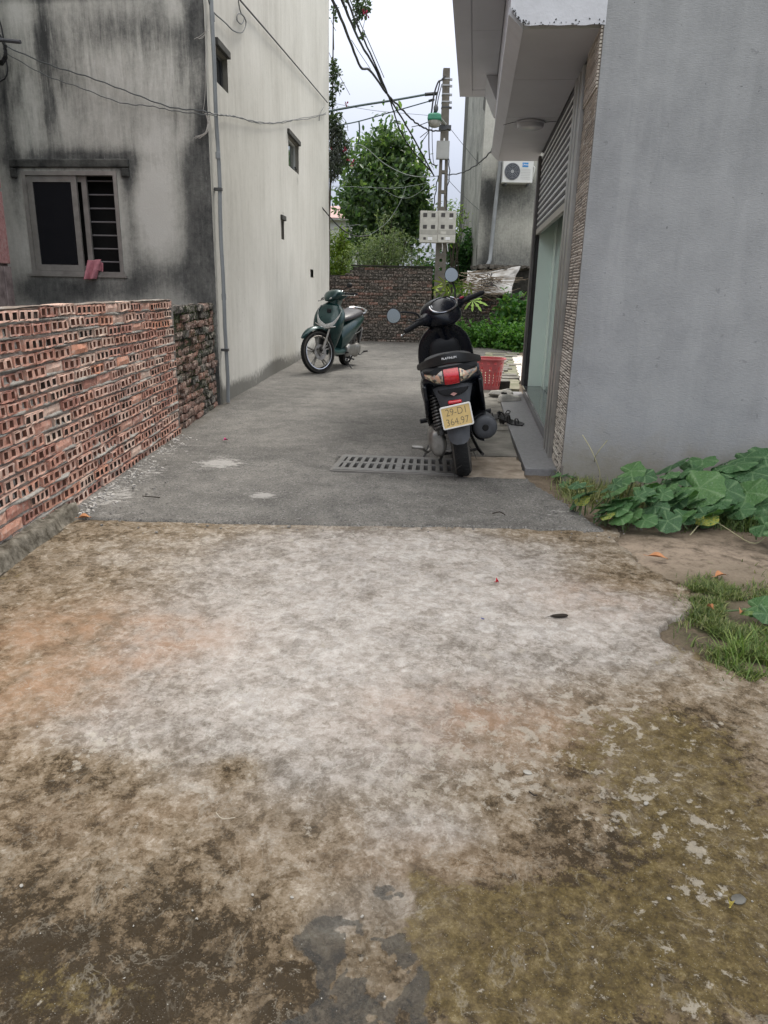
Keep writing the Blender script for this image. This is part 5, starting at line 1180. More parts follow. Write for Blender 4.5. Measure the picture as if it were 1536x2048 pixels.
        for s_ in (-1, 1):
            P = [(0.0, .635, .036), (s_ * .05, .652, .040), (s_ * .10, .685, .036), (s_ * .138, .745, .030), (s_ * .160, .82, .026), (s_ * .150, .88, .018)]
            mb = MB(); rings = []
            PP_ = crom([(onap(z, y) + .004, y, z) for y, z, h in P], 5); hs_ = np.interp(np.linspace(0, 5, len(PP_)), range(6), [p[2] for p in P])
            for q, h_ in zip(PP_, hs_): rings.append([q + Vector((dx_, 0, dz_)) for dx_, dz_ in ((-.02, -h_), (.008, -h_ * .9), (.014, 0), (.008, h_ * .9), (-.02, h_))])
            mb.loft(rings); mb.build('indicator_lamp', LENS, root, smooth=True)
        mb = MB(); mb.tube(crom([(onap(.61, y) + .012, y, .615 + abs(y) * .32) for y in (-.145, -.07, 0, .07, .145)], 5), .016, 8, flat=.6); mb.build('chrome_lip', CHR, root, smooth=True)
        mb = MB(); mb.loft([[Vector((onap(.84, 0) + .01, y * 1., z)) for y, z in ((-.035, .875), (.035, .875), (.028, .815), (-.028, .815))], [Vector((onap(.84, 0) + .022, y * .7, z)) for y, z in ((-.035, .865), (.035, .865), (.028, .825), (-.028, .825))]]); mb.build('front_badge', PLA, root, bevel=.004)
        mb = MB(); mb.loft(body([(hx + .135, hz - .012, .085, .016), (hx + .150, hz - .020, .070, .012)], 20)); mb.xf(SM_).build('headlamp', LENS, root, smooth=True)
        mb = MB(); mb.loft(upright([(.28, fx - .31, .07, .05, .03, 2), (.36, fx - .295, .10, .085, .05, 2.2), (.48, fx - .275, .115, .115, .05, 2.2), (.56, fx - .265, .125, .135, .05, 2.3), (.600, fx - .265, .13, .135, .05, 2.3)])); mb.build('inner_cover', PLA, root, smooth=True)
        mb = MB(); mb.tube([(fx - .0, .085, r + .02), (fx + .035, .095, r + .06)], .022, 8); mb.xf(SM_).build('brake_caliper', DKM_, root)
    # floor
    mb = MB(); mb.loft(body([(.40, .27, .12, .05, 3), (.50, .27, .15, .05, 3), (.70, .265, .155, .045, 3), (fx - .30, .29, .15, .05, 3), (fx - .22, .34, .12, .05, 3)])); mb.build('floorboard', PLA if not S else PNT, root, smooth=True)
    # rear body
    if S: rb = [(-.34, .74, .05, .03), (-.30, .735, .10, .055), (-.18, .70, .145, .09, 2.4, .1), (0, .65, .165, .135, 2.4, .12), (.2, .58, .168, .175, 2.5, .1), (.38, .50, .155, .20, 2.5, .05), (.52, .43, .125, .20, 2.5, 0), (.60, .38, .10, .17, 2.4, 0)]
    else: rb = [(-.300, .665, .09, .022), (-.285, .665, .130, .035), (-.24, .660, .165, .060, 2.5, .03), (-.15, .615, .190, .115, 2.6, .02), (.0, .565, .193, .165, 2.7, .02), (.18, .51, .182, .205, 2.7, .02), (.34, .47, .160, .215, 2.6, 0), (.47, .44, .125, .20, 2.5, 0), (.54, .42, .09, .17, 2.3, 0)]
    mb = MB(); mb.loft(body(rb)); mb.build('body_panel', PNT, root, smooth=True)
    se = [(-.24, .80, .06, .02), (-.20, .80, .115, .045), (-.05, .795, .145, .055), (.15, .775, .15, .055), (.35, .755, .14, .05), (.50, .725, .10, .045), (.58, .70, .05, .03)] if S else [(-.22, .755, .09, .02), (-.18, .752, .135, .036), (-.02, .748, .155, .040), (.15, .740, .155, .045), (.32, .722, .145, .045), (.45, .695, .105, .045), (.52, .67, .06, .035)]
    mb = MB(); mb.loft(body(se)); mb.build('seat', SEAT, root, smooth=True)
    if not S:
        # side skirts hanging behind the wheel arch
        for s_ in (-1, 1):
            mb = MB(); P = [(-.29, .64), (-.20, .66), (.0, .62), (.25, .50), (.45, .42), (.42, .25), (.20, .27), (.04, .34), (-.10, .42), (-.22, .49), (-.285, .56)]
            hw_s = lambda x, z: .175 + .014 * sin(min(1, (x + .3) / .5) * pi) - .10 * max(0, .42 - z)
            o_ = [Vector((x, s_ * hw_s(x, z), z)) for x, z in P]; mb.prism(o_, (0, -s_ * .022, 0)); mb.build('side_skirt', PNT, root, bevel=.007)
        # grab rail
        ts = np.linspace(-1, 1, 25); rings = []
        for t in ts:
            q = Vector((-.345 + .30 * abs(t) ** 2.2, -.188 * t, .790 - .055 * abs(t) ** 1.8)); hh_ = .034 - .014 * abs(t) ** 2; td = Vector((.30 * 2.2 * abs(t) ** 1.2 * (1 if t > 0 else -1), -.188, 0)).normalized(); nr = Vector((td.y, -td.x, 0))
            rings.append([q + nr * dx_ + Vector((0, 0, dz_ * hh_)) for dx_, dz_ in ((.0, -1), (.009, -.8), (.013, 0), (.008, .85), (-.004, 1), (-.016, .85), (-.016, -.8))])
        mb = MB(); mb.loft(rings); gr_ = mb.build('grab_rail', simple('rail_black', (.018, .019, .021), .4, var=.3, spec=.35), root, smooth=True)
        text('PLATINUM', .018, (-.3605, .0, .792), (pi / 2, 0, -pi / 2), WLET, gr_, .0004, sx=1.0)
        mb = MB(); mb.loft(body([(-.33, .722, .12, .022), (-.26, .72, .160, .028), (-.12, .72, .17, .03)])); mb.build('tail_cover', PLA, root, smooth=True)
        # tail lamps: red centre between two clear indicators
        RED = NB('red_lens'); rv = RED.vor(70, None, 'F1', 'Distance'); RED.col(RED.ramp(rv, [(.1, (.34, .003, .008)), (.6, (.52, .010, .02))])).set(Roughness=.10, Coat_Weight=1.0); RED = RED.m
        AMB = NB('clear_amber_lens'); av = AMB.vor(65, None, 'F1', 'Color'); asx = AMB.n.new('ShaderNodeSeparateColor'); AMB.lk(av, asx.inputs[0]); AMB.col(AMB.ramp(asx.outputs[0], [(.1, (.10, .09, .08)), (.35, (.42, .40, .36)), (.6, (.55, .30, .20)), (.8, (.70, .62, .42)), (1, (.22, .2, .18))])).set(Roughness=.1, Coat_Weight=1.0); AMB = AMB.m
        def patch(y0_, y1_, zt_f, zb_f, x_off, n=12, m=6):
            mb = MB(); G = []
            for i in range(n + 1):
                y = y0_ + (y1_ - y0_) * i / n; zt1, zb1 = zt_f(y), zb_f(y); row = []
                for j in range(m + 1):
                    z = zb1 + (zt1 - zb1) * j / m; row.append(Vector((-.352 + .085 * (abs(y) / .155) ** 2.2 + x_off + .02 * ((j / m - .5) * 2) ** 2 , y, z)))
                G.append(row)
            vs = [p for r_ in G for p in r_]; b_ = len(vs); vs += [p + Vector((.04, 0, 0)) for p in vs]; fs = []
            W1 = m + 1
            for i in range(n):
                for j in range(m): a = i * W1 + j; fs += [(a, a + 1, a + W1 + 1, a + W1), (a + b_, a + W1 + b_, a + W1 + 1 + b_, a + 1 + b_)]
            for i in range(n): fs += [(i * W1, (i + 1) * W1, (i + 1) * W1 + b_, i * W1 + b_), (i * W1 + m, i * W1 + m + b_, (i + 1) * W1 + m + b_, (i + 1) * W1 + m)]
            for j in range(m): fs += [(j, j + b_, j + 1 + b_, j + 1), (n * W1 + j, n * W1 + j + 1, n * W1 + j + 1 + b_, n * W1 + j + b_)]
            return mb.add(vs, fs)
        zt_f = lambda y: .712 + .016 * (1 - (abs(y) / .158) ** 2) + .04 * max(0, abs(y) - .05); zb_f = lambda y: .645 + .040 * (abs(y) / .158) ** 2.6
        patch(-.172, .172, lambda y: zt_f(y) + .008, lambda y: zb_f(y) - .008, .004, 24).build('lamp_housing', GRY, root, smooth=True)
        patch(-.043, .043, lambda y: zt_f(y) + .002, lambda y: zb_f(y) - .006, -.006).build('tail_lamp', RED, root, smooth=True)
        for s_ in (-1, 1): patch(*( (s_ * .051, s_ * .155) ), zt_f, zb_f, -.003).build('indicator_lamp', AMB, root, smooth=True)
        # rear mudguard and number plate
        mb = MB(); rings = []
        for z, x, hw_m, cv in ((.655, -.285, .135, .08), (.60, -.312, .115, .06), (.54, -.322, .095, .04), (.46, -.322, .080, .03), (.40, -.318, .074, .03), (.345, -.322, .068, .025), (.305, -.330, .062, .02), (.285, -.335, .045, .01), (.276, -.336, .022, .0)):
            rg = [Vector((x + cv * (t * t), hw_m * t, z)) for t in np.linspace(-1, 1, 11)] + [Vector((x + .02 + cv * (t * t), hw_m * .96 * t, z)) for t in np.linspace(1, -1, 11)]
            rings.append(rg)
        mb.loft(rings); mg = mb.build('rear_mudguard', GRY, root, smooth=True)
        mb = MB(); mb.loft([[Vector((-.322 + d_, .092 * cos(k) * s1, .608 - .045 * max(0, sin(k)) * s1 + .004)) for k in np.linspace(0, pi, 12)] for d_, s1 in ((0, 1), (-.014, .9), (-.018, .6))]); mb.build('mudguard_visor', PLA, root, smooth=True)
        mb = MB(); mb.prism([(-.3455, .020, .583), (-.3455, 0, .592), (-.3455, -.020, .583), (-.3455, 0, .570)], (-.003, 0, 0)); mb.build('rear_badge', simple('pink_badge', (.55, .30, .28), .3, .3), root)
        mb = MB(); mb.tube([(-.330, .030, .532), (-.330, -.030, .532)], .0125, 12); mb.sphere((-.33, .03, .532), .0125, 10); mb.sphere((-.33, -.03, .532), .0125, 10); mb.build('rear_reflector', RED, root, smooth=True)
        YEL = simple('yellow_plate', (.66, .48, .20), .5, var=.18, scale=14); PL = empty('number_plate', (-.352, 0, .452), (radians(0), radians(-4), -pi / 2), root); PL.scale = (.90, .9, .92)
        def rrect(w_, h_, r_, y, n=5):
            P = []
            for cx, cz, a0_ in ((w_ / 2 - r_, h_ / 2 - r_, 0), (-w_ / 2 + r_, h_ / 2 - r_, pi / 2), (-w_ / 2 + r_, -h_ / 2 + r_, pi), (w_ / 2 - r_, -h_ / 2 + r_, 1.5 * pi)):
                for k in range(n): a = a0_ + pi / 2 * k / (n - 1); P.append(Vector((cx + r_ * cos(a), y, cz + r_ * sin(a))))
            return P
        WPL = simple('white_plate_frame', (.72, .71, .68), .45, var=.12)
        mb = MB(); mb.loft([rrect(.205, .148, .012, .004), rrect(.205, .148, .012, -.005), rrect(.201, .144, .010, -.007), rrect(.187, .130, .007, -.007), rrect(.187, .130, .007, -.003)]); mb.build('plate_frame', WPL, PL)
        mb = MB(); mb.loft([rrect(.186, .129, .006, -.001), rrect(.186, .129, .006, -.0035)]); mb.build('plate', YEL, PL)
        INK = simple('faded_plate_ink', (.17, .14, .085), .6, var=.3, scale=40)
        text('29-D1', .066, (.004, -.0038, .030), (pi / 2, 0, 0), INK, PL, .0004, 'lettering', -.0006, .86)
        text('364.97', .066, (-.001, -.0038, -.034), (pi / 2, 0, 0), INK, PL, .0004, 'lettering', -.0006, .86)
    else:
        mb = MB(); mb.tube(crom([(-.10, .135, .80), (-.24, .145, .83), (-.34, .09, .85), (-.365, 0, .855), (-.34, -.09, .85), (-.24, -.145, .83), (-.10, -.135, .80)], 5), .014, 8); mb.build('grab_rail', CHR, root, smooth=True)
        mb = MB(); mb.loft(body([(-.37, .71, .05, .025), (-.33, .715, .09, .035), (-.28, .72, .11, .035)])); mb.build('tail_lamp', simple('red_lens_tall', (.45, .01, .02), .15, coat=1), root, smooth=True)
        mb = MB(); mb.loft([[Vector((x, y, z)) for y, z in ((-.08, z0_), (.08, z0_), (.08, z0_ + .015), (-.08, z0_ + .015))] for x, z0_ in ((-.2, .62), (-.34, .55), (-.42, .40))]); mb.build('rear_mudguard', PLA, root)
        for s_ in (-1, 1): mb = MB(); mb.tube(crom([(.30, s_ * .172, .52), (.12, s_ * .180, .545), (-.05, s_ * .172, .58)], 5), .007, 6); mb.build('chrome_trim', CHR, root, smooth=True)
        for s_ in (-1, 1): mb = MB(); mb.tube([(.52, s_ * .13, .26), (.56, s_ * .20, .27)], .012, 8); mb.build('footrest', DKM_, root)
    # engine, belt case, exhaust, spring, stands
    mb = MB(); mb.loft(body([(-.14, .255, .02, .05, 2.2, 0), (-.12, .26, .050, .085, 2.2, 0), (0, .26, .064, .110, 2.2, 0), (.12, .27, .048, .085, 2.3, 0), (.30, .28, .048, .085, 2.3, 0), (.42, .28, .045, .10, 2.2, 0), (.50, .28, .03, .06, 2, 0)], 24, .135)); ec = mb.build('belt_case', MET, root, smooth=True)
    mb = MB()
    mb.loft(body([(-.09, .245, .022, .06, 2.2, 0), (-.04, .25, .035, .075, 2.5, 0), (.15, .27, .04, .08, 2.5, 0)], 20, .07))
    for k in range(4): mb.box((-.085 + k * .002, .082, .20 + k * .033), (.04, .055, .010))
    for a in range(6): mb.tube([(-.02 + .09 * cos(a), .165, .26 + .085 * sin(a)), (-.02 + .09 * cos(a), .175, .26 + .085 * sin(a))], .009, 6)
    mb.build('gear_case', MET, ec)
    mb = MB(); mb.box((.42, 0, .30), (.26, .16, .17)); mb.box((.2, .02, .36), (.3, .14, .10)); mb.box((.15, 0, .46), (.5, .20, .12)); mb.build('engine', DKM_, root, bevel=.02)
    mb = MB(); mb.loft([[Vector((x, -.165 + .0 + rr_ * cos(k), zc1 + rr_ * sin(k))) for k in np.linspace(0, 2 * pi, 24, endpoint=False)] for x, zc1, rr_ in ((-.235, .335, .030), (-.236, .335, .034), (-.232, .335, .058), (-.222, .335, .070), (-.20, .333, .075), (.0, .32, .076), (.12, .31, .068), (.17, .305, .03))]); mu = mb.build('muffler', GRY if not S else DKM_, root, smooth=True, sharp=50)
    mb = MB(); mb.lathe([(.001, -.002), (.016, -.002), (.020, .004), (.020, .012), (.016, .012), (.016, .001), (.001, .001)], (-.240, -.165, .335), 'x', 18); mb.build('exhaust_outlet', BLK, mu)
    mb = MB(); ks2 = np.linspace(-.9, 2.3, 14) - pi; rings = [[Vector((x, -.165 + q_ * cos(k + pi), .333 - q_ * sin(k + pi) * -1)) for q_ in (.082, .088)] for x, k in ()]
    P = [(-.165 + .083 * cos(a), .333 + .083 * sin(a)) for a in np.linspace(pi * .55, pi * 1.45 + pi * .1, 10) + pi]; mb2 = MB()
    A1 = [Vector((-.20, y, z)) for y, z in P]; B1 = [Vector((.10, y, z)) for y, z in P]; o1 = [Vector((-.20, -.165 + (y + .165) * 1.07, .333 + (z - .333) * 1.07)) for y, z in P]; o2 = [Vector((.10, q.y, q.z)) for q in o1]
    mb2.loft([A1 + o1[::-1], B1 + o2[::-1]]); mb2.build('heat_shield', PLA, mu, smooth=True)
    mb = MB(); mb.tube([(.15, -.155, .30), (.30, -.10, .22), (.42, -.03, .20)], .016, 8); mb.build('exhaust_pipe', DKM_, root, smooth=True)
    sp0, sp1 = Vector((-.20, .108, .345)), Vector((-.17, .125, .60)) 
    mb = MB(); N_ = 110; dv = (sp1 - sp0); du_ = dv.normalized(); e1 = du_.cross(Vector((1, 0, 0))).normalized(); e2 = du_.cross(e1)
    mb.tube([sp0 + dv * (.1 + .85 * k / N_) + (e1 * cos(k * 2 * pi * 11 / N_) + e2 * sin(k * 2 * pi * 11 / N_)) * .027 for k in range(N_ + 1)], .0058, 6); mb.build('shock_spring', simple('spring_steel_' + kind, (.16, .155, .15), .4, .6), root, smooth=True)
    mb = MB(); mb.tube([sp0 - dv * .05, sp1], .014, 8); mb.tube([sp0 - dv * .08, sp0 + dv * .04], .022, 8); mb.build('shock_absorber', DKM_, root, smooth=True)
    mb = MB(); mb.tube(crom([(.02, .175, .235), (-.02, .20, .20), (-.06, .215, .20), (-.11, .235, .235), (-.12, .27, .25)], 5), .009, 8); mb.tube([(-.115, .235, .245), (-.125, .30, .262)], .013, 8); mb.build('kick_lever', DKM_ if S else MET, root, smooth=True)
    mb = MB(); foot = Vector((.50, .26, .045 if not S else .052))
    mb.tube(crom([(.55, .12, .26), (.54, .19, .15), foot, foot + Vector((-.02, .05, -.006)), foot + Vector((-.06, .05, 0))], 5), .008, 8); mb.build('side_stand', DKM_, root, smooth=True)
    mb = MB()
    for s_ in (-1, 1): mb.tube([(.34, s_ * .08, .22), (.12, s_ * .12, .13), (.02, s_ * .14, .115)], .011, 8)
    mb.tube([(.12, -.12, .13), (.12, .12, .13)], .009, 8); mb.build('centre_stand', DKM_, root, smooth=True)
    if not S:
        for s_ in (-1, 1): mb = MB(); mb.tube([(.20, s_ * .16, .36), (.18, s_ * .235, .36)], .016, 8); mb.build('footrest', PLA, root, smooth=True)
        mb = MB(); mb.tube(crom([(-.10, .045, .20), (-.16, .03, .17), (-.20, -.01, .13), (-.21, .04, .10), (-.19, .06, .05), (-.17, .06, .012)], 5), .0022, 5); mb.tube(crom([(-.14, -.02, .28), (-.20, -.06, .22), (-.15, -.08, .17), (-.10, -.09, .12)], 5), .0022, 5); mb.build('loose_wire', DKM_, root)
    return root
sc1 = scooter('low', (0.515, 4.60, .012), radians(87.2), radians(-10.5), radians(36), 'black scooter seen from behind, yellow number plate, leaning on its stand over the drain grate')
sc2 = scooter('tall', (-.665, 11.42, .012), radians(-104.5), radians(-8.5), radians(-33), 'dark green scooter with its front wheel turned, parked against the plaster wall')
# ================================================================== VEGETATION
def leaf_mat(name, cols, rough=.5, trans=.25, attr='rnd'):
    b = NB(name); f = b.attr(attr); n = b.noise(3, 3, .6); c = b.ramp(f, [(i / (len(cols) - 1), q) for i, q in enumerate(cols)]); b.col(c); b.set(Roughness=rough)
    tr = b.n.new('ShaderNodeBsdfTranslucent'); b.lk(b.mix(1, c, (1.5, 1.7, .7), 'MULTIPLY'), tr.inputs['Color']); ms = b.n.new('ShaderNodeMixShader'); ms.inputs[0].default_value = trans
    b.lk(b.b.outputs[0], ms.inputs[1]); b.lk(tr.outputs[0], ms.inputs[2]); b.lk(ms.outputs[0], b.n['Material Output'].inputs['Surface']); return b.m
def leafcloud(name, cen, n, size, mat, parent=None, loc=(0, 0, 0), slim=.45, shell=.55, droop=.2, clump=0.0, up=.3):
    """cen: (x, y, z, rx, ry, rz) ellipsoids; leaf = 2 bent quads, per leaf a random value, higher if it points up"""
    cen = np.array(cen, float); vol = (cen[:, 3] * cen[:, 4] * cen[:, 5]) ** .75; pick = RNG.choice(len(cen), n, p=vol / vol.sum()); c = cen[pick]
    d = RNG.normal(size=(n, 3)); d /= np.linalg.norm(d, axis=1)[:, None]; rr = shell + (1 - shell) * RNG.random(n); rr = rr * (1 + .18 * RNG.normal(size=n) * .6)
    P = c[:, :3] + d * rr[:, None] * c[:, 3:6]
    if clump:
        K = max(8, n // 14); seeds = P[RNG.choice(n, K)]; idx = RNG.integers(0, K, n); P = seeds[idx] + RNG.normal(size=(n, 3)) * clump; 
    ax = d * .9 + RNG.normal(size=(n, 3)) * .65 + np.array([0, 0, up - droop]); ax /= np.linalg.norm(ax, axis=1)[:, None]
    nr = RNG.normal(size=(n, 3)) + np.array([0, 0, 1.1]) + d * .5; sd = np.cross(ax, nr); sd /= np.linalg.norm(sd, axis=1)[:, None] + 1e-9; nn = np.cross(sd, ax)
    s = size * (.6 + .8 * RNG.random(n))[:, None]; w = slim * s
    v0 = P; v1 = P + ax * s * .35 + sd * w * .5 + nn * s * .05; v2 = P + ax * s * .75 + sd * w * .42; v3 = P + ax * s - nn * s * .12; v4 = P + ax * s * .75 - sd * w * .42; v5 = P + ax * s * .35 - sd * w * .5 + nn * s * .05
    V = np.stack([v0, v1, v2, v3, v4, v5], 1).reshape(-1, 3); b = np.arange(n)[:, None] * 6
    F = np.concatenate([b + np.array([0, 1, 2, 3]), b + np.array([0, 3, 4, 5])])
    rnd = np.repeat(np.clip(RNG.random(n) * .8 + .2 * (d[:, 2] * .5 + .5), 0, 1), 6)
    o = link_mesh(name, arr_mesh(name, V, F, {'rnd': rnd}, smooth=False), mat, parent, loc); return o
BARK = simple('bark', (.12, .10, .08), .95, var=.5, scale=12, bump=.8)
def px_bl(lst, y):
    R = []
    for px, py, r, yo in lst: p = at(px, py, y + yo); R.append((p.x, p.y, p.z, r, r * .9, r * .95))
    return R
JK = leaf_mat('jackfruit_leaves', [(.036, .070, .040), (.056, .105, .052), (.080, .140, .062), (.125, .195, .080), (.21, .29, .11)], .32, .34)
tr = empty('jackfruit_tree', (at(770, 540, 21).x, 21, 0)); tag(tr, 'dense dark green broad-leaved tree rising behind the far brick wall', 'tree')
TO = Vector((tr.location))
bl = px_bl([(775, 262, .34, 0), (760, 300, .55, 0), (800, 300, .5, .2), (745, 345, .8, 0), (815, 345, .62, 0), (718, 395, .62, 0), (765, 395, .95, -.3), (825, 395, .60, 0), (735, 440, .70, 0), (800, 445, .85, -.2), (770, 480, .85, -.2), (705, 400, .45, .3), (838, 430, .42, 0), (738, 490, .55, 0)], 21)
bl = [(x - TO.x, y - TO.y, z, a, b_, c_) for x, y, z, a, b_, c_ in bl]
leafcloud('crown', bl, 12500, .150, JK, tr, slim=.46, shell=.30, clump=.13, up=.6)
mb = MB(); mb.tube([(.0, 0, -.1), (.03, 0, 1.2), (-.02, 0, 2.4), (.02, 0, 3.6), (.0, 0, 4.7)], [.16, .14, .11, .07, .03], 10)
for x, y, z, a, b_, c_ in bl[1:10]: mb.tube([(0, 0, max(1.3, z - .9)), (x * .5, y * .5, z - .35), (x, y, z)], [.05, .03, .012], 6)
mb.build('trunk', BARK, tr, smooth=True)
def bush(name, label, cat, lst, y, n, size, cols, slim=.45, clump=.05, group=None, shell=.3, up=.3, trans=.3, droop=.1, rough=.5):
    b_ = px_bl(lst, y); cx = sum(q[0] for q in b_) / len(b_); r = empty(name, (cx, y, 0)); tag(r, label, cat, group)
    bl_ = [(q[0] - cx, q[1] - y, *q[2:]) for q in b_]; leafcloud('foliage', bl_, n, size, leaf_mat(name + '_leaf_' + cat, cols, rough, trans), r, slim=slim, clump=clump, shell=shell, up=up, droop=droop)
    mb = MB()
    for q in bl_:
        for k in range(3): mb.tube([(q[0] * .5 + random.uniform(-.1, .1), q[1] * .5, 0), (q[0] * .8 + random.uniform(-.1, .1), q[1], q[2] * .5), (q[0] + random.uniform(-.2, .2), q[1], q[2] + q[5] * .6)], [.018, .012, .004], 5)
    mb.build('stem', BARK, r); return r
bush('yellow_green_shrub', 'bright yellow-green shrub beside the plaster house above the far wall', 'shrub', [(675, 480, .38, 0), (672, 520, .50, 0), (690, 510, .35, 0), (668, 550, .5, 0)], 19.2, 2600, .085, [(.06, .12, .02), (.12, .19, .03), (.21, .27, .04), (.10, .17, .03)], .35)
bush('grey_green_shrub', 'loose grey-green shrub with thin twigs in front of the tall tree', 'shrub', [(740, 500, .45, 0), (775, 480, .42, 0), (800, 505, .50, 0), (835, 515, .45, 0), (715, 520, .45, 0), (775, 525, .7, 0), (770, 445, .22, 0)], 18.3, 4600, .062, [(.07, .12, .055), (.14, .19, .10), (.24, .28, .17), (.09, .14, .06)], .30, .07)
bush('leafy_hedge', 'green leafy hedge between the utility pole and the concrete building', 'hedge', [(905, 500, .42, 0), (935, 495, .48, 0), (925, 540, .60, 0), (955, 530, .5, .3), (893, 560, .35, 0), (945, 570, .5, 0)], 18.6, 4200, .10, [(.018, .065, .022), (.035, .10, .03), (.06, .15, .045), (.10, .20, .06)], .5)
bush('bamboo_sprig', 'thin light green bamboo-like sprig showing beside the meter cabinets', 'sprig', [(908, 420, .16, 0), (917, 440, .16, 0), (908, 470, .18, 0)], 18.0, 320, .10, [(.12, .22, .04), (.22, .34, .08), (.30, .40, .10)], .22, .08, trans=.4)
bush('undergrowth', 'low bright green weeds spreading along the foot of the low brick wall', 'weeds', [(925, 678, .34, 0), (955, 672, .36, 0), (985, 678, .40, -.3), (1010, 680, .42, -.5), (1035, 688, .42, -.8), (1050, 690, .45, -.8)], 15.9, 7600, .075, [(.03, .10, .02), (.06, .17, .03), (.11, .25, .04), (.17, .32, .06)], .5, .05, shell=.2)
bush('leafy_bush', 'taller leafy bush against the low brick wall beside the glass door jamb', 'bush', [(1022, 645, .40, 0), (1012, 665, .38, 0), (1040, 640, .42, .1), (1030, 615, .26, 0), (1045, 665, .4, 0)], 15.9, 2600, .13, [(.025, .085, .018), (.045, .14, .03), (.08, .20, .04), (.20, .30, .06)], .42, .08, shell=.3)
# bougainvillea hanging round the corner of the plaster house
vn_ = empty('bougainvillea', (-1.30, 16.3, 0)); tag(vn_, 'bougainvillea hanging round the far corner of the plaster house', 'climbing plant')
def vb(lst, y=16.3): return [(at(px, py, y).x + 1.30, 0, at(px, py, y).z, r, r * .8, r * hz_) for px, py, r, hz_ in lst]
VL = leaf_mat('vine_leaves', [(.04, .075, .035), (.07, .11, .06), (.11, .15, .08)], .6, .2); VG = leaf_mat('grey_vine', [(.09, .10, .085), (.14, .155, .13), (.06, .09, .05)], .8, .1)
leafcloud('hanging_stems', vb([(668, 262, .20, 1.3), (672, 295, .22, 1.6), (668, 325, .18, 1.5), (664, 350, .12, 1.2)]), 2600, .06, VG, vn_, slim=.30, droop=1.2, shell=.1)
leafcloud('leaves', vb([(665, 240, .20, .8), (680, 262, .14, 1), (690, 290, .14, 1), (690, 320, .12, 1.4), (665, 130, .09, 1.2), (668, 150, .14, 1.2), (676, 175, .12, .8), (664, 205, .09, 1.5), (661, 190, .08, 1), (675, 340, .12, 1)]), 1150, .065, VL, vn_, slim=.55, shell=.2)
leafcloud('high_leaves', vb([(715, 8, .14, 1.2), (725, 22, .12, 1), (712, 35, .09, 1.6), (735, 12, .08, 1), (690, 6, .07, 1), (668, 20, .07, 1.5), (708, 50, .05, 1), (726, 72, .05, .8), (667, 38, .05, .8)]), 330, .07, VL, vn_, slim=.6, shell=.1)
PKF = simple('magenta_bracts', (.50, .04, .12), .6)
mb = MB()
for px, py in ((733, 26), (729, 22), (688, 298), (690, 303), (693, 208), (706, 324), (704, 330), (664, 298), (735, 31), (697, 322)):
    c = at(px, py, 16.2) - vn_.location
    for k in range(4): d = Vector((random.uniform(-1, 1), random.uniform(-1, 1), random.uniform(-1, 1))).normalized() * .04; e = d.cross(Vector((.3, .5, .8))).normalized() * .02; mb.add([c, c + d + e, c + d * 1.5, c + d - e], [(0, 1, 2, 3)])
tag(mb.build('flowers', PKF, vn_, fix=False), kind='stuff')
mb = MB()
for P in ([(658, 105), (670, 135), (688, 168), (700, 190)], [(659, 150), (672, 180), (668, 215)], [(662, 40), (668, 55), (672, 62)], [(716, 0), (714, 30), (710, 55)], [(730, 0), (731, 30), (722, 75)], [(660, 210), (690, 240), (696, 262)], [(675, 255), (693, 285), (688, 330)], [(667, 60), (668, 100)]):
    mb.tube(crom([at(x, y, 16.25) - vn_.location for x, y in P], 5), .005, 5)
mb.tube([(-.02, .1, 0), (.0, .1, 2.5), (.05, .05, 3.6), (.08, 0, 4.6), (.10, 0, 6.8)], [.03, .025, .02, .015, .01], 6)
mb.build('stem', BARK, vn_)
# distant house
dh = empty('distant_house', (-3.2, 45, 0)); tag(dh, 'distant white house with a faded pink roof beyond the shrubs', 'house')
mb = MB(); mb.bbox(-4, 3.2, 0, 5, 0, 4.85); mb.build('wall', simple('far_white_wall', (.50, .49, .47), .8, var=.2, scale=1), dh)
mb = MB(); mb.prism([(-4.2, -.3, 4.86), (3.3, -.3, 4.86), (3.3, 2.5, 5.75), (-4.2, 2.5, 5.75)], (0, 0, .08)); mb.build('roof', simple('faded_pink_roof', (.45, .30, .28), .8, var=.2, scale=2), dh)
mb = MB(); mb.bbox(-4.2, 3.3, -.35, -.30, 4.80, 4.9); mb.build('gutter', simple('gutter_grey', (.25, .24, .23), .6), dh)
for x in (-1.6, .1, 1.7): mb = MB(); mb.bbox(x, x + .9, -.02, .0, 2.6, 3.9); mb.build('window', BLK, dh)

bush('distant_thicket', 'dark green thicket filling the gap behind the far brick wall', 'thicket', [(x_, 560 + (i % 2) * 25, .9, i % 3 * .4) for i, x_ in enumerate(range(640, 990, 32))], 22.5, 9000, .14, [(.015, .045, .015), (.03, .08, .022), (.05, .12, .03)], .5, .08, shell=.1)
# papaya plant with fingered leaves
def fingered(seed, R=.26):
    rs = random.Random(seed); mb = MB(); nL = 7
    for k in range(nL):
        a = radians(-130 + 260 * k / (nL - 1)); l = R * (1 - .32 * abs(k - 3) / 3) * rs.uniform(.9, 1.1); dx, dy = cos(a), sin(a); dr_ = rs.uniform(.25, .5)
        pts = [(0, 0), (.35, .10), (.5, .22), (.62, .10), (.78, .18), (1, 0), (.78, -.18), (.62, -.10), (.5, -.22), (.35, -.10)]
        mb.add([(l * (u * dx - v * .62 * dy), l * (u * dy + v * .62 * dx), -dr_ * l * u * u + .01) for u, v in pts], [tuple(range(len(pts)))])
    return mb
PPL = NB('papaya_leaf'); PPL.col(PPL.ramp(PPL.rnd(), [(.1, (.10, .21, .025)), (.5, (.20, .33, .04)), (.9, (.33, .42, .07))])).set(Roughness=.5); PPL = PPL.m
pm = [mesh_of(fingered(i), 'papaya_leaf', [PPL]) for i in range(3)]
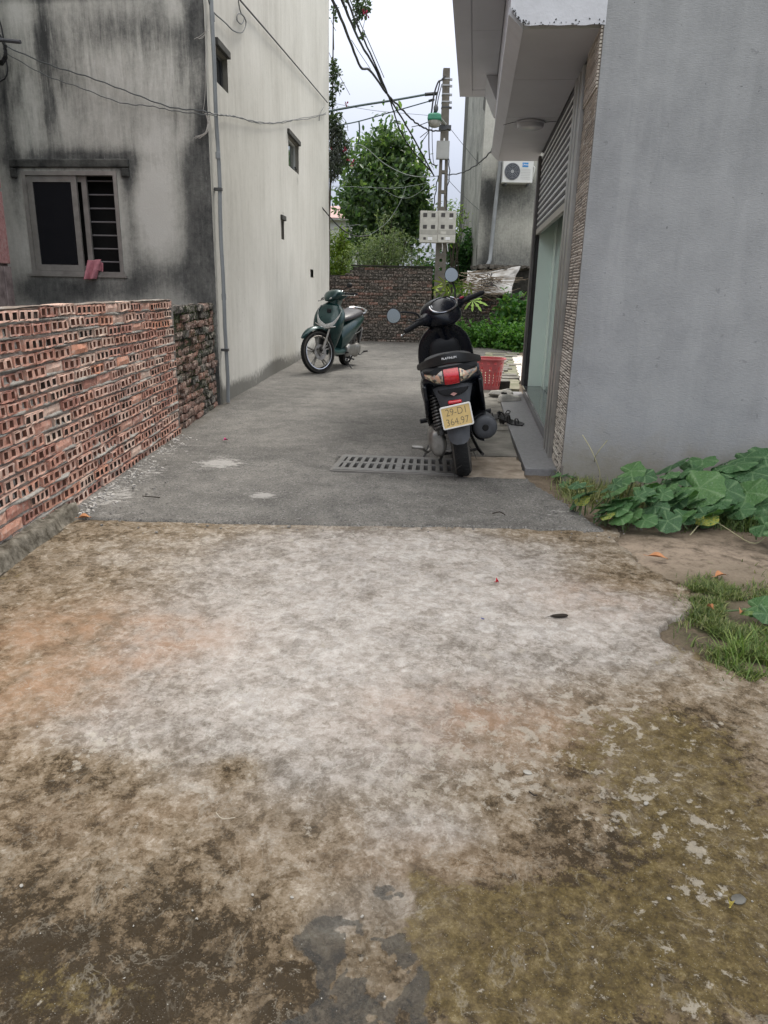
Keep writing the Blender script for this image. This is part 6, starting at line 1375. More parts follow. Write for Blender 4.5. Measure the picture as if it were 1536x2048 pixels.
pc = at(905, 600, 15.6); pp = empty('papaya_plant', (pc.x, 15.6, 0)); tag(pp, 'young papaya plant with fingered yellow-green leaves at the lane end', 'plant')
mb = MB(); mb.tube([(0, 0, 0), (.02, 0, .5), (0, 0, .95)], [.03, .025, .018], 8)
for px, py, yy_, s_ in ((872, 577, 15.6, .8), (890, 570, 15.5, 1.1), (905, 566, 15.7, 1.0), (922, 572, 15.4, 1.2), (938, 575, 15.5, 1.1), (896, 585, 15.3, .9), (945, 602, 15.2, 1.2), (915, 588, 15.6, .9), (880, 588, 15.5, .8), (930, 590, 15.8, .8)):
    q = at(px, py, yy_) - pp.location; o = link_mesh('leaf', random.choice(pm), [], pp, q); o.scale = (s_, s_, s_); o.rotation_euler = (random.uniform(.5, 1.1), random.uniform(-.3, .3), random.uniform(-.6, .6) + atan2(q.y, q.x + 1e-4) * 0 + random.uniform(0, 6))
    mb.tube(crom([(0, 0, .9), (q.x * .5, q.y * .5, max(.95, q.z) + .02), q], 4), .006, 5)
mb.build('stem', simple('papaya_stem', (.20, .26, .10), .6), pp, smooth=True)

# pumpkin leaves
def pumpkin_leaf(seed):
    rs = random.Random(seed); n, m = 40, 7; V = []; A = []; ph = [rs.uniform(0, 6.28) for _ in range(4)]
    V.append((0, 0, 0)); A.append(1.0)
    for j in range(1, m + 1):
        r = j / m
        for k in range(n):
            a = 2 * pi * k / n; R_ = 1 + .055 * cos(5 * a + 0) - .55 * exp(-((abs(a - pi) / .26) ** 2)) + .035 * sin(13 * a + ph[0]) * r
            rr = r * R_; x, y = rr * cos(a), rr * sin(a)
            vein = min(abs(((a * 5 / (2 * pi) + .0) % 1) - 0), abs(((a * 5 / (2 * pi)) % 1) - 1)); z = -.16 * r ** 2 + .06 * r * (cos(5 * a + pi)) * -1 * .5 + .05 * sin(2 * a + ph[1]) * r + .035 * sin(7 * a + ph[2]) * r * r + .06 * r
            V.append((x, y, z)); A.append(1.0 if vein < .035 / max(r, .2) * .5 + .012 else 0)
    F = []
    T = [(0, 1 + k, 1 + (k + 1) % n) for k in range(n)]
    for j in range(m - 1):
        for k in range(n): a = 1 + j * n + k; b_ = 1 + j * n + (k + 1) % n; T += [(a, a + n, b_ + n), (a, b_ + n, b_)]
    return arr_mesh('pumpkin_leaf', V, T, {'vein': A})
def pumpkin_mat():
    b = NB('pumpkin_leaf'); r = b.rnd(); v = b.attr('vein'); n1 = b.noise(4.5, 5, .65); n2 = b.noise(14, 4, .6)
    c = b.ramp(b.math('ADD', b.math('MULTIPLY', n1, .5), b.math('MULTIPLY', r, .5)), [(.15, (.026, .075, .028)), (.45, (.042, .115, .036)), (.7, (.065, .155, .042)), (.95, (.105, .195, .05))])
    y_ = b.step(r, .93, .96); c = b.mix(b.math('MULTIPLY', y_, b.step(n1, .4, .55)), c, (.30, .30, .05))
    c = b.mix(b.math('MULTIPLY', v, .60), c, (.17, .27, .13)); sp = b.math('MULTIPLY', b.step(b.noise(11, 3, .6), .60, .66), .8); c = b.mix(b.math('MULTIPLY', sp, .5), c, (.24, .31, .22))
    b.col(c); b.set(Roughness=.55); b.bump(b.math('ADD', b.vor(9), n2), .35, .03)
    tr = b.n.new('ShaderNodeBsdfTranslucent'); b.lk(b.mix(1, c, (1.3, 1.6, .6), 'MULTIPLY'), tr.inputs['Color']); ms = b.n.new('ShaderNodeMixShader'); ms.inputs[0].default_value = .18
    b.lk(b.b.outputs[0], ms.inputs[1]); b.lk(tr.outputs[0], ms.inputs[2]); b.lk(ms.outputs[0], b.n['Material Output'].inputs['Surface']); return b.m
PM = pumpkin_mat(); pmz = []
for i in range(7): me = pumpkin_leaf(i); me.materials.append(PM); pmz.append(me)
PST = simple('pumpkin_stem', (.14, .22, .09), .6, var=.4)
def pumpkin(loc, label, leaves, group='pumpkin vines beside the grey house'):
    R_ = empty('pumpkin_plant', loc); tag(R_, label, 'pumpkin plant', group); mb = MB()
    for (x, y, z, s_, tilt) in leaves:
        me = random.choice(pmz); o = link_mesh('leaf', me, [], R_, (x - loc[0], y - loc[1], z)); s_ *= .86; o.scale = (s_, s_ * random.uniform(.9, 1.1), s_)
        o.rotation_euler = (radians(tilt) + random.uniform(-.25, .25), random.uniform(-.35, .35), random.uniform(-1.2, 1.2) - pi / 2)
        bx, by = x - loc[0] + random.uniform(-.06, .06), y - loc[1] + random.uniform(.0, .10)
        mb.tube(crom([(bx, by, 0), ((bx + x - loc[0]) / 2 + random.uniform(-.02, .02), (by + y - loc[1]) / 2, z * .6), (x - loc[0], y - loc[1], z - .002)], 4), [.004] * 9, 6); mb.build('stem', PST, R_, smooth=True); mb = MB()
    return R_
def gpx(px, py, z): p = gp(px, py, z); return (p.x, p.y)
L1 = []
rsv = random.Random(3)
def addl(L_, px, py, z, s_, t_): x, y = gpx(px, py, z); L_.append((x, y, z, s_, t_))
for px, py, z, s_, t_ in ((1215, 1012, .07, .085, 42), (1262, 1016, .08, .075, 34), (1310, 1012, .10, .085, 34), (1290, 1040, .06, .075, 34), (1335, 1042, .06, .085, 34), (1238, 965, .14, .09, 30), (1262, 942, .17, .095, 24), (1225, 985, .10, .075, 30),
                          (1345, 930, .22, .12, 28), (1375, 945, .20, .10, 24), (1300, 975, .14, .10, 24), (1330, 985, .12, .10, 26), (1400, 975, .17, .15, 30), (1365, 1000, .12, .10, 34), (1385, 1030, .08, .075, 34), (1425, 1000, .12, .11, 26),
                          (1405, 920, .24, .11, 24), (1435, 945, .20, .12, 20), (1290, 950, .16, .08, 24)): addl(L1, px, py, z, s_, t_)
L2 = []
for px, py, z, s_, t_ in ((1470, 930, .24, .13, 22), (1505, 945, .22, .13, 24), (1495, 985, .15, .13, 30), (1530, 985, .14, .11, 28), (1455, 980, .16, .11, 26), (1520, 1010, .10, .11, 30), (1490, 915, .26, .11, 20), (1530, 915, .27, .13, 22), (1445, 1020, .08, .075, 36), (1480, 1020, .08, .085, 34), (1560, 950, .22, .14, 20), (1580, 1010, .15, .13, 25), (1610, 960, .2, .14, 20)): addl(L2, px, py, z, s_, t_)
L3 = []
for px, py, z, s_, t_ in ((1530, 1050, .09, .085, 25), (1560, 1060, .10, .09, 25)): addl(L3, px, py, z, s_, t_)
L4 = []
for px, py, z, s_, t_ in ((1125, 945, .055, .055, 25), (1112, 950, .05, .040, 30), (1142, 948, .05, .045, 25), (1128, 968, .03, .035, 40)): addl(L4, px, py, z, s_, t_)
L5 = []
for px, py, z, s_, t_ in ((1515, 1212, .06, .060, 20), (1535, 1228, .05, .055, 25), (1498, 1222, .04, .040, 25)): addl(L5, px, py, z, s_, t_)
def filler(L_, n, x0, x1, y0f, y1f, sm):
    for k in range(n):
        px = rsv.uniform(x0, x1); t = rsv.random(); py = y0f(px) + (y1f(px) - y0f(px)) * t
        addl(L_, px, py, .215 - .165 * t + rsv.uniform(-.02, .01), rsv.uniform(.6, 1.05) * sm, rsv.uniform(16, 40))
filler(L1, 58, 1200, 1440, lambda x: 975 - max(0, x - 1240) * .28 if x < 1440 else 925, lambda x: 1040, .074)
filler(L1, 12, 1150, 1235, lambda x: 965, lambda x: 1015, .058)
filler(L2, 30, 1440, 1560, lambda x: 915, lambda x: 1035, .086)
pumpkin((1.95, 4.1, 0), 'spreading pumpkin vine with broad green leaves in front of the grey wall', L1, None)
pumpkin((2.6, 4.05, 0), 'dense pumpkin vine with overlapping leaves at the right edge by the grey wall', L2, None)
pumpkin((2.05, 3.6, 0), 'single low pumpkin shoot at the right edge in front of the dense vine', L3, None)
pumpkin((1.12, 4.55, 0), 'tiny pumpkin seedling at the corner of the grey doorstep', L4, None)
pumpkin((1.55, 2.6, 0), 'small bright pumpkin seedling in the grass at the right edge', L5, None)

# grass and weeds
def grass(name, label, pts, hmin, hmax, cols, wd=.0035, lean=.5, kind='stuff'):
    n = len(pts); P = np.array(pts, float); h = hmin + (hmax - hmin) * RNG.random(n) ** 1.5; a = RNG.random(n) * 2 * pi; ln = lean * (.3 + RNG.random(n)); dx = np.cos(a) * ln; dy = np.sin(a) * ln
    px_, py_ = -np.sin(a), np.cos(a); V = []; w = wd * (.6 + .8 * RNG.random(n))
    for t, ww in ((0, 1), (.4, .85), (.75, .55), (1, .05)):
        bx = P[:, 0] + dx * h * t ** 1.6; by = P[:, 1] + dy * h * t ** 1.6; bz = P[:, 2] + h * t * (1 - .35 * ln * t)
        V.append(np.stack([bx - px_ * w * ww, by - py_ * w * ww, bz], 1)); V.append(np.stack([bx + px_ * w * ww, by + py_ * w * ww, bz], 1))
    V = np.stack(V, 1).reshape(-1, 3); b = np.arange(n)[:, None] * 8
    F = np.concatenate([b + np.array([0, 1, 3, 2]), b + np.array([2, 3, 5, 4]), b + np.array([4, 5, 7, 6])])
    o = link_mesh(name, arr_mesh(name, V, F, {'rnd': np.repeat(RNG.random(n), 8)}, smooth=False), leaf_mat(name + '_blades', cols, .6, .25)); tag(o, label, 'grass', kind=kind); return o
def scatter(bl_, n, thr=.35):
    R_ = []
    while len(R_) < n:
        px, py, rx, ry = bl_[RNG.integers(0, len(bl_))]; p = gp(px + rx * RNG.normal() * .55, py + ry * RNG.normal() * .55)
        if vn(p.x * 12, p.y * 12, 77) > thr: R_.append((p.x, p.y, -.02))
    return R_
grass('grass', 'green grass tufts growing over the broken edge of the slab', scatter([(1440, 1215, 60, 40), (1500, 1265, 60, 50), (1420, 1180, 50, 25), (1500, 1310, 55, 40), (1530, 1230, 40, 60), (1460, 1250, 50, 50)], 12000, .40), .018, .055, [(.045, .075, .02), (.085, .125, .03), (.15, .20, .05), (.28, .27, .13)], .0021, .9)
grass('tall_grass', 'longer fine grass blades at the right edge of the slab', scatter([(1500, 1330, 45, 25), (1530, 1290, 30, 30), (1470, 1300, 30, 20)], 260, .3), .05, .11, [(.06, .11, .02), (.12, .20, .04), (.24, .30, .08)], .0024, .8)
grass('wall_grass', 'straggly yellowish grass at the foot of the grey wall', scatter([(1180, 945, 50, 20), (1240, 925, 60, 18), (1300, 925, 60, 14), (1170, 985, 40, 22), (1250, 985, 60, 30), (1350, 1010, 80, 30), (1150, 965, 30, 20)], 7000, .25), .03, .12, [(.07, .11, .03), (.13, .16, .05), (.28, .26, .12), (.09, .15, .03)], .0022, .9)
grass('undergrass', 'dark grass under the pumpkin leaves', scatter([(1400, 1040, 110, 16), (1450, 1010, 80, 20), (1500, 1050, 50, 14)], 2600, .3), .03, .13, [(.03, .06, .015), (.07, .12, .03), (.14, .17, .06)], .0022, .9)
mb = MB()
for P in ([(1190, 985, .0), (1200, 950, .12), (1185, 905, .26), (1165, 870, .34)], [(1195, 940, .05), (1190, 915, .18), (1215, 880, .3)], [(1150, 935, .02), (1200, 925, .1), (1240, 955, .02)], [(1300, 960, .0), (1275, 930, .12), (1274, 900, .22)], [(1380, 1070, .01), (1420, 1040, .03), (1500, 1085, .0), (1530, 1075, .02)]):
    mb.tube(crom([gp(x, y, z) for x, y, z in P], 6), .0025, 5)
tag(mb.build('dry_stalks', simple('straw', (.38, .36, .22), .8)), 'few pale dry stalks standing against the grey wall corner', 'stalks', kind='stuff')

# ================================================================== CABLES
CBK = simple('black_cable', (.018, .019, .021), .5, var=.3); CGR = simple('grey_cable', (.11, .12, .12), .6, var=.3); CPL = simple('pale_cable', (.26, .30, .28), .5, var=.2); CTL = simple('teal_cable', (.035, .075, .075), .5)
def cable(P, r, m, label, name='cable', parent=None, k=8, wob=0):
    Q = crom([at(*p) for p in P], k)
    if wob: Q = [q + Vector((sin(i * 1.3) * wob, 0, cos(i * 1.9) * wob)) for i, q in enumerate(Q)]
    base = Q[0].copy(); mb = MB(); mb.tube([q - base for q in Q], r, 6); o = mb.build(name, m, parent, smooth=True, loc=base)
    if label: tag(o, label, name.replace('_', ' '))
    return o
cable([(655, -20, 8.4), (680, 32, 9.2), (703, 90, 10.4), (722, 135, 11.4), (741, 142, 12), (772, 186, 13.8)], .017, CBK, 'thick black cable bowing lowest in the bundle that runs overhead to the utility pole', wob=.002)
cable([(676, -20, 8.6), (696, 30, 9.5), (722, 88, 11), (748, 132, 12.2), (772, 184, 13.8), (806, 240, 15.2), (840, 300, 16.2), (868, 352, 16.8)], .016, CBK, 'middle black cable of the overhead bundle running down to the utility pole', wob=.002)
cable([(688, -20, 8.6), (706, 30, 9.5), (728, 80, 11), (752, 132, 12.2), (776, 190, 13.8), (788, 225, 14.8), (800, 260, 15.6), (824, 300, 16.2), (864, 345, 16.8)], .013, CBK, 'upper black cable of the overhead bundle crossing in front of the tree', wob=.002)
cable([(692, -20, 8.7), (713, 30, 9.6), (740, 90, 11.1), (768, 155, 13)], .006, CGR, 'thin grey wire just above the overhead cable bundle')
cable([(774, 188, 13.8), (800, 215, 14.8), (825, 240, 15.6), (845, 254, 16.2), (868, 262, 16.7), (896, 258, 16.8)], .016, CBK, 'black cable branching from the overhead bundle to the lamp', wob=.008)
cable([(703, 80, 10.3), (722, 110, 11.2), (741, 138, 12.2)], .004, CGR, 'short thin wire slung between the overhead cables')
cable([(660, 222, 15.9), (720, 211, 16.2), (790, 200, 16.5), (852, 189, 16.8)], .022, CTL, 'upper dark cable from the house corner to the top of the pole')
cable([(850, 189, 16.8), (874, 187, 16.85)], .034, CBK, 'cable grip where the upper cable meets the pole', 'cable_grip')
cable([(680, 250, 15.9), (720, 242, 16.2), (790, 222, 16.5), (860, 202, 16.8)], .013, CTL, 'lower dark cable from the house corner to the pole top')
cable([(858, 202, 16.8), (868, 199, 16.85)], .028, CBK, 'cable grip where the lower cable meets the pole', 'cable_grip')
cable([(670, 207, 16.0), (740, 220, 16.3), (800, 226, 16.5), (860, 231, 16.7)], .004, CGR, 'thin wire sagging between the two dark cables')
cable([(718, 243, 16.2), (719, 262, 16.2), (716, 290, 16.2)], .014, CTL, 'short vertical hanger cable dropping from the lower dark cable', 'hanger_cable')
cable([(688, 306, 16.0), (705, 294, 16.1), (717, 289, 16.2), (735, 298, 16.3), (770, 328, 16.5), (810, 348, 16.7), (845, 354, 16.8), (876, 352, 16.9)], .008, CPL, 'pale cable drooping from the hanger across the tree to the pole')
cable([(658, 372, 16.0), (720, 374, 16.3), (790, 376, 16.5), (855, 366, 16.8)], .0045, CPL, 'thin pale green wire level across the middle of the tree', wob=.004)
cable([(765, 378, 16.5), (790, 392, 16.6), (815, 396, 16.6), (838, 385, 16.7), (858, 365, 16.8)], .004, CPL, 'thin pale loop of wire sagging in front of the tree')
cable([(812, 374, 16.6), (800, 405, 16.5), (778, 440, 16.4), (755, 460, 16.3), (735, 472, 16.2)], .0045, CPL, 'pale wire slanting down across the tree')
cable([(590, 335, 12.0), (606, 362, 12.8), (640, 410, 14.6), (680, 455, 15.5), (710, 472, 16), (737, 471, 16.2)], .012, CBK, 'dark lead hanging from the plaster house window towards the tree')
cable([(655, 462, 16.2), (690, 453, 16.5), (720, 449, 16.8)], .007, CGR, 'thin dark wire in front of the yellow-green shrub')
cable([(895, 350, 16.8), (925, 345, 15.5), (955, 328, 13.5), (980, 305, 11.0), (986, 292, 9.4)], .011, CBK, 'dark wavy cable from the pole to the corner of the canopy', wob=.006)
cable([(895, 250, 16.9), (925, 288, 17.0), (960, 330, 17.1)], .005, CGR, 'thin stay wire right of the pole above the wavy cable')
cable([(895, 358, 16.9), (925, 390, 17.0), (958, 420, 17.1)], .005, CGR, 'thin stay wire right of the pole below the wavy cable')
cable([(905, 440, 20), (930, 437, 20), (960, 434, 20)], .012, CGR, 'thin wire between pole and concrete building, lower of two')
cable([(905, 428, 20), (960, 424, 20)], .010, CGR, 'thin wire between pole and concrete building, upper of two')
cable([(876, 352, 16.7), (870, 392, 16.7), (866, 420, 16.7)], .012, CBK, 'black lead down the left side of the pole into the left meter cabinet', wob=.01)
cable([(897, 318, 16.72), (899, 350, 16.72), (893, 385, 16.72), (893, 420, 16.72)], .012, CBK, 'black lead down the right side of the pole into the right meter cabinet', wob=.008)
cable([(858, 244, 16.5), (858, 300, 16.6), (862, 325, 16.7), (874, 332, 16.8)], .012, CBK, 'black loop of cable below the street lamp, outer of two')
cable([(864, 256, 16.5), (865, 300, 16.6), (868, 328, 16.7), (876, 330, 16.8)], .007, CBK, 'black loop of cable below the street lamp, inner of two')
cable([(863, 225, 16.6), (868, 190, 16.7), (876, 165, 16.75), (883, 160, 16.8), (890, 152, 16.85)], .018, CBK, 'black cable loop from the lamp up to the pole head, left one')
cable([(868, 226, 16.6), (873, 195, 16.7), (879, 168, 16.75), (878, 162, 16.8)], .014, CBK, 'black cable loop from the lamp up to the pole head, middle one')
cable([(872, 228, 16.6), (876, 200, 16.7), (882, 175, 16.75), (884, 168, 16.8)], .010, CBK, 'black cable loop from the lamp up to the pole head, right one')
cable([(840, 275, 16.6), (858, 262, 16.6), (845, 282, 16.6)], .008, CBK, 'short cut cable ends left of the pole')
cable([(823, 254, 16.6), (840, 250, 16.6), (856, 244, 16.6)], .008, CBK, 'short dark cable end reaching left from the lamp')
for i, (px, lab) in enumerate(((859, 'short white lead hanging under the left meter cabinet'), (884, 'short white lead hanging under the right meter cabinet'), (894, 'white loop of wire hanging under the right meter cabinet'))): cable([(px, 484, 16.75), (px + 1, 495, 16.75), (px + (2 if i == 2 else 0), 503, 16.75)], .007, WLET, lab)
# wires on the plaster house: along its side wall and across its front
def sw(px, py, off=.03): q = onpl(px, py, (p0.x + off, p0.y), (dU.x, dU.y)); return q
def dkw(px, py, off=.05): q = onpl(px, py, (p0.x, p0.y - off), (ddk.x, ddk.y)); return q
def wire_w(Q, r, m, label, name='wire', k=8, wob=.004):
    Q = crom(Q, k); Q = [q + Vector((0, sin(i * 1.1) * wob * 0, cos(i * 1.7) * wob)) for i, q in enumerate(Q)]; b0 = Q[0].copy(); mb = MB(); mb.tube([q - b0 for q in Q], r, 6); o = mb.build(name, m, smooth=True, loc=b0); tag(o, label, 'wire'); return o
wire_w([sw(480, 0), sw(525, 52), sw(590, 128), sw(655, 205)], .009, CBK, 'taut dark wire slanting down the plaster wall to its far corner', wob=0)
wire_w([sw(652, 226), sw(620, 237), sw(580, 241), sw(548, 246), sw(510, 243), sw(470, 233), sw(452, 231)] + [dkw(430, 228), dkw(400, 221), dkw(340, 214), dkw(260, 185), dkw(180, 155), dkw(100, 130), dkw(10, 92)], .0055, CGR, 'upper of two sagging wires crossing the stained wall and the plaster wall')
wire_w([sw(652, 229), sw(600, 237), sw(570, 245), sw(520, 247), sw(480, 236), sw(450, 231)] + [dkw(420, 230), dkw(350, 222), dkw(300, 212), dkw(240, 205), dkw(160, 175), dkw(90, 150), dkw(10, 105)], .0045, CGR, 'lower of two sagging wires crossing the stained wall and the plaster wall')
wire_w([sw(417, 0), sw(425, 22), sw(450, 45), sw(468, 62), sw(485, 64), sw(492, 45), sw(485, 30), sw(476, 28), sw(474, 40), sw(483, 48), sw(489, 36), sw(482, 26), sw(478, 10), sw(476, -10)], .006, CGR, 'loose curl of grey wire high on the plaster wall', wob=0)
wire_w([sw(638, 242), sw(640, 228), sw(647, 215)], .006, CGR, 'short bent wire end near the far corner of the plaster wall')
wire_w([dkw(-10, 15), dkw(4, 60), dkw(10, 110), dkw(15, 140), dkw(8, 158), dkw(-10, 164)], .007, CBK, 'black cable loop hanging from the iron bar at the left edge')
mb = MB(); a = dkw(-40, 76, .35); b_ = dkw(41, 84, .35); mb.tube([Vector((0, 0, 0)), b_ - a], .016, 8); tag(mb.build('iron_bar', DGR, loc=a), 'iron bar sticking in from the left edge above the cable coil', 'bar')
mb = MB(); cc_ = dkw(-2, 98, .30)
for k in range(7): mb.tube([Vector((.055 * cos(t) + random.uniform(-.01, .01), -.02 + k * .006, (.095 + k * .004) * sin(t))) for t in np.linspace(0, 2 * pi, 22)], .006, 5)
tag(mb.build('cable_coil', CBK, loc=cc_), 'small coil of black cable hanging at the left edge', 'cable coil')
# string and rag tied at the corner
STR = simple('white_string', (.52, .50, .46), .8, var=.3)
mb = MB(); b0 = dkw(412, 60, .03)
mb.tube([q - b0 for q in crom([dkw(412, 60, .03), dkw(411, 130, .03), dkw(410, 190, .03), dkw(406, 225, .03)], 6)], .002, 5)
for P in ([(412, 62), (400, 72), (388, 78)], [(412, 62), (405, 76), (392, 75)], [(414, 50), (413, 58), (418, 64)], [(412, 60), (408, 70), (398, 78)]): mb.tube([q - b0 for q in crom([dkw(x, y, .03 + random.uniform(0, .03)) for x, y in P], 5)], .0018, 5)
tag(mb.build('string', STR, loc=b0), 'white string tied high on the stained wall corner, frayed at the top', 'string')
mb = MB(); b0 = dkw(418, 228, .04)
for k in range(11): mb.tube([q - b0 for q in crom([dkw(418 + random.uniform(-10, 3), 226, .04), dkw(419 + random.uniform(-4, 3), 245, .05), dkw(412 + random.uniform(-3, 3), 265, .06), dkw(394 + random.uniform(-9, 9), 276 + random.uniform(-5, 4), .05)], 5)], .0018, 5)
tag(mb.build('string', STR, loc=b0), 'bunch of frayed white string hanging below the wires at the stained corner', 'string')
# pink towel over the sill
TW = simple('pink_towel', (.50, .22, .25), .95, var=.25, scale=30, bump=.6, bs=160, c2=(.38, .15, .18))
def drape(P4, name, label, folds):
    nx_, nz_ = 24, 26; A_, B2 = np.meshgrid(np.linspace(0, 1, nx_), np.linspace(0, 1, nz_)); cc = [np.array(q) for q in P4]
    Pq = ((1 - A_) * (1 - B2))[..., None] * cc[0] + (A_ * (1 - B2))[..., None] * cc[1] + (A_ * B2)[..., None] * cc[2] + ((1 - A_) * B2)[..., None] * cc[3]
    fo = np.sin(A_ * folds * pi + B2 * 1.2) * .022 * (.3 + B2); Pq[..., 1] -= fo + .01; Pq[..., 2] -= .02 * np.sin(A_ * pi) * (1 - B2) * 0 + (fbm(A_ * 5, B2 * 2, 95, 3) - .5) * .015 * B2
    c_ = Pq.reshape(-1, 3).mean(0); o = link_mesh(name, arr_mesh(name, Pq.reshape(-1, 3) - c_, grid_faces(nx_, nz_)), TW, loc=tuple(c_)); s_ = o.modifiers.new('thick', 'SOLIDIFY'); s_.thickness = .006; tag(o, label, 'towel'); return o
tw_ = [dkw(177, 521, .02), dkw(203, 519, .02), dkw(192, 558, .05), dkw(171, 559, .05)]
drape(tw_, 'towel', 'pink towel hanging over the sill of the barred window', 3)
tw_ = [dkw(197, 520, .0), dkw(207, 527, .0), dkw(209, 544, .015), dkw(196, 541, .015)]
o = drape(tw_, 'towel_fold', None, 2); m_ = o.matrix_world.copy(); tag(o, 'narrow darker end of the pink towel tucked in behind the window bars', 'towel')

# ================================================================== THINGS ON THE GROUND
BK = simple('pink_plastic', (.62, .145, .15), .4, var=.2, scale=14, c2=(.50, .11, .115)); bk = empty('basket', gp(977, 781)); tag(bk, 'tall pink plastic basket with slotted sides behind the black scooter', 'basket')
mb = MB(); H_ = .395; N_ = 36; rr = lambda z: .125 + .045 * z / H_
lv = [0, .03, .06, .07, .115, .13, .175, .19, .235, .25, .295, .31, .325, .345, .375]
for i in range(len(lv) - 1):
    for k in range(N_):
        if (i in (3, 5, 7, 9) and k % 2 == 0 and not (i == 9 and k % 4 == 0)) or (i == 12 and k % 3 == 1): continue
        a0, a1 = 2 * pi * k / N_, 2 * pi * (k + 1) / N_; z0_, z1_ = lv[i], lv[i + 1]
        q = [(rr(z) * cos(a), rr(z) * sin(a), z) for z, a in ((z0_, a0), (z0_, a1), (z1_, a1), (z1_, a0))]; mb.add(q, [(0, 1, 2, 3)])
o = mb.build('slotted_side', BK, bk, fix=False); s_ = o.modifiers.new('thick', 'SOLIDIFY'); s_.thickness = .004
mb = MB(); mb.lathe([(.165, .372), (.185, .372), (.190, .380), (.186, .392), (.166, .392), (.162, .384)], (0, 0, 0), 'z', 48, closed=True); mb.build('rim', BK, bk, smooth=True)
mb = MB(); mb.lathe([(.001, .006), (.124, .006), (.124, 0), (.001, 0)], (0, 0, 0), 'z', 36); mb.build('base', BK, bk)
c = gp(1010, 783); mb = MB(); mb.box((0, 0, .05), (.14, .05, .095), None, .006); o = mb.build('block', simple('dark_block', (.05, .05, .042), .9, var=.4, scale=20), loc=(c.x - .01, c.y + .05, .02), bevel=.006); tag(o, 'small dark block standing between the pink basket and the door', 'block')
def shoe(loc, yaw, m, m2, label, L_=.27, h=.10, roll=0, group=None):
    R_ = empty('shoe', loc, (roll, 0, yaw)); tag(R_, label, 'shoe', group)
    secs = [(-.135, .03, .020, .018), (-.12, .035, .034, .034), (-.06, .045, .036, .045), (.0, .036, .040, .034), (.06, .030, .046, .026), (.11, .026, .038, .022), (.135, .022, .018, .014)]
    mb = MB(); mb.loft(body(secs, 20)); mb.build('upper', m, R_, smooth=True)
    mb = MB(); mb.loft([[Vector((x, y * 1.06, z)) for x, y in ((-.138, -.022), (-.12, -.036), (-.04, -.036), (.06, -.047), (.12, -.036), (.142, -.012), (.142, .012), (.12, .036), (.06, .047), (-.04, .036), (-.12, .036), (-.138, .022))] for z in (0, .022)]); mb.build('sole', m2, R_, bevel=.003)
    mb = MB(); mb.lathe([(.020, .0), (.030, .0), (.032, .010), (.024, .014), (.018, .006)], (-.075, 0, .078), 'z', 20, closed=True); mb.build('collar', m2 if roll else BLK, R_); mb = MB(); mb.sphere((-.072, 0, .078), .024, 10, (1.5, .9, .25)); mb.build('opening', BLK, R_)
    mb = MB()
    for k in range(4): mb.tube([(-.01 + k * .018, -.026, .066 - k * .005), (-.005 + k * .018, 0, .076 - k * .006), (-.01 + k * .018, .026, .066 - k * .005)], .003, 5)
    mb.build('laces', m2, R_); return R_
SH1 = simple('worn_white_canvas', (.66, .64, .58), .8, var=.35, scale=20); SH2 = simple('off_white_sole', (.62, .60, .55), .7, var=.3)
zs_ = .038
c = gp(1001, 792, .04); shoe((c.x, c.y, zs_), radians(150), SH1, SH2, 'worn pale sneaker lying tipped on the step, nearer the scooter', roll=.5)
c = gp(1019, 801, .04); shoe((c.x, c.y, zs_), radians(25), SH1, SH2, 'worn pale sneaker standing against the door jamb')
BLS = simple('black_sandal', (.014, .014, .015), .45, var=.3)
def sandal(loc, yaw, label, roll):
    R_ = empty('sandal', loc, (roll, 0, yaw)); tag(R_, label, 'sandal')
    mb = MB(); mb.loft([[Vector((x, y, zz_ + d)) for x, y, zz_ in ((-.11, -.025, .05), (-.05, -.028, .035), (.02, -.032, .012), (.08, -.036, .006), (.12, -.02, .006), (.12, .02, .006), (.08, .036, .006), (.02, .032, .012), (-.05, .028, .035), (-.11, .025, .05))] for d in (0, .012)]); mb.build('footbed', BLS, R_)
    mb = MB(); mb.loft([[Vector((-.105 + dx_, y, z)) for dx_, y in ((0, -.02), (.045, -.02), (.045, .02), (0, .02))] for z in (0, .052)]); mb.build('heel', BLS, R_, bevel=.004)
    mb = MB(); mb.tube(crom([(.06, -.035, .012), (.055, -.02, .05), (.05, 0, .06), (.055, .02, .05), (.06, .035, .012)], 4), .009, 6, flat=.4); mb.tube(crom([(-.07, -.027, .045), (-.09, -.03, .085), (-.125, 0, .10), (-.09, .03, .085), (-.07, .027, .045)], 4), .006, 6, flat=.5); mb.tube(crom([(-.02, -.03, .03), (-.02, -.015, .085), (-.02, .015, .085), (-.02, .03, .03)], 4), .008, 6, flat=.5); mb.build('strap', BLS, R_); return R_
c = gp(1022, 848, .04); sandal((c.x, c.y, zs_), radians(-35), 'black strappy sandal on the doorstep, farther from the scooter', .35)
c = gp(1000, 838, .04); sandal((c.x - .02, c.y + .02, zs_ + .0), radians(160), 'black strappy sandal on the doorstep, close beside the scooter', -.6)
if 0: sandal((c.x - .03, c.y - .10, zs_ + .0), radians(100), 'black strappy sandal half hidden by the scooter exhaust', .5)
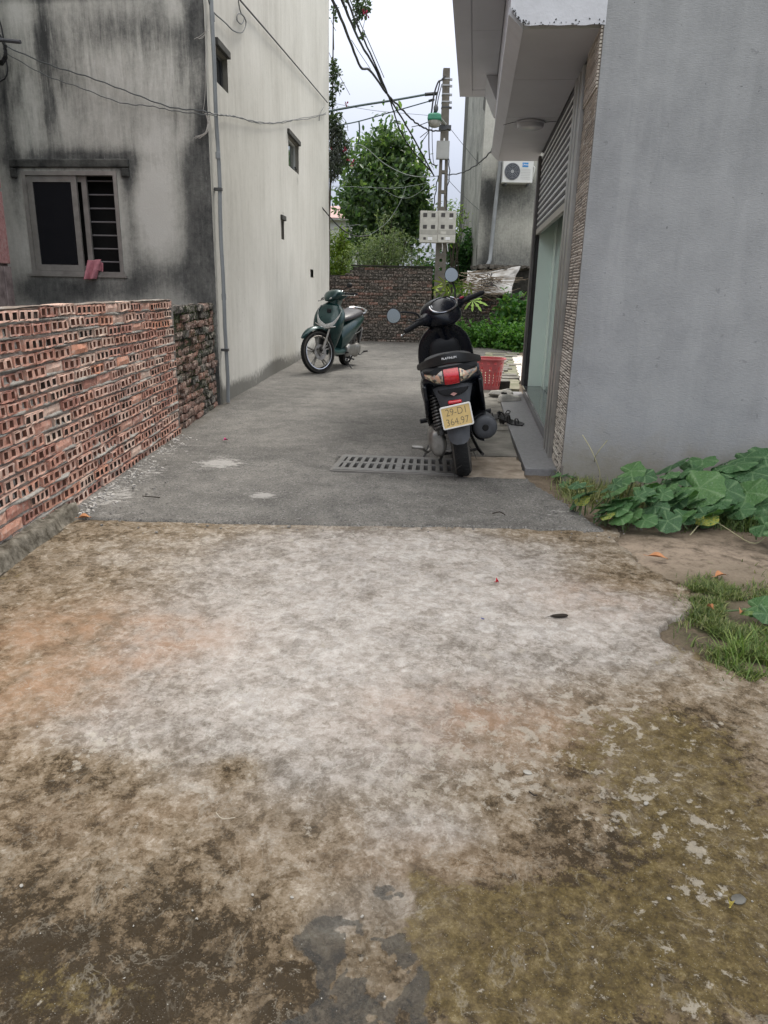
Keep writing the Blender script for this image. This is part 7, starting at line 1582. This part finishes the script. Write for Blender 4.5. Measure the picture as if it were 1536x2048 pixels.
# leaves, twigs, stones
DL = simple('dry_leaf', (.50, .25, .12), .8, var=.3, scale=60, c2=(.38, .17, .08)); DL2 = simple('yellow_leaf', (.48, .40, .10), .7, var=.3, scale=60)
def dleaf(px, py, L_, yaw, m, label, z=.012, w_=.45):
    c = gp(px, py); mb = MB(); n = 9; R1, R2 = [], []
    for k in range(n): t = k / (n - 1); hw_ = L_ * w_ / 2 * sin(pi * t) ** .8 + .0004; zz_ = .008 * sin(pi * t) + .004 * sin(5 * t); R1.append(Vector((L_ * (t - .5), hw_, zz_ + .010 * sin(pi * t)))); R2.append(Vector((L_ * (t - .5), -hw_, zz_ + .006)))
    M_ = [Vector((L_ * (k / (n - 1) - .5), 0, .003)) for k in range(n)]; vs = R1 + M_ + R2; mb.add(vs, [(k, k + 1, n + k + 1, n + k) for k in range(n - 1)] + [(n + k, n + k + 1, 2 * n + k + 1, 2 * n + k) for k in range(n - 1)])
    mb.tube([M_[0], M_[0] + Vector((-L_ * .25, .003, .002))], .0012, 5); o = mb.build('fallen_leaf', m, loc=(c.x, c.y, z), rot=(0, 0, yaw), fix=False); tag(o, label, 'leaf')
dleaf(170, 1041, .060, .4, DL, 'orange dry leaf lying at the foot of the hollow brick wall', .014, .6); dleaf(1315, 1120, .085, -.3, DL, 'orange dry leaf lying on the sand below the pumpkin leaves', .012); dleaf(1440, 1158, .070, .5, DL, 'orange dry leaf lying beside the grass at the right edge', .014)
dleaf(1459, 1817, .016, 1.2, DL2, 'tiny yellow leaf near the small white pebble on the mossy slab', .008, .8); dleaf(1480, 1240, .03, .9, DL, 'small pinkish dry leaf in the grass', .03, .7); dleaf(1418, 1225, .03, 2.0, DL, 'small dry leaf at the left border of the grass', .02, .6)
RDP = simple('red_petal', (.55, .01, .03), .6); MGP = simple('magenta_petal', (.50, .02, .16), .6)
dleaf(994, 1168, .014, .3, RDP, 'tiny red petal on the pale middle of the slab', .006, .9); dleaf(452, 888, .035, .6, MGP, 'small magenta petal on the asphalt beyond the brick wall', .028, .9)
def stick(P, r, m, label, name='twig'):
    Q = crom([gp(x, y, z) for x, y, z in P], 5); b0 = Q[0].copy(); mb = MB(); mb.tube([q - b0 for q in Q], r, 6); tag(mb.build(name, m, loc=b0), label, name)
TWD = simple('dark_twig', (.035, .028, .022), .9); TWP = simple('pale_twig', (.42, .38, .30), .9)
mb = MB(); c = gp(1117, 1235); mb.loft(body([(-.035, .006, .001, .001), (-.02, .007, .006, .005), (.01, .008, .008, .007), (.03, .008, .006, .005), (.036, .008, .001, .001)], 12)); mb.tube([(-.03, 0, .006), (-.052, -.004, .004)], .001, 5); tag(mb.build('seed_pod', TWD, smooth=True, loc=(c.x, c.y, 0), rot=(0, 0, .08)), 'dark seed pod lying on the pale part of the slab', 'seed pod')
stick([(432, 1625, .004), (445, 1637, .008), (470, 1635, .004)], .0010, TWP, 'thin pale curved straw on the brown part of the slab', 'straw')
stick([(985, 1027, .03), (1000, 1024, .035), (1010, 1030, .03)], .003, TWD, 'small curved dark twig on the asphalt right of the grate'); stick([(1278, 1192, .01), (1292, 1198, .012)], .002, TWP, 'short pale twig near the right border of the slab')
stick([(285, 992, .028), (320, 995, .028)], .003, TWD, 'thin dark twig on the asphalt near the brick wall'); stick([(1058, 1583, .004), (1068, 1590, .006), (1074, 1590, .004)], .002, TWD, 'tiny dark twig on the mossy slab')
stick([(962, 1236, .003), (968, 1238, .004)], .002, simple('blue_scrap', (.05, .06, .25), .5), 'tiny blue scrap on the pale part of the slab', 'scrap')
STN1 = simple('pale_stone', (.38, .36, .32), .8, var=.3, scale=40, bump=.6, bs=90)
def stone(px, py, s_, label, m=STN1, f=.6):
    c = gp(px, py); mb = MB(); mb.sphere((0, 0, 0), s_, 10, (1.2, .9, f)); mb.v = [tuple(q * (1 + .22 * (vn(v[0] / s_ * 1.7 + 5, v[1] / s_ * 1.7 + v[2] / s_ + px, 4) - .5)) for q in v) for v in mb.v]; tag(mb.build('stone', m, smooth=True, loc=(c.x, c.y, s_ * f * .5), rot=(0, 0, px)), label, 'stone')
stone(1440, 1790, .005, 'small white pebble beside the tiny yellow leaf'); stone(1292, 1608, .006, 'pale stone chip on the mossy slab, right of the middle'); stone(1055, 1545, .010, 'flat pale stone chip on the brown slab', f=.2); stone(584, 1795, .0035, 'small white chip just left of the puddle'); stone(43, 1772, .004, 'tiny white pebble near the left edge of the wet slab'); stone(1477, 1800, .014, 'flat grey stone in the moss near the tiny yellow leaf', simple('wet_stone', (.12, .115, .10), .5, var=.4, scale=40), .3)
stone(505, 1790, .003, 'pale chip farther left of the puddle'); stone(1338, 1798, .004, 'tiny pale pebble on the mossy slab')
mb = MB()
for k in range(260):
    px, py = random.uniform(0, 1536), random.uniform(1150, 2040); c = gp(px, py); s_ = abs(random.gauss(0, .0007)) + .0005; mb.box((c.x, c.y, s_ * .4), (s_ * random.uniform(1, 2.2), s_ * random.uniform(1, 1.6), s_), Matrix.Rotation(random.uniform(0, 3), 3, 'Z'), s_ * .3)
tag(mb.build('grit', STN1), kind='stuff')
mb = MB()
for k in range(240):
    px, py = random.choice(((random.uniform(150, 340), random.uniform(900, 1035)), (random.uniform(1080, 1200), random.uniform(990, 1056)), (random.uniform(1120, 1300), random.uniform(960, 1080)), (random.uniform(200, 1200), 1056 + random.gauss(0, 5)))); c = gp(px, py); s_ = abs(random.gauss(0, .003)) + .0015; mb.box((c.x, c.y, .018 if py < 1050 else .004), (s_ * random.uniform(1, 2.4), s_ * random.uniform(1, 1.6), s_), Matrix.Rotation(random.uniform(0, 3), 3, 'Z'), s_ * .3)
tag(mb.build('gravel', simple('gravel', (.27, .26, .24), .85, var=.5, scale=50)), kind='stuff')
